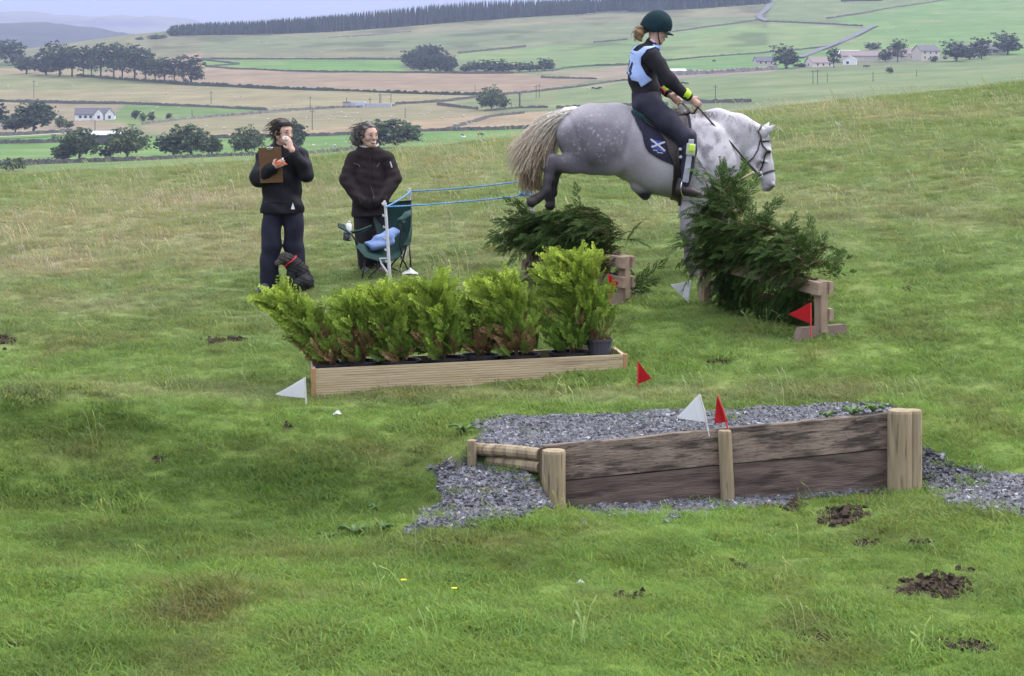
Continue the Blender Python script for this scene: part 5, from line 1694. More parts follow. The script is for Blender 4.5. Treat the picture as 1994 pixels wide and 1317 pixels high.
def potted_conifer(label, s_, off, H, Wd, lean, seed, gold, brown=.25, nf=230, side=0):
    """golden conifer with flat feathery sprays; dead brown sprays low inside"""
    r = np.random.default_rng(seed)
    p = TA + TBl * s_ + tn * (td * .5 + off); p[2] = TA[2] + TBl[2] * s_ + .01
    t = thing('potted_conifer', label, 'conifer', p, 0, 'golden conifers in pots standing in the trough')
    pot(t, (0, 0, 0), .155, .12, .205, pot_mat)
    st = MB(); stems = []
    for k in range(4):
        a = r.uniform(0, 6.283); q = .03 + .10 * r.uniform()
        pts = np.array([(math.cos(a) * .03, math.sin(a) * .03, .17), (math.cos(a) * q + lean * .25, math.sin(a) * q, .2 + (H - .2) * .42), (math.cos(a) * q * .8 + lean, math.sin(a) * q * .9, H * .93)])
        tt = np.linspace(0, 1, 8)[:, None]
        c = (1 - tt) ** 2 * pts[0] + 2 * tt * (1 - tt) * pts[1] + tt ** 2 * pts[2]
        stems.append(c); st.tube(c, np.linspace(.010, .003, 8), 5)
    st.build('stem', stem_mat, t, smooth=True)
    fb = MB(); db = MB()
    for k in range(nf):
        c = stems[r.integers(0, 4)]; q = r.uniform(.06, 1.0); i = min(6, int(q * 7)); b = c[i] + (c[i + 1] - c[i]) * (q * 7 - i)
        a = r.uniform(0, 6.283); out = np.array([math.cos(a), math.sin(a), 0])
        reach = Wd * .5 * (math.sin(min(1, .25 + q * .75) * math.pi * .72 + .2)) * r.uniform(.25, 1.0)
        start = b + out * reach * .55
        d = unit(out * r.uniform(.5, 1.0) + np.array([-.42 - max(0, -lean) * .8, 0, r.uniform(.40, 1.1)]))
        L = r.uniform(.11, .21)
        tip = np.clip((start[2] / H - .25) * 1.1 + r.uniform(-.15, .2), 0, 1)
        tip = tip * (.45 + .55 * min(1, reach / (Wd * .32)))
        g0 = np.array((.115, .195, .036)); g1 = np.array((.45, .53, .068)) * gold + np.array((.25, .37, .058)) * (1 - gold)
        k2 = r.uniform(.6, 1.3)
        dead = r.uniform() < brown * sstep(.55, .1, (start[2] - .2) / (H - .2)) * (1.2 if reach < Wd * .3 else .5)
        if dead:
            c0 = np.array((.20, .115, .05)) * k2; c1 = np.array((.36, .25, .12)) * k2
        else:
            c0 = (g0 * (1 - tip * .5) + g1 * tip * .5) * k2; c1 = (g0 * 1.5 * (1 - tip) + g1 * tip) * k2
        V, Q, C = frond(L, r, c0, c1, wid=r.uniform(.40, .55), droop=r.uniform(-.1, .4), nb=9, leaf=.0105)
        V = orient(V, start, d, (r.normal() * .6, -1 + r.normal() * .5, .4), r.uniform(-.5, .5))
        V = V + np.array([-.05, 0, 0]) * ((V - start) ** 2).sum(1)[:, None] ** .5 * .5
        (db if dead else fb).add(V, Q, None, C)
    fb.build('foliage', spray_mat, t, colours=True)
    if db.n: db.build('dead_foliage', spray_mat, t, colours=True)
    return t


LBL = [('potted golden conifer at the left end of the trough, blown over to the left', .07, .0, .73, .40, -.44, .75, .6, 400),
       ('second conifer from the left in the trough, narrow with brown base', .155, .03, .69, .36, -.10, .55, 1.0, 260),
       ('third conifer from the left in the trough, bright and ragged', .285, -.02, .76, .43, -.12, .8, .4, 320),
       ('broad round topped green conifer in the middle of the trough', .435, .0, .77, .53, -.06, .65, .45, 450),
       ('thin brownish conifer between the two fuller ones in the trough', .545, .06, .60, .28, -.03, .4, 1.4, 170),
       ('yellow green conifer beside the tallest one in the trough, brown below', .67, -.01, .80, .48, -.12, .75, .7, 380),
       ('tallest bright golden conifer near the right end of the trough', .83, .02, .98, .52, .02, 1.0, .2, 480)]
for i, (lb, s_, off, H, Wd, lean, gold, br, nf) in enumerate(LBL):
    potted_conifer(lb, s_, off, H, Wd, lean, 700 + i, gold, br, nf=int(nf * .95))
# brown sprays at the right side of the tallest
pp = TA + TBl * .945 + tn * (td * .55); pp[2] = TA[2] + TBl[2] * .945
potted_conifer('withered brown conifer at the right end beside the grey pot', .915, .10, .66, .22, .0, 731, .2, 1.8, nf=110)
gp = thing('plant_pot', 'empty dark grey plant pot standing on the right end of the trough', 'plant pot', P(1167, 691, 16.08))
pot(gp, (0, 0, 0), .105, .08, .128, greypot_mat, soil=True)

# ------------------------------------------------------------------ electric fence posts and blue twine
plastic = mat('white_plastic', (.42, .42, .45), (.52, .52, .54), rough=.45, scale=12)
twine = mat('blue_twine', (.09, .22, .44), (.15, .31, .52), rough=.8, scale=40)


def fence_post(label, ub, vb, ut, vt, Y, stirrup=True, lugs=7):
    b = P(ub, vb, Y); t_ = P(ut, vt, Y); b[2] = min(b[2], gz(b[0], b[1]) + .02); d = t_ - b
    t = thing('fence_post', label, 'fence post', b, 0, 'white plastic fence posts')
    MB().tube([d * 0 - [0, 0, .05], d * .5, d * .985, d], [.017, .015, .0135, .010], 8).build('shaft', plastic, t)
    for k in range(lugs):
        q = .12 + .86 * k / (lugs - 1); c = d * q
        MB().tube([c + [-.010, -.006, -.008], c + [-.026, -.016, -.004], c + [-.030, -.018, .012]], [.008, .008, .006], 6).build('lug', plastic, t)
    MB().tube([d * .97 + [0, 0, -.02], d * .97 + [-.018, -.004, 0], d * .985 + [-.008, 0, .018], d + [.006, 0, .012]], [.012, .014, .012, .008], 7).build('cap', plastic, t)
    if stirrup:
        MB().tube([d * .3, d * .3 + [-.085, -.02, .0], d * .26 + [-.07, -.02, -.02], d * .2 + [-.02, -.02, -.05], d * .12 + [-.015, 0, -.05]], [.007, .008, .011, .010, .008], 6).build('step', plastic, t)
    return t


fence_post('white plastic fence post standing before the green camping chair', 760, 545, 750, 394, 19.45)
fence_post('white plastic fence post behind the right arm of the chair', 785, 528, 799, 370, 20.75, False)
fence_post('white plastic fence post behind the left brush jump and horse tail', 1029, 532, 1041, 345, 19.35, False)


def rope(label, pts, sag=.02, r=.008):
    P3 = []
    for (a, b) in zip(pts[:-1], pts[1:]):
        for k in np.linspace(0, 1, 9)[:-1]:
            P3.append(np.array(a) * (1 - k) + np.array(b) * k - np.array([0, 0, sag * 4 * k * (1 - k)]))
    P3.append(np.array(pts[-1])); P3 = np.array(P3)
    # two strands laid round each other
    L = np.concatenate([[0], np.cumsum(np.linalg.norm(np.diff(P3, axis=0), axis=1))]); s_ = np.linspace(0, L[-1], int(L[-1] / .03) + 2)
    Q = np.stack([np.interp(s_, L, P3[:, i]) for i in range(3)], 1)
    mb = MB()
    for ph in (0, math.pi):
        w = np.stack([np.zeros_like(s_), np.cos(s_ * 90 + ph), np.sin(s_ * 90 + ph)], 1) * r * .55
        mb.tube(Q + w, r * .7, 5)
    o = mb.build('rope', twine, None, smooth=True); tag(o, label, 'rope', 'blue twine strung between the fence posts')
    return o


p1 = P(752, 403, 19.43); p2 = P(800, 373, 20.73); p3a = P(1033, 379, 19.33); p3b = P(1040, 350, 19.33)
rope('lower blue twine from the front post to the post at the horse tail', [p1, p3a], .015)
rope('upper blue twine from the rear post to the post at the horse tail', [p2, p3b], .015)
rope('short blue twine between the two posts beside the chair', [p1, p2], .01)
kn = MB()
kr = np.random.default_rng(3)
for k in range(7):
    c = P(1020 + kr.uniform(-9, 10), 378 + kr.uniform(-5, 6), 19.3)
    a = np.linspace(0, 5.5, 10); q1, q2 = unit(kr.normal(size=3)), unit(kr.normal(size=3))
    kn.tube(c + np.outer(np.cos(a), q1) * .025 + np.outer(np.sin(a), q2) * .02, .006, 5)
tag(kn.build('twine_knot', twine, None, smooth=True), 'tangled blue twine knot on the post behind the horse tail', 'knot')

# ------------------------------------------------------------------ weeds, scraps
dock_mat = mat('dock_leaf', (.07, .13, .035), (.12, .20, .06), rough=.5, scale=12, trans=.2)
def weed(u, v, n, size, seed, label):
    p = at(u, v); r = np.random.default_rng(seed); t = thing('dock_plant', label, 'weed', p, 0)
    for k in range(n):
        a = r.uniform(0, 6.283); L = size * r.uniform(.6, 1.1); d = np.array([math.cos(a), math.sin(a), 0]); nn = np.array([-d[1], d[0], 0]); V = []
        for i, (q, w) in enumerate(((0, .1), (.3, .7), (.6, 1), (.85, .6), (1, .05))):
            c = d * L * q + np.array([0, 0, .02 + math.sin(q * 2.3) * L * .45]); V += [c + nn * w * L * .17 + [0, 0, .01], c - [0, 0, .004], c - nn * w * L * .17 + [0, 0, .01]]
        Q = [[i * 3 + j, i * 3 + j + 1, i * 3 + j + 4, i * 3 + j + 3] for i in range(4) for j in (0, 1)]
        obj('leaf', V, np.array(Q), dock_mat, t, smooth=True)
for i, (u, v, n, s_, lb) in enumerate([(690, 1048, 9, .09, 'broad leaved dock plant in the hollow left of the gravel, largest'), (745, 1040, 7, .08, 'dock plant close to the left tip of the gravel'), (640, 1058, 6, .08, 'small dock plant in the hollow, left of the largest'), (735, 1003, 5, .08, 'small dock plant on the bank above the gravel tip'),
                                        (1660, 945, 12, .10, 'green leafy weed at the foot of the plank near the right post'), (1700, 940, 12, .10, 'green leafy weed hard against the right post'), (1610, 952, 8, .07, 'small weed at the plank foot left of the leafy ones'), (905, 848, 9, .10, 'dark weed beside the stake at the left corner of the step')]):
    weed(u, v, n, s_, 800 + i, lb)
paper = mat('white_scrap', (.45, .45, .47), (.54, .54, .54), rough=.6, scale=8)
def scrap(name, label, u, v, w, h, cat, m=paper, seed=0):
    p = at(u, v); r = np.random.default_rng(seed); n = 7; V = []
    for i in range(n):
        for j in range(n):
            x = (i / (n - 1) - .5) * w; y = (j / (n - 1) - .5) * w * .8; e = math.exp(-(x / w * 2.4) ** 2 - (y / w * 2.4) ** 2)
            V.append((x, y, h * e * r.uniform(.55, 1.2) + .004))
    Q = [[i * n + j, (i + 1) * n + j, (i + 1) * n + j + 1, i * n + j + 1] for i in range(n - 1) for j in range(n - 1)]
    o = obj(name, V, np.array(Q), m, None, loc=p); tag(o, label, cat)
scrap('plastic_bag', 'crumpled white bag on the grass beside the chair legs', 799, 536, .16, .06, 'bag', seed=1)
scrap('paper_scrap', 'small white scrap on the grass left of the gravel bed', 657, 809, .06, .03, 'litter', seed=2)
scrap('paper_scrap', 'white scrap on the lawn in front of the left post', 1130, 1139, .045, .02, 'litter', seed=3)
yel = mat('yellow_petal', (.65, .5, .02), (.75, .6, .04))
for i, (u, v, lb) in enumerate([(885, 1166, 'single yellow flower in the front lawn'), (786, 1151, 'smaller yellow flower left of the single yellow flower')]):
    p = at(u, v); t = thing('yellow_flower', lb, 'flower', p)
    MB().tube([(0, 0, 0), (0, 0, .05)], .0015, 4).build('stem', dock_mat, t)
    fl = MB(); a = np.arange(10) / 10 * 6.283
    fl.add(np.vstack([np.stack([np.cos(a) * .014 * (1 + .3 * (np.arange(10) % 2)), np.sin(a) * .014, np.full(10, .055)], 1), [[0, 0, .05]]]), None, [[k, (k + 1) % 10, 10] for k in range(10)]); fl.build('petals', yel, t)

# ------------------------------------------------------------------ people
def seen_depth(u, v): return float(at(u, v)[1])


class Loc:
    """local coordinates of a figure from photo pixels: x right, y away, z up"""
    def __init__(s, u0, v0, Y, yaw=0.0):
        s.u0, s.v0, s.Y, s.s, s.yaw = u0, v0, Y, F / Y, yaw
        s.base = P(u0, v0, Y)

    def __call__(s, u, v, dy=0.0):
        return np.array([(u - s.u0) / s.s, dy + s.yaw * (u - s.u0) / s.s, (s.v0 - v) / s.s])

    def px(s, X):
        return s.u0 + X[:, 0] * s.s, s.v0 - X[:, 2] * s.s


skin_mat = mat('skin', (.40, .245, .185), (.47, .30, .23), rough=.55, scale=20, spec=.3)
hair_dark = mat('dark_hair', (.018, .012, .010), (.05, .033, .026), rough=.5, scale=30, stretch=(1, 1, .2), bump=.6, bscale=60)
hair_grey = mat('grey_brown_hair', (.040, .032, .030), (.13, .115, .11), rough=.5, scale=30, stretch=(1, 1, .2), bump=.6, bscale=60)
hair_fair = mat('fair_hair', (.17, .10, .05), (.28, .175, .09), rough=.5, scale=30, stretch=(1, 1, .2), bump=.6, bscale=60)
eye_mat = mat('eye', (.012, .010, .010), rough=.15, spec=.5)
lip_mat = mat('lip', (.20, .055, .05), (.24, .075, .065), rough=.45)
tooth_mat = mat('tooth', (.72, .70, .66), rough=.3)
navy_jacket = mat('black_waterproof', (.006, .006, .009), (.011, .011, .015), rough=.7, scale=6, bump=.35, bscale=12, spec=.2, bdist=.02)
navy_trouser = mat('navy_tracksuit', (.008, .009, .019), (.013, .014, .027), rough=.85, scale=8, bump=.3, bscale=14, bdist=.02)
brown_jacket = mat('brown_quilted', (.016, .011, .012), (.026, .019, .020), rough=.8, scale=6, bump=.35, bscale=14, spec=.15, bdist=.02)
dark_trouser = mat('dark_trousers', (.009, .008, .011), (.016, .014, .018), rough=.85, scale=8, bump=.3, bscale=14)
shoe_mat = mat('grey_shoe', (.045, .045, .055), (.085, .085, .10), rough=.7, scale=12)


def hand(B, w, d, n, side, curl, s=1.0, k=.006):
    """palm, four unequal bent fingers curling towards n, thumb leaving the palm on the given side"""
    w = np.array(w, float); d, n = unit(d), unit(n); side = unit(np.array(side) - d * np.dot(side, d))
    B.cap(w, w + d * .07 * s, .027 * s, .033 * s, .55, n, k=.012)
    for i, L in enumerate((.066, .076, .070, .054)):
        p = w + d * .082 * s + side * (.0265 - .0175 * i) * s; a = .1
        B.cap(w + d * .05 * s + side * (.02 - .014 * i) * s, p, .011 * s, .0095 * s, k=k)
        for j, fr_ in enumerate((.45, .30, .25)):
            a += curl * (.55, 1.0, .8)[j]
            q = p + (d * math.cos(a) + n * math.sin(a)) * L * fr_ * s
            B.cap(p, q, (.0095 - .0008 * j) * s, (.0088 - .0009 * j) * s, k=k); p = q
    p = w + d * .018 * s + side * .022 * s
    q = p + unit(side * .75 + d * .65 + n * .35) * .036 * s; B.cap(p, q, .013 * s, .0115 * s, k=.008)
    q2 = q + unit(side * .15 + d * .85 + n * .6) * .028 * s; B.cap(q, q2, .0105 * s, .0085 * s, k=k)


class Head:
    def __init__(s, c, f, up=(0, 0, 1), sc=1.0):
        s.c = np.array(c, float); s.f = unit(f); s.u = unit(np.array(up) - s.f * np.dot(up, s.f)); s.r = np.cross(s.f, s.u); s.sc = sc

    def at(s, f=0, r=0, u=0): return s.c + (s.f * f + s.r * r + s.u * u) * s.sc

    def add(s, B, smile=False):
        k = s.sc; A = s.at
        B.ball(A(-.008, 0, .018), .089 * k, .84, s.r, k=.02)
        B.cap(A(.03, 0, -.005), A(.036, 0, -.062), .064 * k, .048 * k, .88, s.r, k=.03)
        B.ball(A(.066, 0, -.098), .022 * k, 1.0, s.r, k=.03)
        for q in (-1, 1):
            B.cap(A(.0, q * .054, -.05), A(.05, q * .026, -.095), .024 * k, .02 * k, k=.03)
            B.ball(A(.058, q * .04, -.034), .023 * k, k=.02)
            B.ball(A(.074, q * .031, .018), .013 * k, k=.014)
            B.cap(A(-.004, q * .078, .0), A(-.012, q * .082, -.035), .012 * k, .009 * k, k=.006)
        B.cap(A(.084, 0, .0), A(.106, 0, -.034), .008 * k, .0125 * k, k=.012)
        for q in (-1, 1): B.ball(A(.092, q * .011, -.037), .009 * k, k=.006)
        B.ball(A(.078, 0, -.064), .016 * k, 1.5, s.r, k=.012)

    def face(s, t, f, lips=True, smile=False, brow=None):
        for q in (-1, 1):
            e = to_surface(f, [s.at(.088, q * (.020 + .0055 * i), -.003 + .002 * math.sin(i * 1.1)) for i in range(5)], -.001)
            MB().tube(e, [.002, .0045, .0055, .0042, .002], 7).build('eye', eye_mat, t, smooth=True)
            pts = to_surface(f, [s.at(.085, q * (.014 + .011 * i), .017 + .005 * math.sin(i * 1.2)) for i in range(4)], .002)
            MB().tube(pts, [.002, .0035, .003, .0015], 5).build('eyebrow', brow or hair_dark, t)
        if lips:
            w = .029 if smile else .018
            for nm, dz, m_, rr in (('upper_lip', .005, lip_mat, .0042), ('lower_lip', -.013 if smile else -.006, lip_mat, .0052)):
                pts = to_surface(f, [s.at(.09, q * w, -.0655 + dz * (1 - q * q) + (.006 * q * q if smile else 0)) for q in np.linspace(-1, 1, 7)], .001)
                MB().tube(pts, rr, 5).build(nm, m_, t, smooth=True)
            if smile:
                pts = to_surface(f, [s.at(.09, q * w * .8, -.068 + .004 * q * q) for q in np.linspace(-1, 1, 7)], .0015)
                MB().tube(pts, .0062, 5).build('teeth', tooth_mat, t, smooth=True)


def folds(f, amp=.006, fr=26.0, ph=0.0):
    """cloth folds: long waves across the body"""
    def g(X):
        return f(X) + amp * np.sin(X[:, 2] * fr + 3 * np.sin(X[:, 0] * 9 + ph) + X[:, 1] * 11) * (.4 + .6 * np.sin(X[:, 0] * 13 + X[:, 2] * 7 + ph) ** 2)
    return g


def cloth(name, B, h, m, t, amp=.006, fr=26.0, ph=0.0, cut=None, col=None):
    lo, hi = B.bounds(h * 3 + amp)
    f = folds(B, amp, fr, ph)
    if cut is not None:
        f0 = f
        f = lambda X: np.maximum(f0(X), cut(X))
    V, Q = polygonise(f, lo, hi, h, 1)
    return obj(name, V, Q, m, t, smooth=True, col=col(V) if col else None)


def strands(mb, starts, mids, ends, r0, r1, n=7, sides=3, c0=None, c1=None):
    for i in range(len(starts)):
        t = np.linspace(0, 1, n)[:, None]
        c = (1 - t) ** 2 * starts[i] + 2 * t * (1 - t) * mids[i] + t ** 2 * ends[i]
        col = (1, 1, 1)
        if c0 is not None: col = np.array(c0[i]) * (1 - t) + np.array(c1[i]) * t
        mb.tube(c, np.linspace(r0, r1, n), sides, c=col, cap=False)


# ---- woman with the clipboard
L = Loc(553, 565, seen_depth(553, 565))
W1_ = thing('person', 'woman in black waterproof jacket holding a clipboard and a hand to her nose', 'person', L.base)
hd = Head(L(552, 256, -.03), (.72, -.68, -.10), sc=1.02)
B = Body(.03)
hd.add(B)
B.cap(L(550, 272, 0), L(549, 292, .02), .055, .06)
B.cap(L(549, 300, .02), L(549, 345, .02), .12, .125, .75).cap(L(549, 345, .02), L(550, 394, .02), .115, .09, .75)
B.cap(L(522, 306, .02), L(578, 305, .02), .045, .045)
B.chain([(L(518, 308, .02), .048), (L(506, 347, -.06), .043), (L(536, 326, -.24), .031)])
B.chain([(L(583, 307, .02), .048), (L(596, 338, -.10), .043), (L(574, 292, -.21), .031)])
for hx, fx, dy in ((530, 523, -.02), (570, 577, .04)):
    B.chain([(L(hx + (2 if hx < 550 else -2), 420, .02), .072), (L((hx + fx) / 2 - 1, 482, .0 + dy), .062), (L(fx, 552, .03 + dy), .042)])
    B.cap(L(fx, 559, .02 + dy), L(fx - (8 if fx < 550 else -2), 561, -.12 + dy), .036, .028)
hand(B, L(537, 324, -.245), L(556, 314, -.255) - L(537, 324, -.245), (-.1, 1, -.1), (0, -.2, 1), .55)
hand(B, L(573, 290, -.215), L(563, 268, -.195) - L(573, 290, -.215), (-.5, .6, 0), (-1, -.4, .2), .35)
V, Q = polygonise(B, *B.bounds(.02), .0065, 1)
obj('body', V, Q, skin_mat, W1_, smooth=True)
hd.face(W1_, B, lips=False)
J = Body(.04)
J.cap(L(549, 302, .02), L(549, 345, .02), .155, .17, .74).cap(L(549, 345, .02), L(549, 412, .02), .175, .205, .72)
J.cap(L(516, 306, .02), L(583, 305, .02), .075, .075, k=.05)
J.chain([(L(515, 308, .02), .083), (L(504, 347, -.06), .076), (L(533, 328, -.22), .058)], k=.03)
J.chain([(L(585, 307, .02), .083), (L(597, 337, -.09), .076), (L(577, 297, -.19), .056)], k=.03)
J.cap(L(547, 280, .015), L(548, 292, .02), .068, .088, k=.025)
zt = L(0, 416)[2]
def cut1(X):
    neck = np.sqrt(((X - L(551, 268, -.02)) ** 2).sum(1)) - .082
    return np.maximum(zt - X[:, 2], -neck)
cloth('jacket', J, .009, navy_jacket, W1_, .009, 34, 0, cut1)
# jacket details: zip flap, pocket flap, the small white mark at the hem
def on(f, pts, off): return to_surface(f, pts, off)
MB().tube(on(J, [L(550 - i * .3, 300 + i * 10, -.2) for i in range(11)], .004), .006, 5).build('zip_flap', mat('zip_tape', (.006, .006, .008), rough=.4), W1_)
MB().tube(on(J, [L(505 + i * 5, 392, -.15) for i in range(18)], .002), .005, 5).build('waist_seam', mat('seam_black', (.006, .006, .008), rough=.5), W1_)
mk = on(J, [L(574, 405, -.2), L(585, 405, -.2), L(579.5, 392, -.2), L(577.5, 401, -.2), L(581.5, 401, -.2), L(579.5, 396, -.2)], .011)
obj('hem_mark', np.vstack([mk[:3], mk[:3] + [0, .003, 0]]), [np.array([[0, 1, 2], [5, 4, 3]]), np.array([[0, 3, 4, 1], [1, 4, 5, 2], [2, 5, 3, 0]])], mat('white_print', (.6, .6, .62), rough=.6), W1_)
T = Body(.025)
for hx, fx, dy in ((531, 524, -.02), (569, 576, .04)):
    T.cap(L(hx, 402, .02), L(550, 402, .02), .098, .10)
    T.chain([(L(hx, 408, .02), .102), (L(hx - (hx - fx) * .5, 480, dy), .092), (L(fx, 540, .02 + dy), .088), (L(fx, 553, .01 + dy), .085)])
cloth('trousers', T, .009, navy_trouser, W1_, .010, 19, 2.0, lambda X: L(0, 556)[2] - X[:, 2])
for fx, dy, tx in ((524, -.02, -14), (578, .04, 6)):
    S = Body(.02); S.chain([(L(fx, 558, .04 + dy), .043), (L(fx + tx * .5, 560, -.07 + dy), .044), (L(fx + tx, 562, -.16 + dy), .034)])
    cloth('shoe', S, .008, shoe_mat, W1_, .0, cut=lambda X: -X[:, 2] - .005)
H = Body(.02)
A = hd.at
H.ball(A(-.018, 0, .022), .102, .9, hd.r).cap(A(-.06, 0, -.02), A(-.07, 0, -.075), .06, .035)
fh = lambda X: np.maximum(H(X) + .006 * np.sin(X[:, 2] * 90 + X[:, 0] * 60), ((X - hd.c) @ hd.f) - .040 - np.clip((X - hd.c) @ hd.u - .045, 0, .05) * .9)
V, Q = polygonise(fh, *H.bounds(.03), .008, 1)
ho = obj('hair', V, Q, hair_dark, W1_, smooth=True)
rg = np.random.default_rng(21); mb = MB(); S0, S1, S2 = [], [], []
for i in range(150):
    a = A(rg.uniform(-.09, .04), rg.uniform(-.085, .085), rg.uniform(-.03, .105)); a = to_surface(H, [a], -.004)[0]
    S0.append(a); S1.append(a + [-.03 + rg.normal() * .012, rg.normal() * .02, .012 + rg.normal() * .015]); S2.append(a + [-.075 + rg.normal() * .025, rg.normal() * .03, -.035 + rg.normal() * .03])
strands(mb, S0, S1, S2, .0045, .001); mb.build('wisps', hair_dark, ho, smooth=True)
hb_ = Body(.01); hb_.ball(A(-.016, 0, .022), .100, .9, hd.r)
def band(X):
    q = X - hd.c; return np.abs(q @ hd.u * .93 - q @ hd.f * .22 - .058) - .020
V, Q = polygonise(shell(hb_, .001, .009, band), *hb_.bounds(.03), .006, 1)
obj('headband', V, Q, mat('black_band', (.008, .008, .009), rough=.8), W1_, smooth=True)
# what she holds
cl = thing('clipboard', 'brown clipboard held upright against the chest of the woman in black', 'clipboard', L.base)
c0_ = L(532, 320, -.20); bx = MB()
M = Matrix.Translation(Vector(c0_.tolist())) @ Matrix.Rotation(math.radians(-2.5), 4, 'Y') @ Matrix.Rotation(math.radians(8), 4, 'X')
bx.box((-.108, -.003, -.17), (.108, .003, .17), M=M, bev=.002); bx.build('board', mat('hardboard', (.12, .06, .028), (.145, .076, .036), rough=.6, scale=15), cl)
c2 = MB(); c2.box((-.03, -.014, .145), (.03, -.004, .172), M=M, bev=.003); c2.tube([np.array(M @ Vector((-.012, -.01, .17))), np.array(M @ Vector((0, -.012, .188))), np.array(M @ Vector((.012, -.01, .17)))], .004, 6)
c2.build('clip', mat('clip_steel', (.6, .6, .62), rough=.25, metal=1.0), cl)
pb = MB(); pb.box((-.095, .0032, -.16), (.09, .0062, .14), M=M); pb.build('paper', paper, cl)
tis = Body(.01)
tc_ = L(562, 268, -.215)
for i in range(7): tis.ball(tc_ + rg.normal(size=3) * [.010, .008, .010], .010)
tag(skin('tissue', tis, .005, paper, None, loc=L.base), 'white tissue the woman in black holds to her nose', 'tissue')
pen = MB(); pen.tube([L(541, 315, -.275), L(552, 313, -.30), L(566, 318, -.31)], .007, 6)
pen.tube([L(545, 317, -.285), L(549, 320, -.30), L(556, 314, -.305)], .005, 6)
pt = thing('marker_pen', 'orange pen with white cap in the hand on the clipboard', 'pen', L.base)
pen.build('barrel', mat('orange_plastic', (.70, .10, .02), rough=.4), pt, smooth=True)
MB().tube([L(557, 314, -.315), L(558, 305, -.315)], .007, 7).build('cap', paper, pt, smooth=True)

# ---- smiling woman in the brown jacket
L = Loc(722, 532, seen_depth(722, 530) + .12)
W2_ = thing('person', 'smiling woman in brown quilted jacket with hands in her pockets', 'person', L.base)
hd = Head(L(719, 262, -.02), (.55, -.82, -.06), sc=1.02)
B = Body(.03); hd.add(B)
B.cap(L(717, 274, 0), L(718, 294, .02), .056, .06)
B.cap(L(719, 303, .02), L(720, 350, .02), .12, .125, .75).cap(L(720, 350, .02), L(722, 398, .02), .12, .105, .75)
B.cap(L(694, 308, .02), L(747, 308, .02), .042, .042)
B.chain([(L(690, 310, .02), .045), (L(674, 352, .0), .043), (L(697, 383, -.10), .031)])
B.chain([(L(751, 310, .02), .045), (L(769, 350, .0), .043), (L(747, 383, -.10), .031)])
hand(B, L(698, 384, -.10), L(710, 394, -.105) - L(698, 384, -.10), (0, 1, 0), (.5, -.6, .6), .3)
hand(B, L(746, 384, -.10), L(734, 394, -.105) - L(746, 384, -.10), (0, 1, 0), (-.5, -.6, .6), .3)
for hx, fx in ((706, 712), (737, 741)):
    B.chain([(L(hx, 416, .02), .075), (L((hx + fx) / 2, 470, .0), .055), (L(fx, 522, .03), .042)]); B.cap(L(fx, 528, .02), L(fx + 3, 529, -.13), .034, .028)
V, Q = polygonise(B, *B.bounds(.02), .0065, 1); obj('body', V, Q, skin_mat, W2_, smooth=True)
hd.face(W2_, B, smile=True, brow=hair_grey)
J = Body(.04)
J.cap(L(719, 303, .02), L(720, 345, .02), .14, .15, .76).cap(L(720, 345, .02), L(722, 418, .02), .16, .195, .74)
J.cap(L(690, 308, .02), L(751, 308, .02), .068, .068, k=.05)
J.chain([(L(689, 310, .02), .080), (L(676, 350, .0), .080), (L(700, 386, -.12), .062), (L(706, 391, -.13), .06)], k=.009)
J.chain([(L(753, 310, .02), .080), (L(767, 348, .0), .080), (L(746, 386, -.12), .062), (L(738, 391, -.13), .06)], k=.009)
J.cap(L(718, 285, .02), L(718, 294, .02), .078, .095, k=.02)
J.cap(L(708, 392, -.115), L(716, 398, -.095), .062, .055, k=.012).cap(L(736, 392, -.115), L(728, 398, -.095), .062, .055, k=.012)
zt2 = L(0, 421)[2]
def cut2(X): return np.maximum(zt2 - X[:, 2] + .06 * (X[:, 0] + .02), -(np.sqrt(((X - L(719, 272, -.02)) ** 2).sum(1)) - .088))
cloth('jacket', J, .009, brown_jacket, W2_, .003, 74, 1.0, cut2)
MB().tube(on(J, [L(722 + i * .2, 300 + i * 10, -.2) for i in range(12)], .004), .007, 5).build('zip_flap', mat('brown_tape', (.012, .008, .009), rough=.5), W2_)
for a, b in ((687, 693), (748, 742)):
    MB().tube(on(J, [L(a + (b - a) * i / 5, 316 + 3 * i * .4, -.2) for i in range(6)], .002), .004, 5).build('pocket_zip', mat('pale_zip', (.12, .10, .08), rough=.4), W2_)
MB().tube(on(J, [L(764 + i * .8, 312 + i * 4, -.12) for i in range(4)], .003), .007, 5).build('sleeve_tab', mat('silver_tab', (.4, .4, .42), rough=.4), W2_)
for a, b in ((698, 706), (748, 739)):
    MB().tube(on(J, [L(a + (b - a) * i / 5, 372 + 5 * i, -.2) for i in range(6)], .003), .006, 5).build('pocket_edge', mat('brown_tape', (.012, .008, .009), rough=.5), W2_)
C = Body(.01)
for q in np.linspace(-2.3, 2.3, 15):
    a = L(718, 283 + 3.5 * math.cos(q), .015) + np.array([math.sin(q) * .088, -math.cos(q) * .075, 0]); C.ball(a, .015)
skin('fleece_collar', C, .006, mat('cream_fleece', (.36, .34, .31), (.44, .42, .38), rough=1, scale=30, bump=.6), W2_)
T = Body(.025)
for hx, fx in ((706, 712), (737, 741)):
    T.cap(L(hx, 404, .02), L(722, 404, .02), .09, .095)
    T.chain([(L(hx, 408, .02), .10), (L((hx + fx) / 2, 470, .0), .085), (L(fx, 522, .02), .075)])
cloth('trousers', T, .009, dark_trouser, W2_, .005, 15, 1.0)
for fx in (712, 741):
    S = Body(.02); S.chain([(L(fx, 527, .04), .042), (L(fx + 2, 528, -.07), .042), (L(fx + 4, 530, -.15), .034)]); cloth('shoe', S, .008, shoe_mat, W2_, 0)
H = Body(.025); A = hd.at
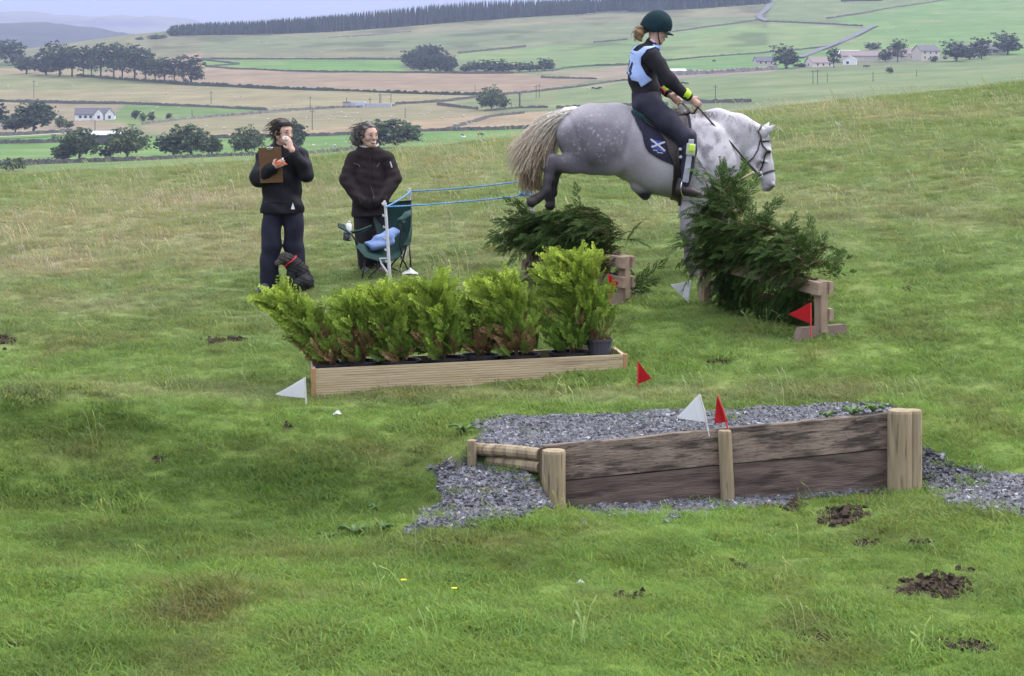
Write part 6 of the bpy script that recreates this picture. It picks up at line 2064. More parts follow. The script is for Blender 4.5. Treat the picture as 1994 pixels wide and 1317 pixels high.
H.ball(A(-.016, 0, .024), .102, .92, hd.r).cap(A(-.06, .02, .01), A(-.10, -.05, -.03), .075, .06).cap(L(703, 258, .0), L(694, 268, .02), .075, .065).cap(L(696, 268, .0), L(692, 278, .0), .06, .04)
fh = lambda X: np.maximum(H(X) + .007 * np.sin(X[:, 2] * 80 + X[:, 0] * 70), ((X - hd.c) @ hd.f) - .034 - np.clip((X - hd.c) @ hd.u - .045, 0, .05) * 1.0)
V, Q = polygonise(fh, *H.bounds(.03), .008, 1); ho = obj('hair', V, Q, hair_grey, W2_, smooth=True)
mb = MB(); S0, S1, S2 = [], [], []
for i in range(260):
    a = A(rg.uniform(-.11, .03), rg.uniform(-.09, .09), rg.uniform(-.05, .11)); a = to_surface(H, [a], -.004)[0]
    S0.append(a); S1.append(a + [-.035 + rg.normal() * .015, rg.normal() * .02, rg.normal() * .018]); S2.append(a + [-.075 + rg.normal() * .03, rg.normal() * .03, -.05 + rg.normal() * .03])
strands(mb, S0, S1, S2, .005, .001); mb.build('wisps', hair_grey, ho, smooth=True)

# ------------------------------------------------------------------ dog
L = Loc(575, 566, seen_depth(575, 567))
D = thing('dog', 'small dark terrier sitting at the feet of the woman in black', 'dog', L.base)
B = Body(.035)
B.chain([(L(590, 548, .03), .100), (L(583, 530, .0), .085), (L(572, 515, -.03), .070), (L(566, 508, -.04), .055)], w=.85)
B.chain([(L(566, 510, -.04), .055), (L(558, 502, -.05), .052)])
B.ball(L(554, 502, -.05), .054, k=.02).cap(L(549, 506, -.06), L(541, 512, -.07), .036, .026, k=.02)
for dy in (-.075, .03): B.chain([(L(572, 528, dy * .7), .045), (L(566, 545, dy), .026), (L(565, 562, dy), .020), (L(561, 564, dy - .01), .022)], k=.02)
for dy in (-.07, .10): B.chain([(L(594, 548, dy), .068), (L(583, 552, dy * 1.2), .050), (L(592, 562, dy * 1.2), .026), (L(580, 564, dy * 1.2), .022)], k=.025)
for q in (-1, 1): B.cap(L(559, 496, -.05 + q * .035), L(561, 508, -.06 + q * .05), .018, .014, k=.01)
B.chain([(L(602, 556, .05), .03), (L(610, 562, .07), .015)])
fB = lambda X: B(X) + .003 * np.sin(X[:, 0] * 70 + 4 * np.sin(X[:, 2] * 60) + X[:, 1] * 50)
def dcol(V):
    u, v = L.px(V); k = np.exp(-((u - 546) / 9) ** 2 - ((v - 508) / 9) ** 2)[:, None]; k2 = np.exp(-((u - 556) / 8) ** 2 - ((v - 497) / 7) ** 2)[:, None] * .6
    return np.array((.013, .012, .013)) * (1 - k) + np.array((.075, .062, .05)) * k + np.array((.03, .025, .02)) * k2
lo, hi = B.bounds(.03); V, Q = polygonise(fB, lo, hi, .0065, 1)
dog_mat = mat('terrier_coat', (.8, .8, .8), (1.3, 1.3, 1.3), rough=.8, scale=30, attr=True, bump=.6, bscale=60)
obj('body', V, Q, dog_mat, D, smooth=True, col=dcol(V))
for q in (-1, 1): MB().tube([L(548, 501, -.06 + q * .024 - .02), L(546.8, 501, -.066 + q * .024 - .02)], [.009, .006], 7).build('eye', eye_mat, D, smooth=True)
MB().tube([L(540, 510.5, -.075), L(537.5, 511, -.078)], [.012, .009], 8).build('nose', eye_mat, D, smooth=True)
pts = []
ax = unit(L(558, 502, -.05) - L(568, 514, -.04)); e1_ = unit(np.cross(ax, (0, 1, 0))); e2_ = np.cross(ax, e1_); c = L(565, 509, -.04)
for a in np.linspace(0, 2 * math.pi, 22): pts.append(c + (e1_ * math.cos(a) + e2_ * math.sin(a)) * .08)
MB().tube(to_surface(B, pts, .004), .007, 6).build('collar', mat('red_collar', (.45, .02, .02), rough=.5), D, smooth=True)

# ------------------------------------------------------------------ camping chair
L = Loc(740, 533, seen_depth(740, 531))
CH = thing('camping_chair', 'dark green folding camping chair in front of the smiling woman', 'chair', L.base)
green = mat('green_canvas', (.006, .030, .026), (.011, .043, .037), rough=.75, scale=5, bump=.4, bscale=10, bdist=.02)
tubeb = mat('black_tube', (.012, .012, .014), (.02, .02, .022), rough=.4)


def sheet(name, grid, th, m, parent):
    """cloth panel from a grid of points, given thickness"""
    g = np.array(grid, float); a, b = g.shape[:2]
    # refine
    def up(g, ax):
        n = g.shape[ax]; t = np.linspace(0, n - 1, (n - 1) * 4 + 1); i = np.minimum(t.astype(int), n - 2); f_ = t - i
        f_ = f_ * f_ * (3 - 2 * f_) * .5 + f_ * .5
        g0 = np.take(g, i, ax); g1 = np.take(g, i + 1, ax)
        sh = [1] * g.ndim; sh[ax] = -1
        return g0 * (1 - f_.reshape(sh)) + g1 * f_.reshape(sh)
    g = up(up(g, 0), 1); a, b = g.shape[:2]
    du = np.gradient(g, axis=0); dv = np.gradient(g, axis=1); n = np.cross(du, dv); n /= np.linalg.norm(n, axis=2)[..., None] + 1e-9
    V = np.concatenate([(g + n * th / 2).reshape(-1, 3), (g - n * th / 2).reshape(-1, 3)])
    q = grid_faces(a, b); k = a * b
    Q = [q, q[:, ::-1] + k]
    def edge(i): return np.stack([i[:-1], i[1:], i[1:] + k, i[:-1] + k], 1)
    I = np.arange(k).reshape(a, b)
    for e_ in (I[0], I[-1][::-1], I[::-1, 0], I[:, -1]): Q.append(edge(e_))
    return obj(name, V, np.concatenate(Q), m, parent, smooth=True)


back = [[L(722, 400, .08), L(742, 398, .12), L(772, 394, .14), L(801, 391, .10)], [L(727, 428, .06), L(748, 430, .13), L(776, 428, .15), L(801, 424, .08)],
        [L(735, 455, .02), L(754, 462, .10), L(778, 462, .12), L(800, 455, .03)], [L(742, 478, -.06), L(758, 482, .0), L(776, 482, .02), L(798, 474, -.04)]]
sheet('backrest', back, .008, green, CH)
seat = [[L(742, 477, -.05), L(758, 481, .0), L(776, 481, .02), L(798, 473, -.04)], [L(722, 476, -.2), L(738, 487, -.17), L(766, 490, -.14), L(790, 482, -.14)], [L(701, 467, -.32), L(718, 487, -.34), L(755, 499, -.32), L(786, 487, -.30)],
        [L(697, 473, -.36), L(716, 494, -.40), L(755, 506, -.38), L(784, 494, -.35)]]
sheet('seat', seat, .008, green, CH)
sheet('side_panel', [[L(800, 425, .06), L(799, 445, .0)], [L(802, 452, .0), L(796, 462, -.14)], [L(800, 474, -.04), L(788, 474, -.26)]], .006, green, CH)
sheet('armrest', [[L(687, 448, -.40), L(690, 444, -.46)], [L(706, 450, -.26), L(706, 443, -.32)], [L(727, 441, -.02), L(725, 437, -.10)]], .012, green, CH)
sheet('armrest', [[L(781, 424, -.34), L(790, 430, -.42)], [L(790, 412, -.2), L(800, 416, -.26)], [L(800, 410, .0), L(801, 413, -.08)]], .018, green, CH)
fold_ = Body(.02); fold_.cap(L(784, 424, -.36), L(798, 416, -.30), .038, .036, .7, (0, 0, 1)); skin('arm_pad', fold_, .008, green, CH)
for nm, pts in (('leg', [L(689, 447, -.42), L(700, 468, -.34), L(712, 500, -.30), L(716, 505, -.29)]), ('leg', [L(716, 500, -.30), L(710, 538, -.36)]), ('leg', [L(712, 494, -.33), L(770, 522, -.12), L(784, 529, -.08)]),
                ('leg', [L(722, 534, -.36), L(752, 505, -.2), L(790, 476, -.05)]), ('leg', [L(800, 392, .10), L(799, 424, .07), L(798, 470, -.02)]), ('leg', [L(797, 470, -.05), L(800, 500, -.10), L(802, 528, -.14)]),
                ('leg', [L(786, 486, -.30), L(770, 506, -.26), L(752, 532, -.2)]), ('leg', [L(780, 488, -.30), L(790, 508, -.22), L(798, 526, -.16)]), ('leg', [L(793, 478, -.10), L(784, 506, -.02), L(778, 524, .06)]),
                ('leg', [L(722, 400, .08), L(728, 430, .06), L(741, 478, -.06), L(755, 530, -.02)]), ('arm_tube', [L(783, 428, -.38), L(784, 446, -.36), L(782, 470, -.33), L(786, 490, -.31)])):
    MB().tube(pts, .0085, 7).build(nm, tubeb, CH, smooth=True)
cup = MB(); cup.tube([L(684, 447, -.44), L(682, 462, -.44)], [.040, .036], 12); 
mesh_m = mat('black_mesh', (.03, .03, .036), (.09, .09, .10), rough=.7, scale=60, lo=.48, hi=.52)
cup.build('cup_holder', mesh_m, CH, smooth=True)
sheet('holder_flap', [[L(665, 429, -.46), L(668, 435, -.52)], [L(676, 432, -.44), L(680, 442, -.50)], [L(686, 440, -.42), L(690, 449, -.48)]], .012, green, CH)
bt = thing('water_bottle', 'clear plastic bottle standing in the cup holder of the green chair', 'bottle', L.base)
MB().tube([L(684, 460, -.44), L(685, 440, -.435), L(686, 432, -.43), L(686.4, 428, -.43)], [.032, .033, .030, .014], 12).build('bottle_body', mat('clear_plastic', (.55, .57, .60), (.65, .67, .7), rough=.15, spec=.5), bt, smooth=True)
MB().tube([L(686.4, 428, -.43), L(686.6, 424.5, -.43)], .014, 10).build('cap', paper, bt, smooth=True)
G = Body(.03); G.chain([(L(724, 474, -.22), .050), (L(742, 466, -.20), .060), (L(758, 456, -.15), .062), (L(770, 449, -.10), .050)], w=.7, n=unit((.35, .2, 1)))
G.cap(L(730, 478, -.27), L(762, 464, -.22), .04, .05)
V, Q = polygonise(folds(G, .009, 60, 1.3), *G.bounds(.03), .007, 1)
tag(obj('folded_jacket', V, Q, mat('pale_blue_cloth', (.14, .21, .42), (.22, .30, .50), rough=.8, scale=9, bump=.4, bdist=.02), None, smooth=True, loc=L.base), 'rolled pale blue jacket lying on the seat of the green chair', 'jacket')

# ------------------------------------------------------------------ the grey horse
HY = seen_depth(1340, 538)
L = Loc(1340, 538, HY, yaw=.12)
hs = L.s
L.base[2] = min(L.base[2], gz(L.base[0], HY) + .01)
HR = thing('horse', 'dapple grey horse landing over the brush jump with its hind legs tucked up', 'horse', L.base)
Hb = Body(.06)


def hp(u, v, dy=0.0): return L(u, v, dy)


def c2(pts, w=1.0, k=None): Hb.chain([(hp(u, v, dy), r / hs) for u, v, dy, r in pts], w=w, k=k)


# trunk
c2([(1150, 268, 0, 62), (1192, 268, 0, 62), (1240, 290, 0, 62), (1290, 306, 0, 71), (1335, 312, 0, 74), (1366, 306, 0, 70)], .80)
c2([(1105, 232, 0, 16), (1150, 226, 0, 20), (1200, 228, 0, 22), (1250, 240, 0, 20), (1310, 244, 0, 18), (1345, 240, 0, 18)], 1.0)
c2([(1366, 330, 0, 58), (1398, 322, 0, 46)], .78)
for sg in (-1, 1):
    c2([(1150, 262, .13 * sg, 50), (1165, 285, .15 * sg, 47), (1186, 305, .15 * sg, 34)], .75)
    c2([(1112, 262, .10 * sg, 30), (1128, 292, .12 * sg, 30)], .8)
    c2([(1372, 270, .12 * sg, 34), (1362, 320, .16 * sg, 40), (1352, 362, .15 * sg, 34)], .6)
# neck and head
c2([(1368, 280, 0, 56), (1400, 270, 0, 50), (1436, 268, 0, 39), (1464, 270, 0, 27)], .46, k=.035)
c2([(1350, 236, 0, 14), (1398, 230, 0, 12), (1440, 241, 0, 12), (1478, 258, 0, 11)], .7)
c2([(1482, 268, 0, 16), (1481, 292, 0, 21), (1488, 322, 0, 16), (1496, 350, 0, 13), (1498, 361, 0, 12)], .66, k=.025)
c2([(1490, 272, 0, 10), (1501, 320, 0, 6.5), (1506, 352, 0, 6.5)], .9, k=.02)
for sg in (-1, 1):
    Hb.ball(hp(1467, 305, .045 * sg), 18 / hs, .5, k=.02)
    Hb.ball(hp(1497, 294, .070 * sg), 6.5 / hs, k=.015)
    Hb.ball(hp(1506, 361, .035 * sg), 6 / hs, k=.012)
    Hb.cap(hp(1464, 322, .05 * sg), hp(1483, 345, .035 * sg), 6 / hs, 4.5 / hs, k=.015)
    Hb.cap(hp(1478, 312, .070 * sg), hp(1494, 316, .062 * sg), 4 / hs, 2 / hs, k=.015)
Hb.cap(hp(1491, 368, 0), hp(1499, 368, 0), 6 / hs, 5.5 / hs, 1.3, k=.015)
# ears
for sg, (ux, uy) in ((-1, (1508, 245)), (1, (1501, 241))):
    b_ = hp(1489, 261, .05 * sg); tip = hp(ux, uy, .075 * sg)
    Hb.cap(b_, b_ * .5 + tip * .5, 7.5 / hs, 6.8 / hs, .75, k=.012); Hb.cap(b_ * .5 + tip * .5, tip + (tip - b_) * .12, 6.8 / hs, 1.4 / hs, .75, k=.012)
# near hind leg: gaskin drawn back to the hock, cannon down, hoof flexed back
def hind(dy, ox, oz):
    c2([(1186, 304, dy, 30), (1150, 312, dy, 24), (1112, 316 + oz * .3, dy, 18.5), (1076 + ox, 316 + oz, dy, 14.5)], .75, k=.035)
    c2([(1074 + ox, 310 + oz, dy, 13), (1066 + ox, 322 + oz, dy, 12)], .8, k=.025)
    c2([(1070 + ox, 322 + oz, dy, 11.5), (1066 + ox, 345 + oz, dy, 8.2), (1063 + ox, 366 + oz, dy, 8.6)], .85, k=.02)
    c2([(1063 + ox, 368 + oz, dy, 9.8), (1054 + ox, 377 + oz, dy, 8)], .9, k=.015)
hind(-.15, 0, 0)
c2([(1056, 376, -.15, 8), (1044, 384, -.15, 9.5)], .95, k=.012)
c2([(1046, 382, -.15, 8.5), (1034, 390, -.15, 10)], .95, k=.01)
hind(.15, 13, 8)
c2([(1070, 382, .15, 8.5), (1072, 392, .15, 9)], .95, k=.012)
c2([(1072, 390, .15, 8.5), (1071, 401, .15, 10)], .95, k=.01)
# near foreleg reaching the ground
c2([(1352, 372, -.10, 30), (1340, 412, -.11, 19), (1337, 446, -.11, 13.5), (1339, 462, -.11, 12.5)], .85, k=.03)
c2([(1339, 460, -.11, 12.5), (1339, 480, -.11, 9), (1338, 503, -.11, 8.3)], .85, k=.02)
c2([(1338, 505, -.11, 9.8), (1341, 512, -.11, 9), (1345, 524, -.11, 8)], .9, k=.015)
c2([(1344, 525, -.11, 9), (1349, 534, -.11, 11)], .95, k=.01)
# off foreleg, folded forward behind the brush
c2([(1362, 372, .12, 28), (1392, 400, .13, 18), (1412, 420, .13, 12.5)], .85, k=.03)
c2([(1412, 420, .13, 12), (1415, 450, .13, 9), (1412, 474, .13, 8.5)], .85, k=.02)
c2([(1412, 475, .13, 9.5), (1402, 486, .13, 8)], .9, k=.015); c2([(1401, 487, .13, 9), (1394, 496, .13, 10.5)], .95, k=.01)
c2([(1240, 360, 0, 14), (1256, 380, 0, 10)], 1.0, k=.03)


def horse_col(V):
    u, v = L.px(V)
    n = fbm(V[:, 0] * 9 + 5, V[:, 2] * 9 + V[:, 1] * 6, 901)
    c = np.tile(np.array((.43, .41, .43)), (len(V), 1))
    def mix(col, a):
        nonlocal c
        a = np.clip(a, 0, 1)[:, None]; c = c * (1 - a) + np.array(col) * a
    g = lambda a, b, su, sv: np.exp(-((u - a) / su) ** 2 - ((v - b) / sv) ** 2)
    mix((.13, .118, .138), 1.25 * g(1150, 275, 92, 66) * (.7 + .6 * n))           # dark quarters
    mix((.20, .185, .195), .9 * g(1165, 212, 70, 24))                                     # pale croup
    mix((.085, .076, .088), .9 * g(1120, 314, 60, 26))
    mix((.075, .066, .076), sstep(1130, 1078, u) * sstep(285, 308, v))
    mix((.028, .024, .027), sstep(336, 372, v) * sstep(1108, 1092, u))
    mix((.19, .178, .19), .55 * g(1250, 300, 30, 60) * n)
    mix((.165, .152, .168), 1.0 * sstep(.35, .75, fbm(V[:, 0] * 16, V[:, 2] * 16, 903)) * g(1385, 290, 60, 60))    # mottled shoulder
    mix((.19, .178, .195), .5 * g(1420, 262, 45, 12))
    mix((.10, .092, .088), .75 * sstep(345, 395, v) * sstep(1170, 1200, u) * sstep(1330, 1300, u))          # dark belly: mostly shade painted into the coat, some mud
    mix((.13, .118, .128), sstep(400, 470, v) * sstep(1300, 1320, u))
    mix((.065, .055, .058), sstep(500, 520, v) * sstep(1300, 1320, u))
    mix((.02, .018, .018), g(1254, 380, 16, 9) * 1.3)
    mix((.025, .022, .022), sstep(526, 530, v))
    mix((.03, .026, .026), sstep(384, 389, v) * sstep(1108, 1092, u) * sstep(1000, 1040, u))
    mix((.115, .10, .112), .9 * g(1503, 368, 15, 15))
    mix((.09, .075, .08), .8 * g(1499, 376, 8, 6))
    mix((.165, .152, .168), .5 * g(1497, 296, 7, 7))
    return c


def dap(V):
    u, v = L.px(V)
    return np.clip(1.6 * np.exp(-((u - 1152) / 74) ** 2 - ((v - 262) / 60) ** 2) + 1.1 * np.exp(-((u - 1385) / 55) ** 2 - ((v - 295) / 55) ** 2), 0, 1) * sstep(335, 300, v + (u - 1180) * .0)


# coat: vertex colour with pale dapples
coat, cnt, cb_ = new_mat('dapple_coat')
N, K = cnt.nodes, cnt.links
vc = N.new('ShaderNodeVertexColor'); vc.layer_name = 'Col'
da = N.new('ShaderNodeAttribute'); da.attribute_name = 'dap'
tco = N.new('ShaderNodeTexCoord'); wv = N.new('ShaderNodeTexNoise'); wv.inputs['Scale'].default_value = 14
K.new(tco.outputs['Object'], wv.inputs['Vector'])
ad = N.new('ShaderNodeMix'); ad.data_type = 'RGBA'; ad.blend_type = 'LINEAR_LIGHT'; ad.inputs[0].default_value = .035
K.new(tco.outputs['Object'], ad.inputs[6]); K.new(wv.outputs['Color'], ad.inputs[7])
vo = N.new('ShaderNodeTexVoronoi'); vo.inputs['Scale'].default_value = 25; vo.inputs['Randomness'].default_value = .9
K.new(ad.outputs[2], vo.inputs['Vector'])
r1 = N.new('ShaderNodeMapRange'); r1.inputs['From Min'].default_value = .40; r1.inputs['From Max'].default_value = .10; r1.inputs['To Max'].default_value = .62
K.new(vo.outputs['Distance'], r1.inputs['Value'])
n5 = N.new('ShaderNodeTexNoise'); n5.inputs['Scale'].default_value = 9; K.new(tco.outputs['Object'], n5.inputs['Vector'])
r5 = N.new('ShaderNodeMapRange'); r5.inputs['From Min'].default_value = .40; r5.inputs['From Max'].default_value = .60; K.new(n5.outputs['Fac'], r5.inputs['Value'])
mt = N.new('ShaderNodeMath'); mt.operation = 'MULTIPLY'; K.new(r1.outputs[0], mt.inputs[0]); K.new(da.outputs['Fac'], mt.inputs[1])
mt2 = N.new('ShaderNodeMath'); mt2.operation = 'MULTIPLY'; K.new(mt.outputs[0], mt2.inputs[0]); K.new(r5.outputs[0], mt2.inputs[1])
mc = N.new('ShaderNodeMix'); mc.data_type = 'RGBA'; mc.inputs[7].default_value = (.40, .385, .40, 1)
K.new(mt2.outputs[0], mc.inputs[0]); K.new(vc.outputs[0], mc.inputs[6])
fi = N.new('ShaderNodeTexNoise'); fi.inputs['Scale'].default_value = 55; fi.inputs['Detail'].default_value = 4; K.new(tco.outputs['Object'], fi.inputs['Vector'])
fr_ = N.new('ShaderNodeMapRange'); fr_.inputs['To Min'].default_value = .82; fr_.inputs['To Max'].default_value = 1.18; K.new(fi.outputs['Fac'], fr_.inputs['Value'])
mm_ = N.new('ShaderNodeMix'); mm_.data_type = 'RGBA'; mm_.blend_type = 'MULTIPLY'; mm_.inputs[0].default_value = 1
K.new(mc.outputs[2], mm_.inputs[6]); K.new(fr_.outputs[0], mm_.inputs[7]); K.new(mm_.outputs[2], cb_.inputs['Base Color'])
cb_.inputs['Roughness'].default_value = .55; cb_.inputs['Specular IOR Level'].default_value = .25
bpn = N.new('ShaderNodeBump'); bpn.inputs['Strength'].default_value = .25; bpn.inputs['Distance'].default_value = .01
K.new(fi.outputs['Fac'], bpn.inputs['Height']); K.new(bpn.outputs[0], cb_.inputs['Normal'])


def muscle(X):
    """shallow muscle relief over the smooth body"""
    d = Hb(X); u = L.u0 + X[:, 0] * hs; v = L.v0 - X[:, 2] * hs
    gr = lambda a, b, c_, d_, w: np.exp(-(((u - a) * (d_ - b) - (v - b) * (c_ - a)) / math.hypot(c_ - a, d_ - b) / w) ** 2) * np.exp(-(((u - (a + c_) / 2) ** 2 + (v - (b + d_) / 2) ** 2) / (.36 * ((c_ - a) ** 2 + (d_ - b) ** 2))))
    return d + 1.7 * (.007 * gr(1228, 235, 1205, 325, 6) + .008 * gr(1345, 260, 1378, 345, 5) + .006 * gr(1420, 300, 1385, 350, 6) + .007 * gr(1112, 240, 1140, 312, 5) + .006 * gr(1450, 275, 1440, 315, 5) + .004 * gr(1475, 330, 1490, 300, 3))


V, Q = polygonise(muscle, *Hb.bounds(.03), .0085, 2)
hbody = obj('body', V, Q, coat, HR, smooth=True, col=horse_col(V), attrs={'dap': dap(V)})
hoof_m = mat('hoof', (.022, .019, .018), (.05, .042, .036), rough=.6, scale=12)
for a, b, r0, r1_ in (((1044, 383, -.15), (1031, 391, -.15), 9, 11.5), ((1072, 391, .15), (1071, 403, .15), 9, 11), ((1345, 526, -.11), (1350, 537, -.11), 9.5, 12.5), ((1400, 488, .13), (1391, 499, .13), 9, 11.5)):
    MB().tube([hp(*a), hp(*b), hp(*b) * 1.0 + (hp(*b) - hp(*a)) * .08], [r0 / hs, r1_ / hs, r1_ * .9 / hs], 14).build('hoof', hoof_m, HR, smooth=True)
for sg in (-1, 1):
    e = to_surface(Hb, [hp(1498, 297, .12 * sg)], -.004)[0]
    MB().tube([e - [0, .006, 0], e + [0, .008 * sg, 0]], [.016, .010], 10).build('eye', eye_mat, HR, smooth=True)
    nstr = to_surface(Hb, [hp(1507, 364, .07 * sg)], -.002)[0]
    MB().tube([nstr - [0, .003, 0], nstr + [.002, .004 * sg, 0]], [.013, .008], 9).build('nostril', eye_mat, HR, smooth=True)
# mouth line
MB().tube(to_surface(Hb, [hp(1484 + i * 2.4, 362 + i * 1.2, -.07) for i in range(8)], 0), .0028, 5).build('mouth', eye_mat, HR, smooth=True)

# tail and mane: strands of hair
hair_mat = mat('horse_hair', (.8, .8, .8), (1.2, 1.18, 1.15), rough=.45, scale=40, attr=True, spec=.35, trans=.15)
q = np.random.default_rng(41)
S0, S1, S2, C0, C1 = [], [], [], [], []
pale, mid_, tan_, brn = np.array((.74, .70, .63)), np.array((.56, .48, .36)), np.array((.36, .24, .13)), np.array((.085, .05, .03))
for i in range(1100):
    k = q.uniform(); b = q.uniform()
    s0 = hp(1108 + q.normal() * 5 - 10 * b, 215 + 14 * b + q.normal() * 2.5, q.normal() * .028)
    if k < .80:
        e = hp(996 + 70 * b + q.normal() * 12, 285 + q.uniform(0, 82) * (.5 + .5 * q.uniform()), q.normal() * .10)
        m = hp(1036 + 34 * b + q.normal() * 12, 232 + 36 * b + q.normal() * 11, q.normal() * .07)
    else:
        e = hp(985 + q.uniform(0, 50), 285 + q.uniform(0, 50), q.normal() * .12); m = hp(1045 + q.normal() * 8, 226 + 18 * b + q.normal() * 7, q.normal() * .08)
    S0.append(s0); S1.append(m); S2.append(e)
    t_ = np.clip((b - .1) * 1.1 + q.normal() * .2, 0, 1)
    C0.append(pale * (1 - .2 * t_) * q.uniform(.85, 1.1)); cc = tan_ if q.uniform() < .85 else brn
    C1.append((mid_ * (1 - t_) + cc * t_) * q.uniform(.8, 1.2) if k < .8 else mid_ * q.uniform(.8, 1.2))
tm = MB(); strands(tm, S0, S1, S2, .0042, .0012, 10, 3, C0, C1)
# lower lock curling in to the hocks
S0, S1, S2, C0, C1 = [], [], [], [], []
for i in range(240):
    b = q.uniform(); s0 = hp(1030 + 30 * b + q.normal() * 6, 285 + q.normal() * 12, q.normal() * .06)
    S0.append(s0); S1.append(hp(1006 + 34 * b + q.normal() * 5, 335 + q.normal() * 10, q.normal() * .08)); S2.append(hp(1016 + 42 * b + q.normal() * 7, 368 + q.normal() * 9, q.normal() * .07))
    C0.append((mid_ * .6 + tan_ * .4) * q.uniform(.85, 1.15)); C1.append((tan_ * .65 + brn * .35) * q.uniform(.8, 1.25))
strands(tm, S0, S1, S2, .0042, .0014, 9, 3, C0, C1)
dk = Body(.02); dk.chain([(hp(1118, 216), .045), (hp(1102, 218), .042), (hp(1084, 232), .034), (hp(1068, 252), .022)])
tl = tm.build('tail', hair_mat, HR, smooth=True, colours=True)
skin('dock', dk, .009, hair_mat, tl, col=lambda V: np.tile(pale * .95, (len(V), 1)))
mm2 = MB(); S0, S1, S2, C0, C1 = [], [], [], [], []
cu, cv = [1338, 1365, 1398, 1430, 1455, 1478, 1488], [228, 219, 217, 226, 235, 246, 254]
for i in range(620):
    u = q.uniform(1338, 1486); v = np.interp(u, cu, cv); s0 = hp(u, v + 2, q.normal() * .012)
    side = -1 if q.uniform() < .55 else 1
    ln = q.uniform(10, 26); S0.append(s0)
    S1.append(hp(u - 4 + q.normal() * 3, v - 5 - q.uniform(0, 4), side * .03)); S2.append(hp(u - 6 + q.normal() * 6, v + ln - 6, side * (.055 + q.uniform(0, .04))))
    k = q.uniform(.8, 1.15); C0.append(np.array((.33, .315, .305)) * k); C1.append(np.array((.29, .27, .25)) * k)
for i in range(110):      # wind-lifted hair at the withers
    u = q.uniform(1328, 1372); s0 = hp(u, 226, q.normal() * .02); S0.append(s0); S1.append(hp(u - 8, 214 + q.normal() * 5, q.normal() * .04)); S2.append(hp(u - 22 + q.normal() * 8, 214 + q.normal() * 9, q.normal() * .05))
    C0.append(np.array((.30, .275, .24))); C1.append(np.array((.25, .20, .145)))
for i in range(70):
    s0 = hp(1489 + q.normal() * 2, 257, q.normal() * .02); S0.append(s0); S1.append(hp(1497, 262, q.normal() * .03)); S2.append(hp(1499 + q.normal() * 3, 278 + q.normal() * 5, q.normal() * .035)); C0.append(np.array((.30, .285, .27))); C1.append(np.array((.30, .285, .27)))
strands(mm2, S0, S1, S2, .0042, .0012, 7, 3, C0, C1); mm2.build('mane', hair_mat, HR, smooth=True, colours=True)

# ------------------------------------------------------------------ tack
leather = mat('black_leather', (.012, .010, .010), (.026, .021, .02), rough=.4, scale=14, bump=.2, spec=.4)
brown_leather = mat('dark_leather', (.020, .014, .013), (.036, .026, .023), rough=.45, scale=12, bump=.2, spec=.4)
steel = mat('steel', (.55, .55, .57), rough=.25, metal=1.0)


def poly_sd(poly):
    """signed distance in the side plane to a polygon given in photo pixels"""
    pts = np.array([hp(u, v)[[0, 2]] for u, v in poly])
    def g(X):
        x, z = X[:, 0], X[:, 2]; d = np.full(len(X), 9.0)
        for a, b in zip(pts, np.roll(pts, -1, 0)): d = np.minimum(d, seg_d(x, z, a, b))
        return np.where(in_poly(x, z, pts), -d, d)
    return g


def bb(poly, y0, y1, pad=.04):
    p = np.array([hp(u, v) for u, v in poly]); return np.array([p[:, 0].min() - pad, y0, p[:, 2].min() - pad]), np.array([p[:, 0].max() + pad, y1, p[:, 2].max() + pad])


navy_pad = mat('navy_saddle_cloth', (.014, .015, .030), (.022, .023, .042), rough=.9, scale=40, bump=.3)
PADP = [(1228, 215), (1236, 238), (1246, 258), (1251, 282), (1258, 294), (1276, 306), (1298, 316), (1318, 326), (1336, 318), (1345, 280), (1342, 215)]
pad = thing('saddle_pad', 'navy saddle cloth with a white and blue saltire badge on the grey horse', 'saddle pad', HR.location)
V, Q = polygonise(shell(Hb, .006, .016, poly_sd(PADP)), *bb(PADP, -.5, .55), .0075, 1)
obj('cloth', V, Q, navy_pad, pad, smooth=True)
sad = thing('saddle', 'black leather saddle with dark green fleece roll under the rider', 'saddle', HR.location)
FLAP = [(1244, 226), (1256, 240), (1276, 250), (1290, 272), (1298, 300), (1308, 322), (1322, 332), (1334, 318), (1340, 280), (1336, 225)]
V, Q = polygonise(shell(Hb, .017, .034, poly_sd(FLAP)), *bb(FLAP, -.5, .55), .0075, 1)
obj('flap', V, Q, brown_leather, sad, smooth=True)
S = Body(.04)
top = lambda u: 222 + (u - 1240) * .06
S.chain([(hp(1240, 220), .085), (hp(1262, 228), .08), (hp(1292, 230), .07), (hp(1322, 226), .06), (hp(1330, 222), .05)], w=1.3, k=.05)
V, Q = polygonise(lambda X: np.maximum(S(X), .015 - Hb(X)), *S.bounds(.03), .009, 1)
obj('seat', V, Q, brown_leather, sad, smooth=True)
G_ = Body(.02)
for sg in (-1, 1): G_.chain([(hp(1234, 222, .10 * sg), .042), (hp(1252, 227, .15 * sg), .044), (hp(1268, 238, .19 * sg), .036)], k=.02)
G_.cap(hp(1234, 222, -.10), hp(1234, 222, .10), .042)
skin('fleece_roll', G_, .009, mat('green_fleece', (.008, .036, .032), (.014, .055, .048), rough=1, scale=40, bump=.6), sad)
GIR = [(1306, 312), (1304, 400), (1322, 400), (1326, 312)]
V, Q = polygonise(shell(Hb, .004, .014, poly_sd(GIR)), *bb(GIR, -.5, .55), .007, 1)
obj('girth', V, Q, leather, sad, smooth=True)
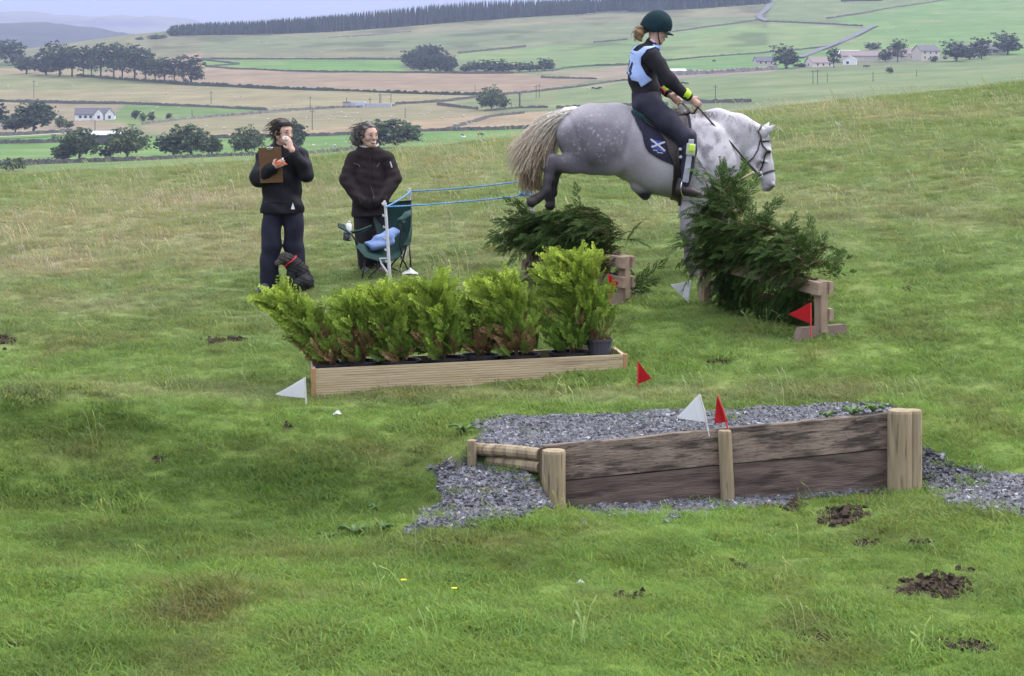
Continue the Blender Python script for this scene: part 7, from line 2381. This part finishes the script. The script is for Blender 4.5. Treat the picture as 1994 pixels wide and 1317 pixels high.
# saltire badge on the cloth
def patch(pts, f, off, th, name, m, parent, yd=-.5):
    p = to_surface(f, [hp(u, v, yd) for u, v in pts], off); n = len(p)
    V = np.vstack([p, p + [0, th, 0]]); k = [np.array([list(range(n)), list(range(2 * n - 1, n - 1, -1))])]
    k.append(np.array([[i, n + i, n + (i + 1) % n, (i + 1) % n] for i in range(n)]))
    return obj(name, V, k, m, parent)
# start the surface search near the flank so that it lands on the near side
flank = -.33
saltire_b = mat('badge_blue', (.03, .07, .32), rough=.7); saltire_w = mat('badge_white', (.45, .45, .49), rough=.7)
for q_ in range(4):
    patch([(1264 + 6.5 * q_, 265 + 1.4 * q_), (1270.5 + 6.5 * q_, 266.4 + 1.4 * q_), (1271 + 6.5 * q_, 287 + 2.6 * q_), (1264.5 + 6.5 * q_, 284.4 + 2.6 * q_)], Hb, .0175, .003, 'badge', saltire_b, pad, flank)
for a, b in (((1263.5, 265), (1290, 291)), ((1291, 271), (1264, 283))):
    d = np.array([b[0] - a[0], b[1] - a[1]], float); nn = np.array([-d[1], d[0]]) / np.hypot(*d) * 1.9
    for i in range(4):
        s_, e = np.array(a) + d * i / 4, np.array(a) + d * (i + 1) / 4
        patch([tuple(s_ + nn), tuple(e + nn), tuple(e - nn), tuple(s_ - nn)], Hb, .0205, .002, 'badge_cross', saltire_w, pad, flank)
for (a, b) in (((1267, 288), (1276, 290)), ((1275, 293), (1286, 294.5))):
    patch([a, (b[0], b[1]), (b[0], b[1] + 1.6), (a[0], a[1] + 1.6)], Hb, .0175, .002, 'badge_stripe', saltire_w, pad, flank)

br = thing('bridle', 'black bridle and reins on the grey horse head', 'bridle', HR.location)


def strap(name, pts, w, dy=-.14, m=leather, off=.004, parent=br, dense=16):
    pts = [p if len(p) == 3 else (p[0], p[1], dy) for p in pts]
    a = np.array([hp(*p) for p in pts]); l = np.concatenate([[0], np.cumsum(np.linalg.norm(np.diff(a, axis=0), axis=1))]); t = np.linspace(0, l[-1], dense)
    a = np.stack([np.interp(t, l, a[:, i]) for i in range(3)], 1)
    MB().tube(to_surface(Hb, a, off), w, 6).build(name, m, parent, smooth=True)


for sg in (-1, 1):
    d = .14 * sg
    strap('cheek_strap', [(1478, 256, d * .5), (1484, 274, d), (1489, 290, d), (1492, 312, d), (1488, 330, d), (1482, 340, d)], .0085)
    strap('throat_lash', [(1482, 272, d), (1477, 290, d), (1466, 308, d), (1456, 316, d * .7)], .0065)
    strap('brow_band', [(1483, 275, d), (1492, 276, d), (1502, 274, d * .3)], .0085)
    strap('nose_band', [(1474, 349, d * .6), (1482, 344, d), (1494, 339, d), (1508, 333, d * .45)], .0095)
    bp_ = to_surface(Hb, [hp(1481, 343, d)], .010)[0]
    a = np.linspace(0, 6.283, 13); MB().tube(np.stack([bp_[0] + np.cos(a) * .026, np.full(13, bp_[1]), bp_[2] + np.sin(a) * .026], 1), .005, 6).build('bit_ring', steel, br, smooth=True)
strap('head_piece', [(1478, 256, -.10), (1480, 251, -.03), (1480, 251, .05), (1478, 256, .12)], .0085)
strap('nose_band', [(1508, 333, -.06), (1511, 332, .02), (1508, 333, .09)], .0095)


def rein(name, pts, sag):
    P3 = []
    for a, b in zip(pts[:-1], pts[1:]):
        for k in np.linspace(0, 1, 8)[:-1]: P3.append(np.array(a) * (1 - k) + np.array(b) * k - np.array([0, 0, sag * 4 * k * (1 - k)]))
    P3.append(np.array(pts[-1])); MB().tube(P3, .0085, 6).build(name, leather, br, smooth=True)


HN, HFv = hp(1354, 203, -.19), hp(1322, 198, .10)      # rider's hands, near and far
rein('rein', [hp(1480, 343, -.09), hp(1422, 279, -.16), HN + [.005, 0, -.02]], .008)
rein('rein', [hp(1480, 343, .15), hp(1420, 278, .18), HFv + [.02, 0, 0]], .008)
rein('rein', [HN + [0, 0, -.03], hp(1342, 218, -.13), hp(1328, 214, -.02), HFv + [0, 0, -.03]], .03)

# ------------------------------------------------------------------ the rider
RD = thing('person', 'rider in navy with pale blue number bib and dark green riding hat', 'person', HR.location)
hd = Head(hp(1279, 58, .01), (.93, .10, -.32), sc=1.0)
B = Body(.03); hd.add(B)
B.cap(hp(1273, 76, .0), hp(1266, 96, .0), .055, .062)
B.chain([(hp(1256, 112, 0), .11), (hp(1250, 150, 0), .105), (hp(1262, 198, 0), .13)], w=1.15)
B.cap(hp(1262, 106, -.15), hp(1266, 106, .15), .055)
AN = [(1268, 110, -.19), (1302, 158, -.25), (1339, 190, -.20)]; AF = [(1272, 108, .19), (1284, 156, .22), (1304, 184, .11)]
for A_ in (AN, AF): B.chain([(hp(*A_[0]), .056), (hp(*A_[1]), .043), (hp(*A_[2]), .028)])
for sg in (-1, 1):
    dx = 0 if sg < 0 else 4
    B.chain([(hp(1258, 205, .10 * sg), .10), (hp(1328 + dx, 266, .335 * sg), .045), (hp(1326 + dx, 352, .34 * sg), .032)])
    B.cap(hp(1322 + dx, 362, .34 * sg), hp(1345 + dx, 370, .35 * sg), .022, .02)
hand(B, hp(1341, 192, -.20), hp(1357, 204, -.19) - hp(1341, 192, -.20), (.1, .95, -.3), (.5, .1, .8), .95)
hand(B, hp(1306, 186, .11), hp(1322, 197, .10) - hp(1306, 186, .11), (.1, -.95, -.3), (.5, -.1, .8), .95)
V, Q = polygonise(B, *B.bounds(.02), .0065, 1); obj('body', V, Q, skin_mat, RD, smooth=True)
hd.face(RD, B, brow=hair_fair)
sweater = mat('black_sweater', (.010, .009, .012), (.017, .015, .020), rough=.9, scale=10, bump=.3, bscale=30)
J = Body(.035)
J.chain([(hp(1256, 112, 0), .128), (hp(1250, 150, 0), .126), (hp(1258, 178, 0), .135)], w=1.18)
J.cap(hp(1262, 108, -.15), hp(1266, 108, .15), .075, k=.04)
J.chain([(hp(1268, 112, -.185), .080), (hp(1300, 158, -.25), .062), (hp(1333, 186, -.21), .043)], k=.03)
J.chain([(hp(1272, 110, .185), .080), (hp(1284, 156, .22), .062), (hp(1300, 181, .13), .043)], k=.03)
J.cap(hp(1270, 84, .0), hp(1267, 94, .0), .064, .075, k=.02)
jc = lambda X: np.maximum(-(np.sqrt(((X - hp(1275, 76, 0)) ** 2).sum(1)) - .062), hp(0, 186)[2] - X[:, 2] - .12 * (X[:, 0] - hp(1260, 0)[0]))
cloth('sweater', J, .009, sweater, RD, .004, 40, 0, jc)
# bib: pale blue tabard over shoulders and back
bibm = mat('pale_blue_bib', (.27, .37, .64), (.33, .43, .68), rough=.7, scale=8, bump=.25, bdist=.02)
BIBP = [(1214, 128), (1219, 98), (1240, 88), (1262, 86), (1284, 88), (1300, 98), (1300, 122), (1291, 116), (1288, 100), (1274, 92), (1256, 98), (1246, 112), (1246, 128), (1256, 146), (1268, 156), (1246, 170), (1240, 160), (1228, 157)]
DIP = [(1228, 98), (1248, 84), (1262, 80), (1262, 88), (1248, 92), (1238, 100)]
g1_ = poly_sd(BIBP); g2_ = poly_sd([(1230, 99), (1247, 83), (1266, 80), (1270, 90), (1252, 91), (1240, 100)])
def near_arm(X):     # leave the sleeves free
    A_ = Body(.02); A_.chain([(hp(1270, 114, -.20), .085), (hp(1300, 158, -.25), .07)]); A_.chain([(hp(1273, 112, .20), .085), (hp(1284, 156, .22), .07)]); return A_(X)
J2 = Body(.035); J2.p = J.p[:3]
reg = lambda X: np.maximum(np.maximum(g1_(X), -np.minimum(g2_(X), 9)), -near_arm(X))
V, Q = polygonise(shell(J, .004, .013, reg), *bb(BIBP, -.35, .35), .0065, 1)
obj('bib', V, Q, bibm, RD, smooth=True)
ink = mat('bib_number', (.012, .013, .02), rough=.7)
# number painted across the back: laid in a plane behind the rider's back, pressed on to the cloth
def back_pt(s_, v):      # s_ metres across the back (towards far side positive), v photo row
    return hp(1228, v, s_) - [.06, 0, 0]
def stroke(pts, w):
    for (a, b) in zip(pts[:-1], pts[1:]):
        a, b = np.array(a, float), np.array(b, float); n = max(1, int(np.hypot(*(b - a)) / 5))
        for i in range(n):
            p, q2 = a + (b - a) * i / n, a + (b - a) * (i + 1) / n; d = (q2 - p) / (np.hypot(*(q2 - p)) + 1e-9); nn = np.array([-d[1], d[0]]) * w / 2
            c = [p + nn - d * .2, q2 + nn + d * .2, q2 - nn + d * .2, p - nn - d * .2]
            X = np.array([hp(*_num(x, y)) for x, y in c]); X = to_surface(J, X, .0145)
            obj('digit_stroke', np.vstack([X, X + [.002, .002, 0]]), np.array([[0, 1, 2, 3], [7, 6, 5, 4], [0, 4, 5, 1], [1, 5, 6, 2], [2, 6, 7, 3], [3, 7, 4, 0]]), ink, bibobj)
bibobj = bpy.data.objects['bib']
def _num(x, y): return (1222 + .18 * x - 4, 118 + y + .25 * x, -.02 - (x - 2) * .0072)
stroke([(-8, 4), (-5, 0), (0, 0), (2, 4), (-2, 12), (-8, 22), (3, 24)], 4.0)            # 2
stroke([(13, 26), (13, -1), (6, 16), (17, 20)], 4.0)                                         # 4
stroke([(-7, -19), (-2, -19)], 3.0); stroke([(4, -19), (13, -18)], 3.0)
# breeches
breech = mat('navy_breeches', (.013, .013, .025), (.020, .020, .034), rough=.85, scale=12, bump=.25, bscale=30)
T = Body(.035)
T.chain([(hp(1258, 184, 0), .135), (hp(1260, 206, 0), .145)], w=1.15)
for sg in (-1, 1):
    dx = 0 if sg < 0 else 4
    T.chain([(hp(1260, 205, .10 * sg), .128), (hp(1295 + dx, 236, .24 * sg), .105), (hp(1329 + dx, 268, .335 * sg), .078), (hp(1330 + dx, 280, .34 * sg), .064)])
cloth('breeches', T, .009, breech, RD, .003, 40, 1.0, lambda X: hp(0, 284)[2] - X[:, 2])
chap_m = mat('navy_chap', (.010, .011, .022), (.018, .018, .034), rough=.6, scale=10); boot_m = mat('brown_boot', (.022, .016, .016), (.05, .036, .033), rough=.5, scale=10)
silver = mat('silver_reflective', (.30, .30, .36), (.37, .37, .43), rough=.4, scale=12); hiviz = mat('hi_viz_yellow', (.38, .55, .02), (.45, .62, .04), rough=.6, scale=10)
for sg in (-1, 1):
    dx = 0 if sg < 0 else 4
    C = Body(.02); C.chain([(hp(1334 + dx, 264, .34 * sg), .078), (hp(1335 + dx, 290, .345 * sg), .073), (hp(1331 + dx, 325, .345 * sg), .064), (hp(1326 + dx, 354, .34 * sg), .050)])
    skin('half_chap', C, .008, chap_m, RD)
    S = Body(.02); S.chain([(hp(1322 + dx, 350, .34 * sg), .046), (hp(1320 + dx, 364, .34 * sg), .046)]); S.chain([(hp(1320 + dx, 366, .34 * sg), .044), (hp(1338 + dx, 369, .35 * sg), .042), (hp(1354 + dx, 374, .355 * sg), .030)])
    cloth('boot', S, .007, boot_m, RD, 0)
    MB().tube([hp(1314 + dx, 369, .34 * sg), hp(1330 + dx, 374.5, .35 * sg), hp(1358 + dx, 380, .356 * sg)], [.016, .017, .012], 6).build('sole', leather, RD)
    if sg > 0: continue      # the far leg is hidden by the horse
    rg2 = poly_sd([(1333.5 + dx, 268), (1344 + dx, 269), (1340 + dx, 300), (1333 + dx, 352), (1321 + dx, 351), (1329 + dx, 300)])
    lo, hi = C.bounds(.03); V, Q = polygonise(shell(C, .001, .013, lambda X: np.maximum(rg2(X), -sg * (X[:, 1] - hp(1332, 0, .335 * sg)[1]) - .0)), lo, hi, .006, 1)
    obj('reflective_strip', V, Q, silver, RD, smooth=True)
    rg3 = poly_sd([(1329.5 + dx, 276), (1347 + dx, 278), (1345 + dx, 302), (1327.5 + dx, 298)])
    V, Q = polygonise(shell(C, .006, .020, lambda X: np.maximum(rg3(X), -sg * (X[:, 1] - hp(1336, 0, .34 * sg)[1]) - .0)), lo, hi, .006, 1)
    obj('reflective_patch', V, Q, mat('pale_patch', (.36, .42, .30), rough=.5), RD, smooth=True)
    rg4 = poly_sd([(1334 + dx, 278), (1345 + dx, 279.5), (1343.5 + dx, 293), (1333 + dx, 291)])
    V, Q = polygonise(shell(C, .012, .025, lambda X: np.maximum(rg4(X), -sg * (X[:, 1] - hp(1336, 0, .34 * sg)[1]) - .0)), lo, hi, .005, 1)
    obj('yellow_panel', V, Q, hiviz, RD, smooth=True)
# stirrup and leather
for sg in (-1, 1):
    dx = 0 if sg < 0 else 4
    MB().tube([hp(1318 + dx, 272, .28 * sg), hp(1314 + dx, 300, .36 * sg), hp(1318 + dx, 340, .37 * sg)], .010, 6).build('stirrup_leather', leather, sad, smooth=True)
    a = np.linspace(0, 6.283, 15); c = hp(1326 + dx, 362, .345 * sg)
    MB().tube(np.stack([c[0] + np.cos(a) * .035, c[1] + np.cos(a) * .04 * 0 + np.sin(a) * .0 + np.cos(a) * .062, c[2] + np.sin(a) * .075], 1), .006, 6).build('stirrup', steel, sad, smooth=True)
for i, (u, v) in enumerate([(1317, 288), (1318, 303)]):
    MB().tube([hp(u, v, -.40), hp(u + .5, v, -.42)], [.017, .012], 9).build('strap_stud', silver, RD, smooth=True)
# wrist bands
for (a, b, c) in ((AN[1], AN[2], .80), (AF[1], AF[2], .74)):
    a, b = hp(*a), hp(*b); p = a + (b - a) * c; d = unit(b - a)
    MB().tube([p - d * .030, p - d * .022, p + d * .022, p + d * .030], [.050, .054, .050, .046], 14).build('wrist_band', hiviz, RD, smooth=True)
    MB().tube([p + d * .030, p + d * .045, p + d * .056], [.047, .043, .036], 12).build('cuff', sweater, RD, smooth=True)
MB().tube([hp(1284, 172, -.06), hp(1290, 177, -.04), hp(1291, 184, -.02)], [.018, .02, .014], 7).build('red_tag', mat('crimson_cloth', (.30, .02, .05)), RD, smooth=True)
# hat
hat = mat('green_velvet', (.005, .018, .024), (.009, .028, .036), rough=.85, scale=14, spec=.15)
H = Body(.02); H.ball(hd.at(-.008, 0, .045), .136, .86, hd.r).ball(hd.at(-.045, 0, .0), .105, .9, hd.r, k=.05)
V, Q = polygonise(lambda X: np.maximum(H(X), -.022 - .33 * np.clip(-((X - hd.c) @ hd.f), -.2, .05) * 1.2 - ((X - hd.c) @ hd.u)), *H.bounds(.03), .0075, 1)
obj('riding_hat', V, Q, hat, RD, smooth=True)
pk = []
for i, t_ in enumerate(np.linspace(-1, 1, 9)):
    for j, s_ in enumerate((0, .5, 1)): pk.append(hd.at(.098 + .066 * s_ * (1 - .55 * t_ * t_) - .05 * t_ * t_, t_ * .095, .012 - .012 * s_ - .012 * t_ * t_))
sheet('hat_peak', np.array(pk).reshape(9, 3, 3), .009, hat, RD)
for sg in (-1, 1): MB().tube(to_surface(B, [hd.at(.0, sg * .09, -.02), hd.at(.02, sg * .085, -.06), hd.at(.055, sg * .05, -.11), hd.at(.07, sg * .02, -.12)], .004), .006, 6).build('chin_strap', leather, RD, smooth=True)
HH = Body(.02); HH.chain([(hd.at(-.105, 0, -.045), .035), (hp(1246, 60, 0), .040), (hp(1243, 68, 0), .038), (hp(1247, 76, .0), .022)])
V, Q = polygonise(lambda X: HH(X) + .006 * np.sin(X[:, 2] * 90 + X[:, 0] * 60), *HH.bounds(.03), .007, 1); ht = obj('pony_tail', V, Q, hair_fair, RD, smooth=True)
mb = MB(); S0, S1, S2 = [], [], []
for i in range(110):
    a = hp(1250 + q.normal() * 4, 58 + q.normal() * 4, q.normal() * .025); S0.append(a); S1.append(hp(1240 + q.normal() * 3, 58 + q.normal() * 5, q.normal() * .03)); S2.append(hp(1239 + q.normal() * 4, 72 + q.normal() * 6, q.normal() * .03))
strands(mb, S0, S1, S2, .005, .0012); mb.build('wisps', hair_fair, ht, smooth=True)
MB().tube(to_surface(B, [hp(1262 + i * 4, 76 + i * 2.5, -.08) for i in range(4)], .012), .010, 6).build('collar_edge', mat('pink_collar', (.55, .42, .44)), RD, smooth=True)
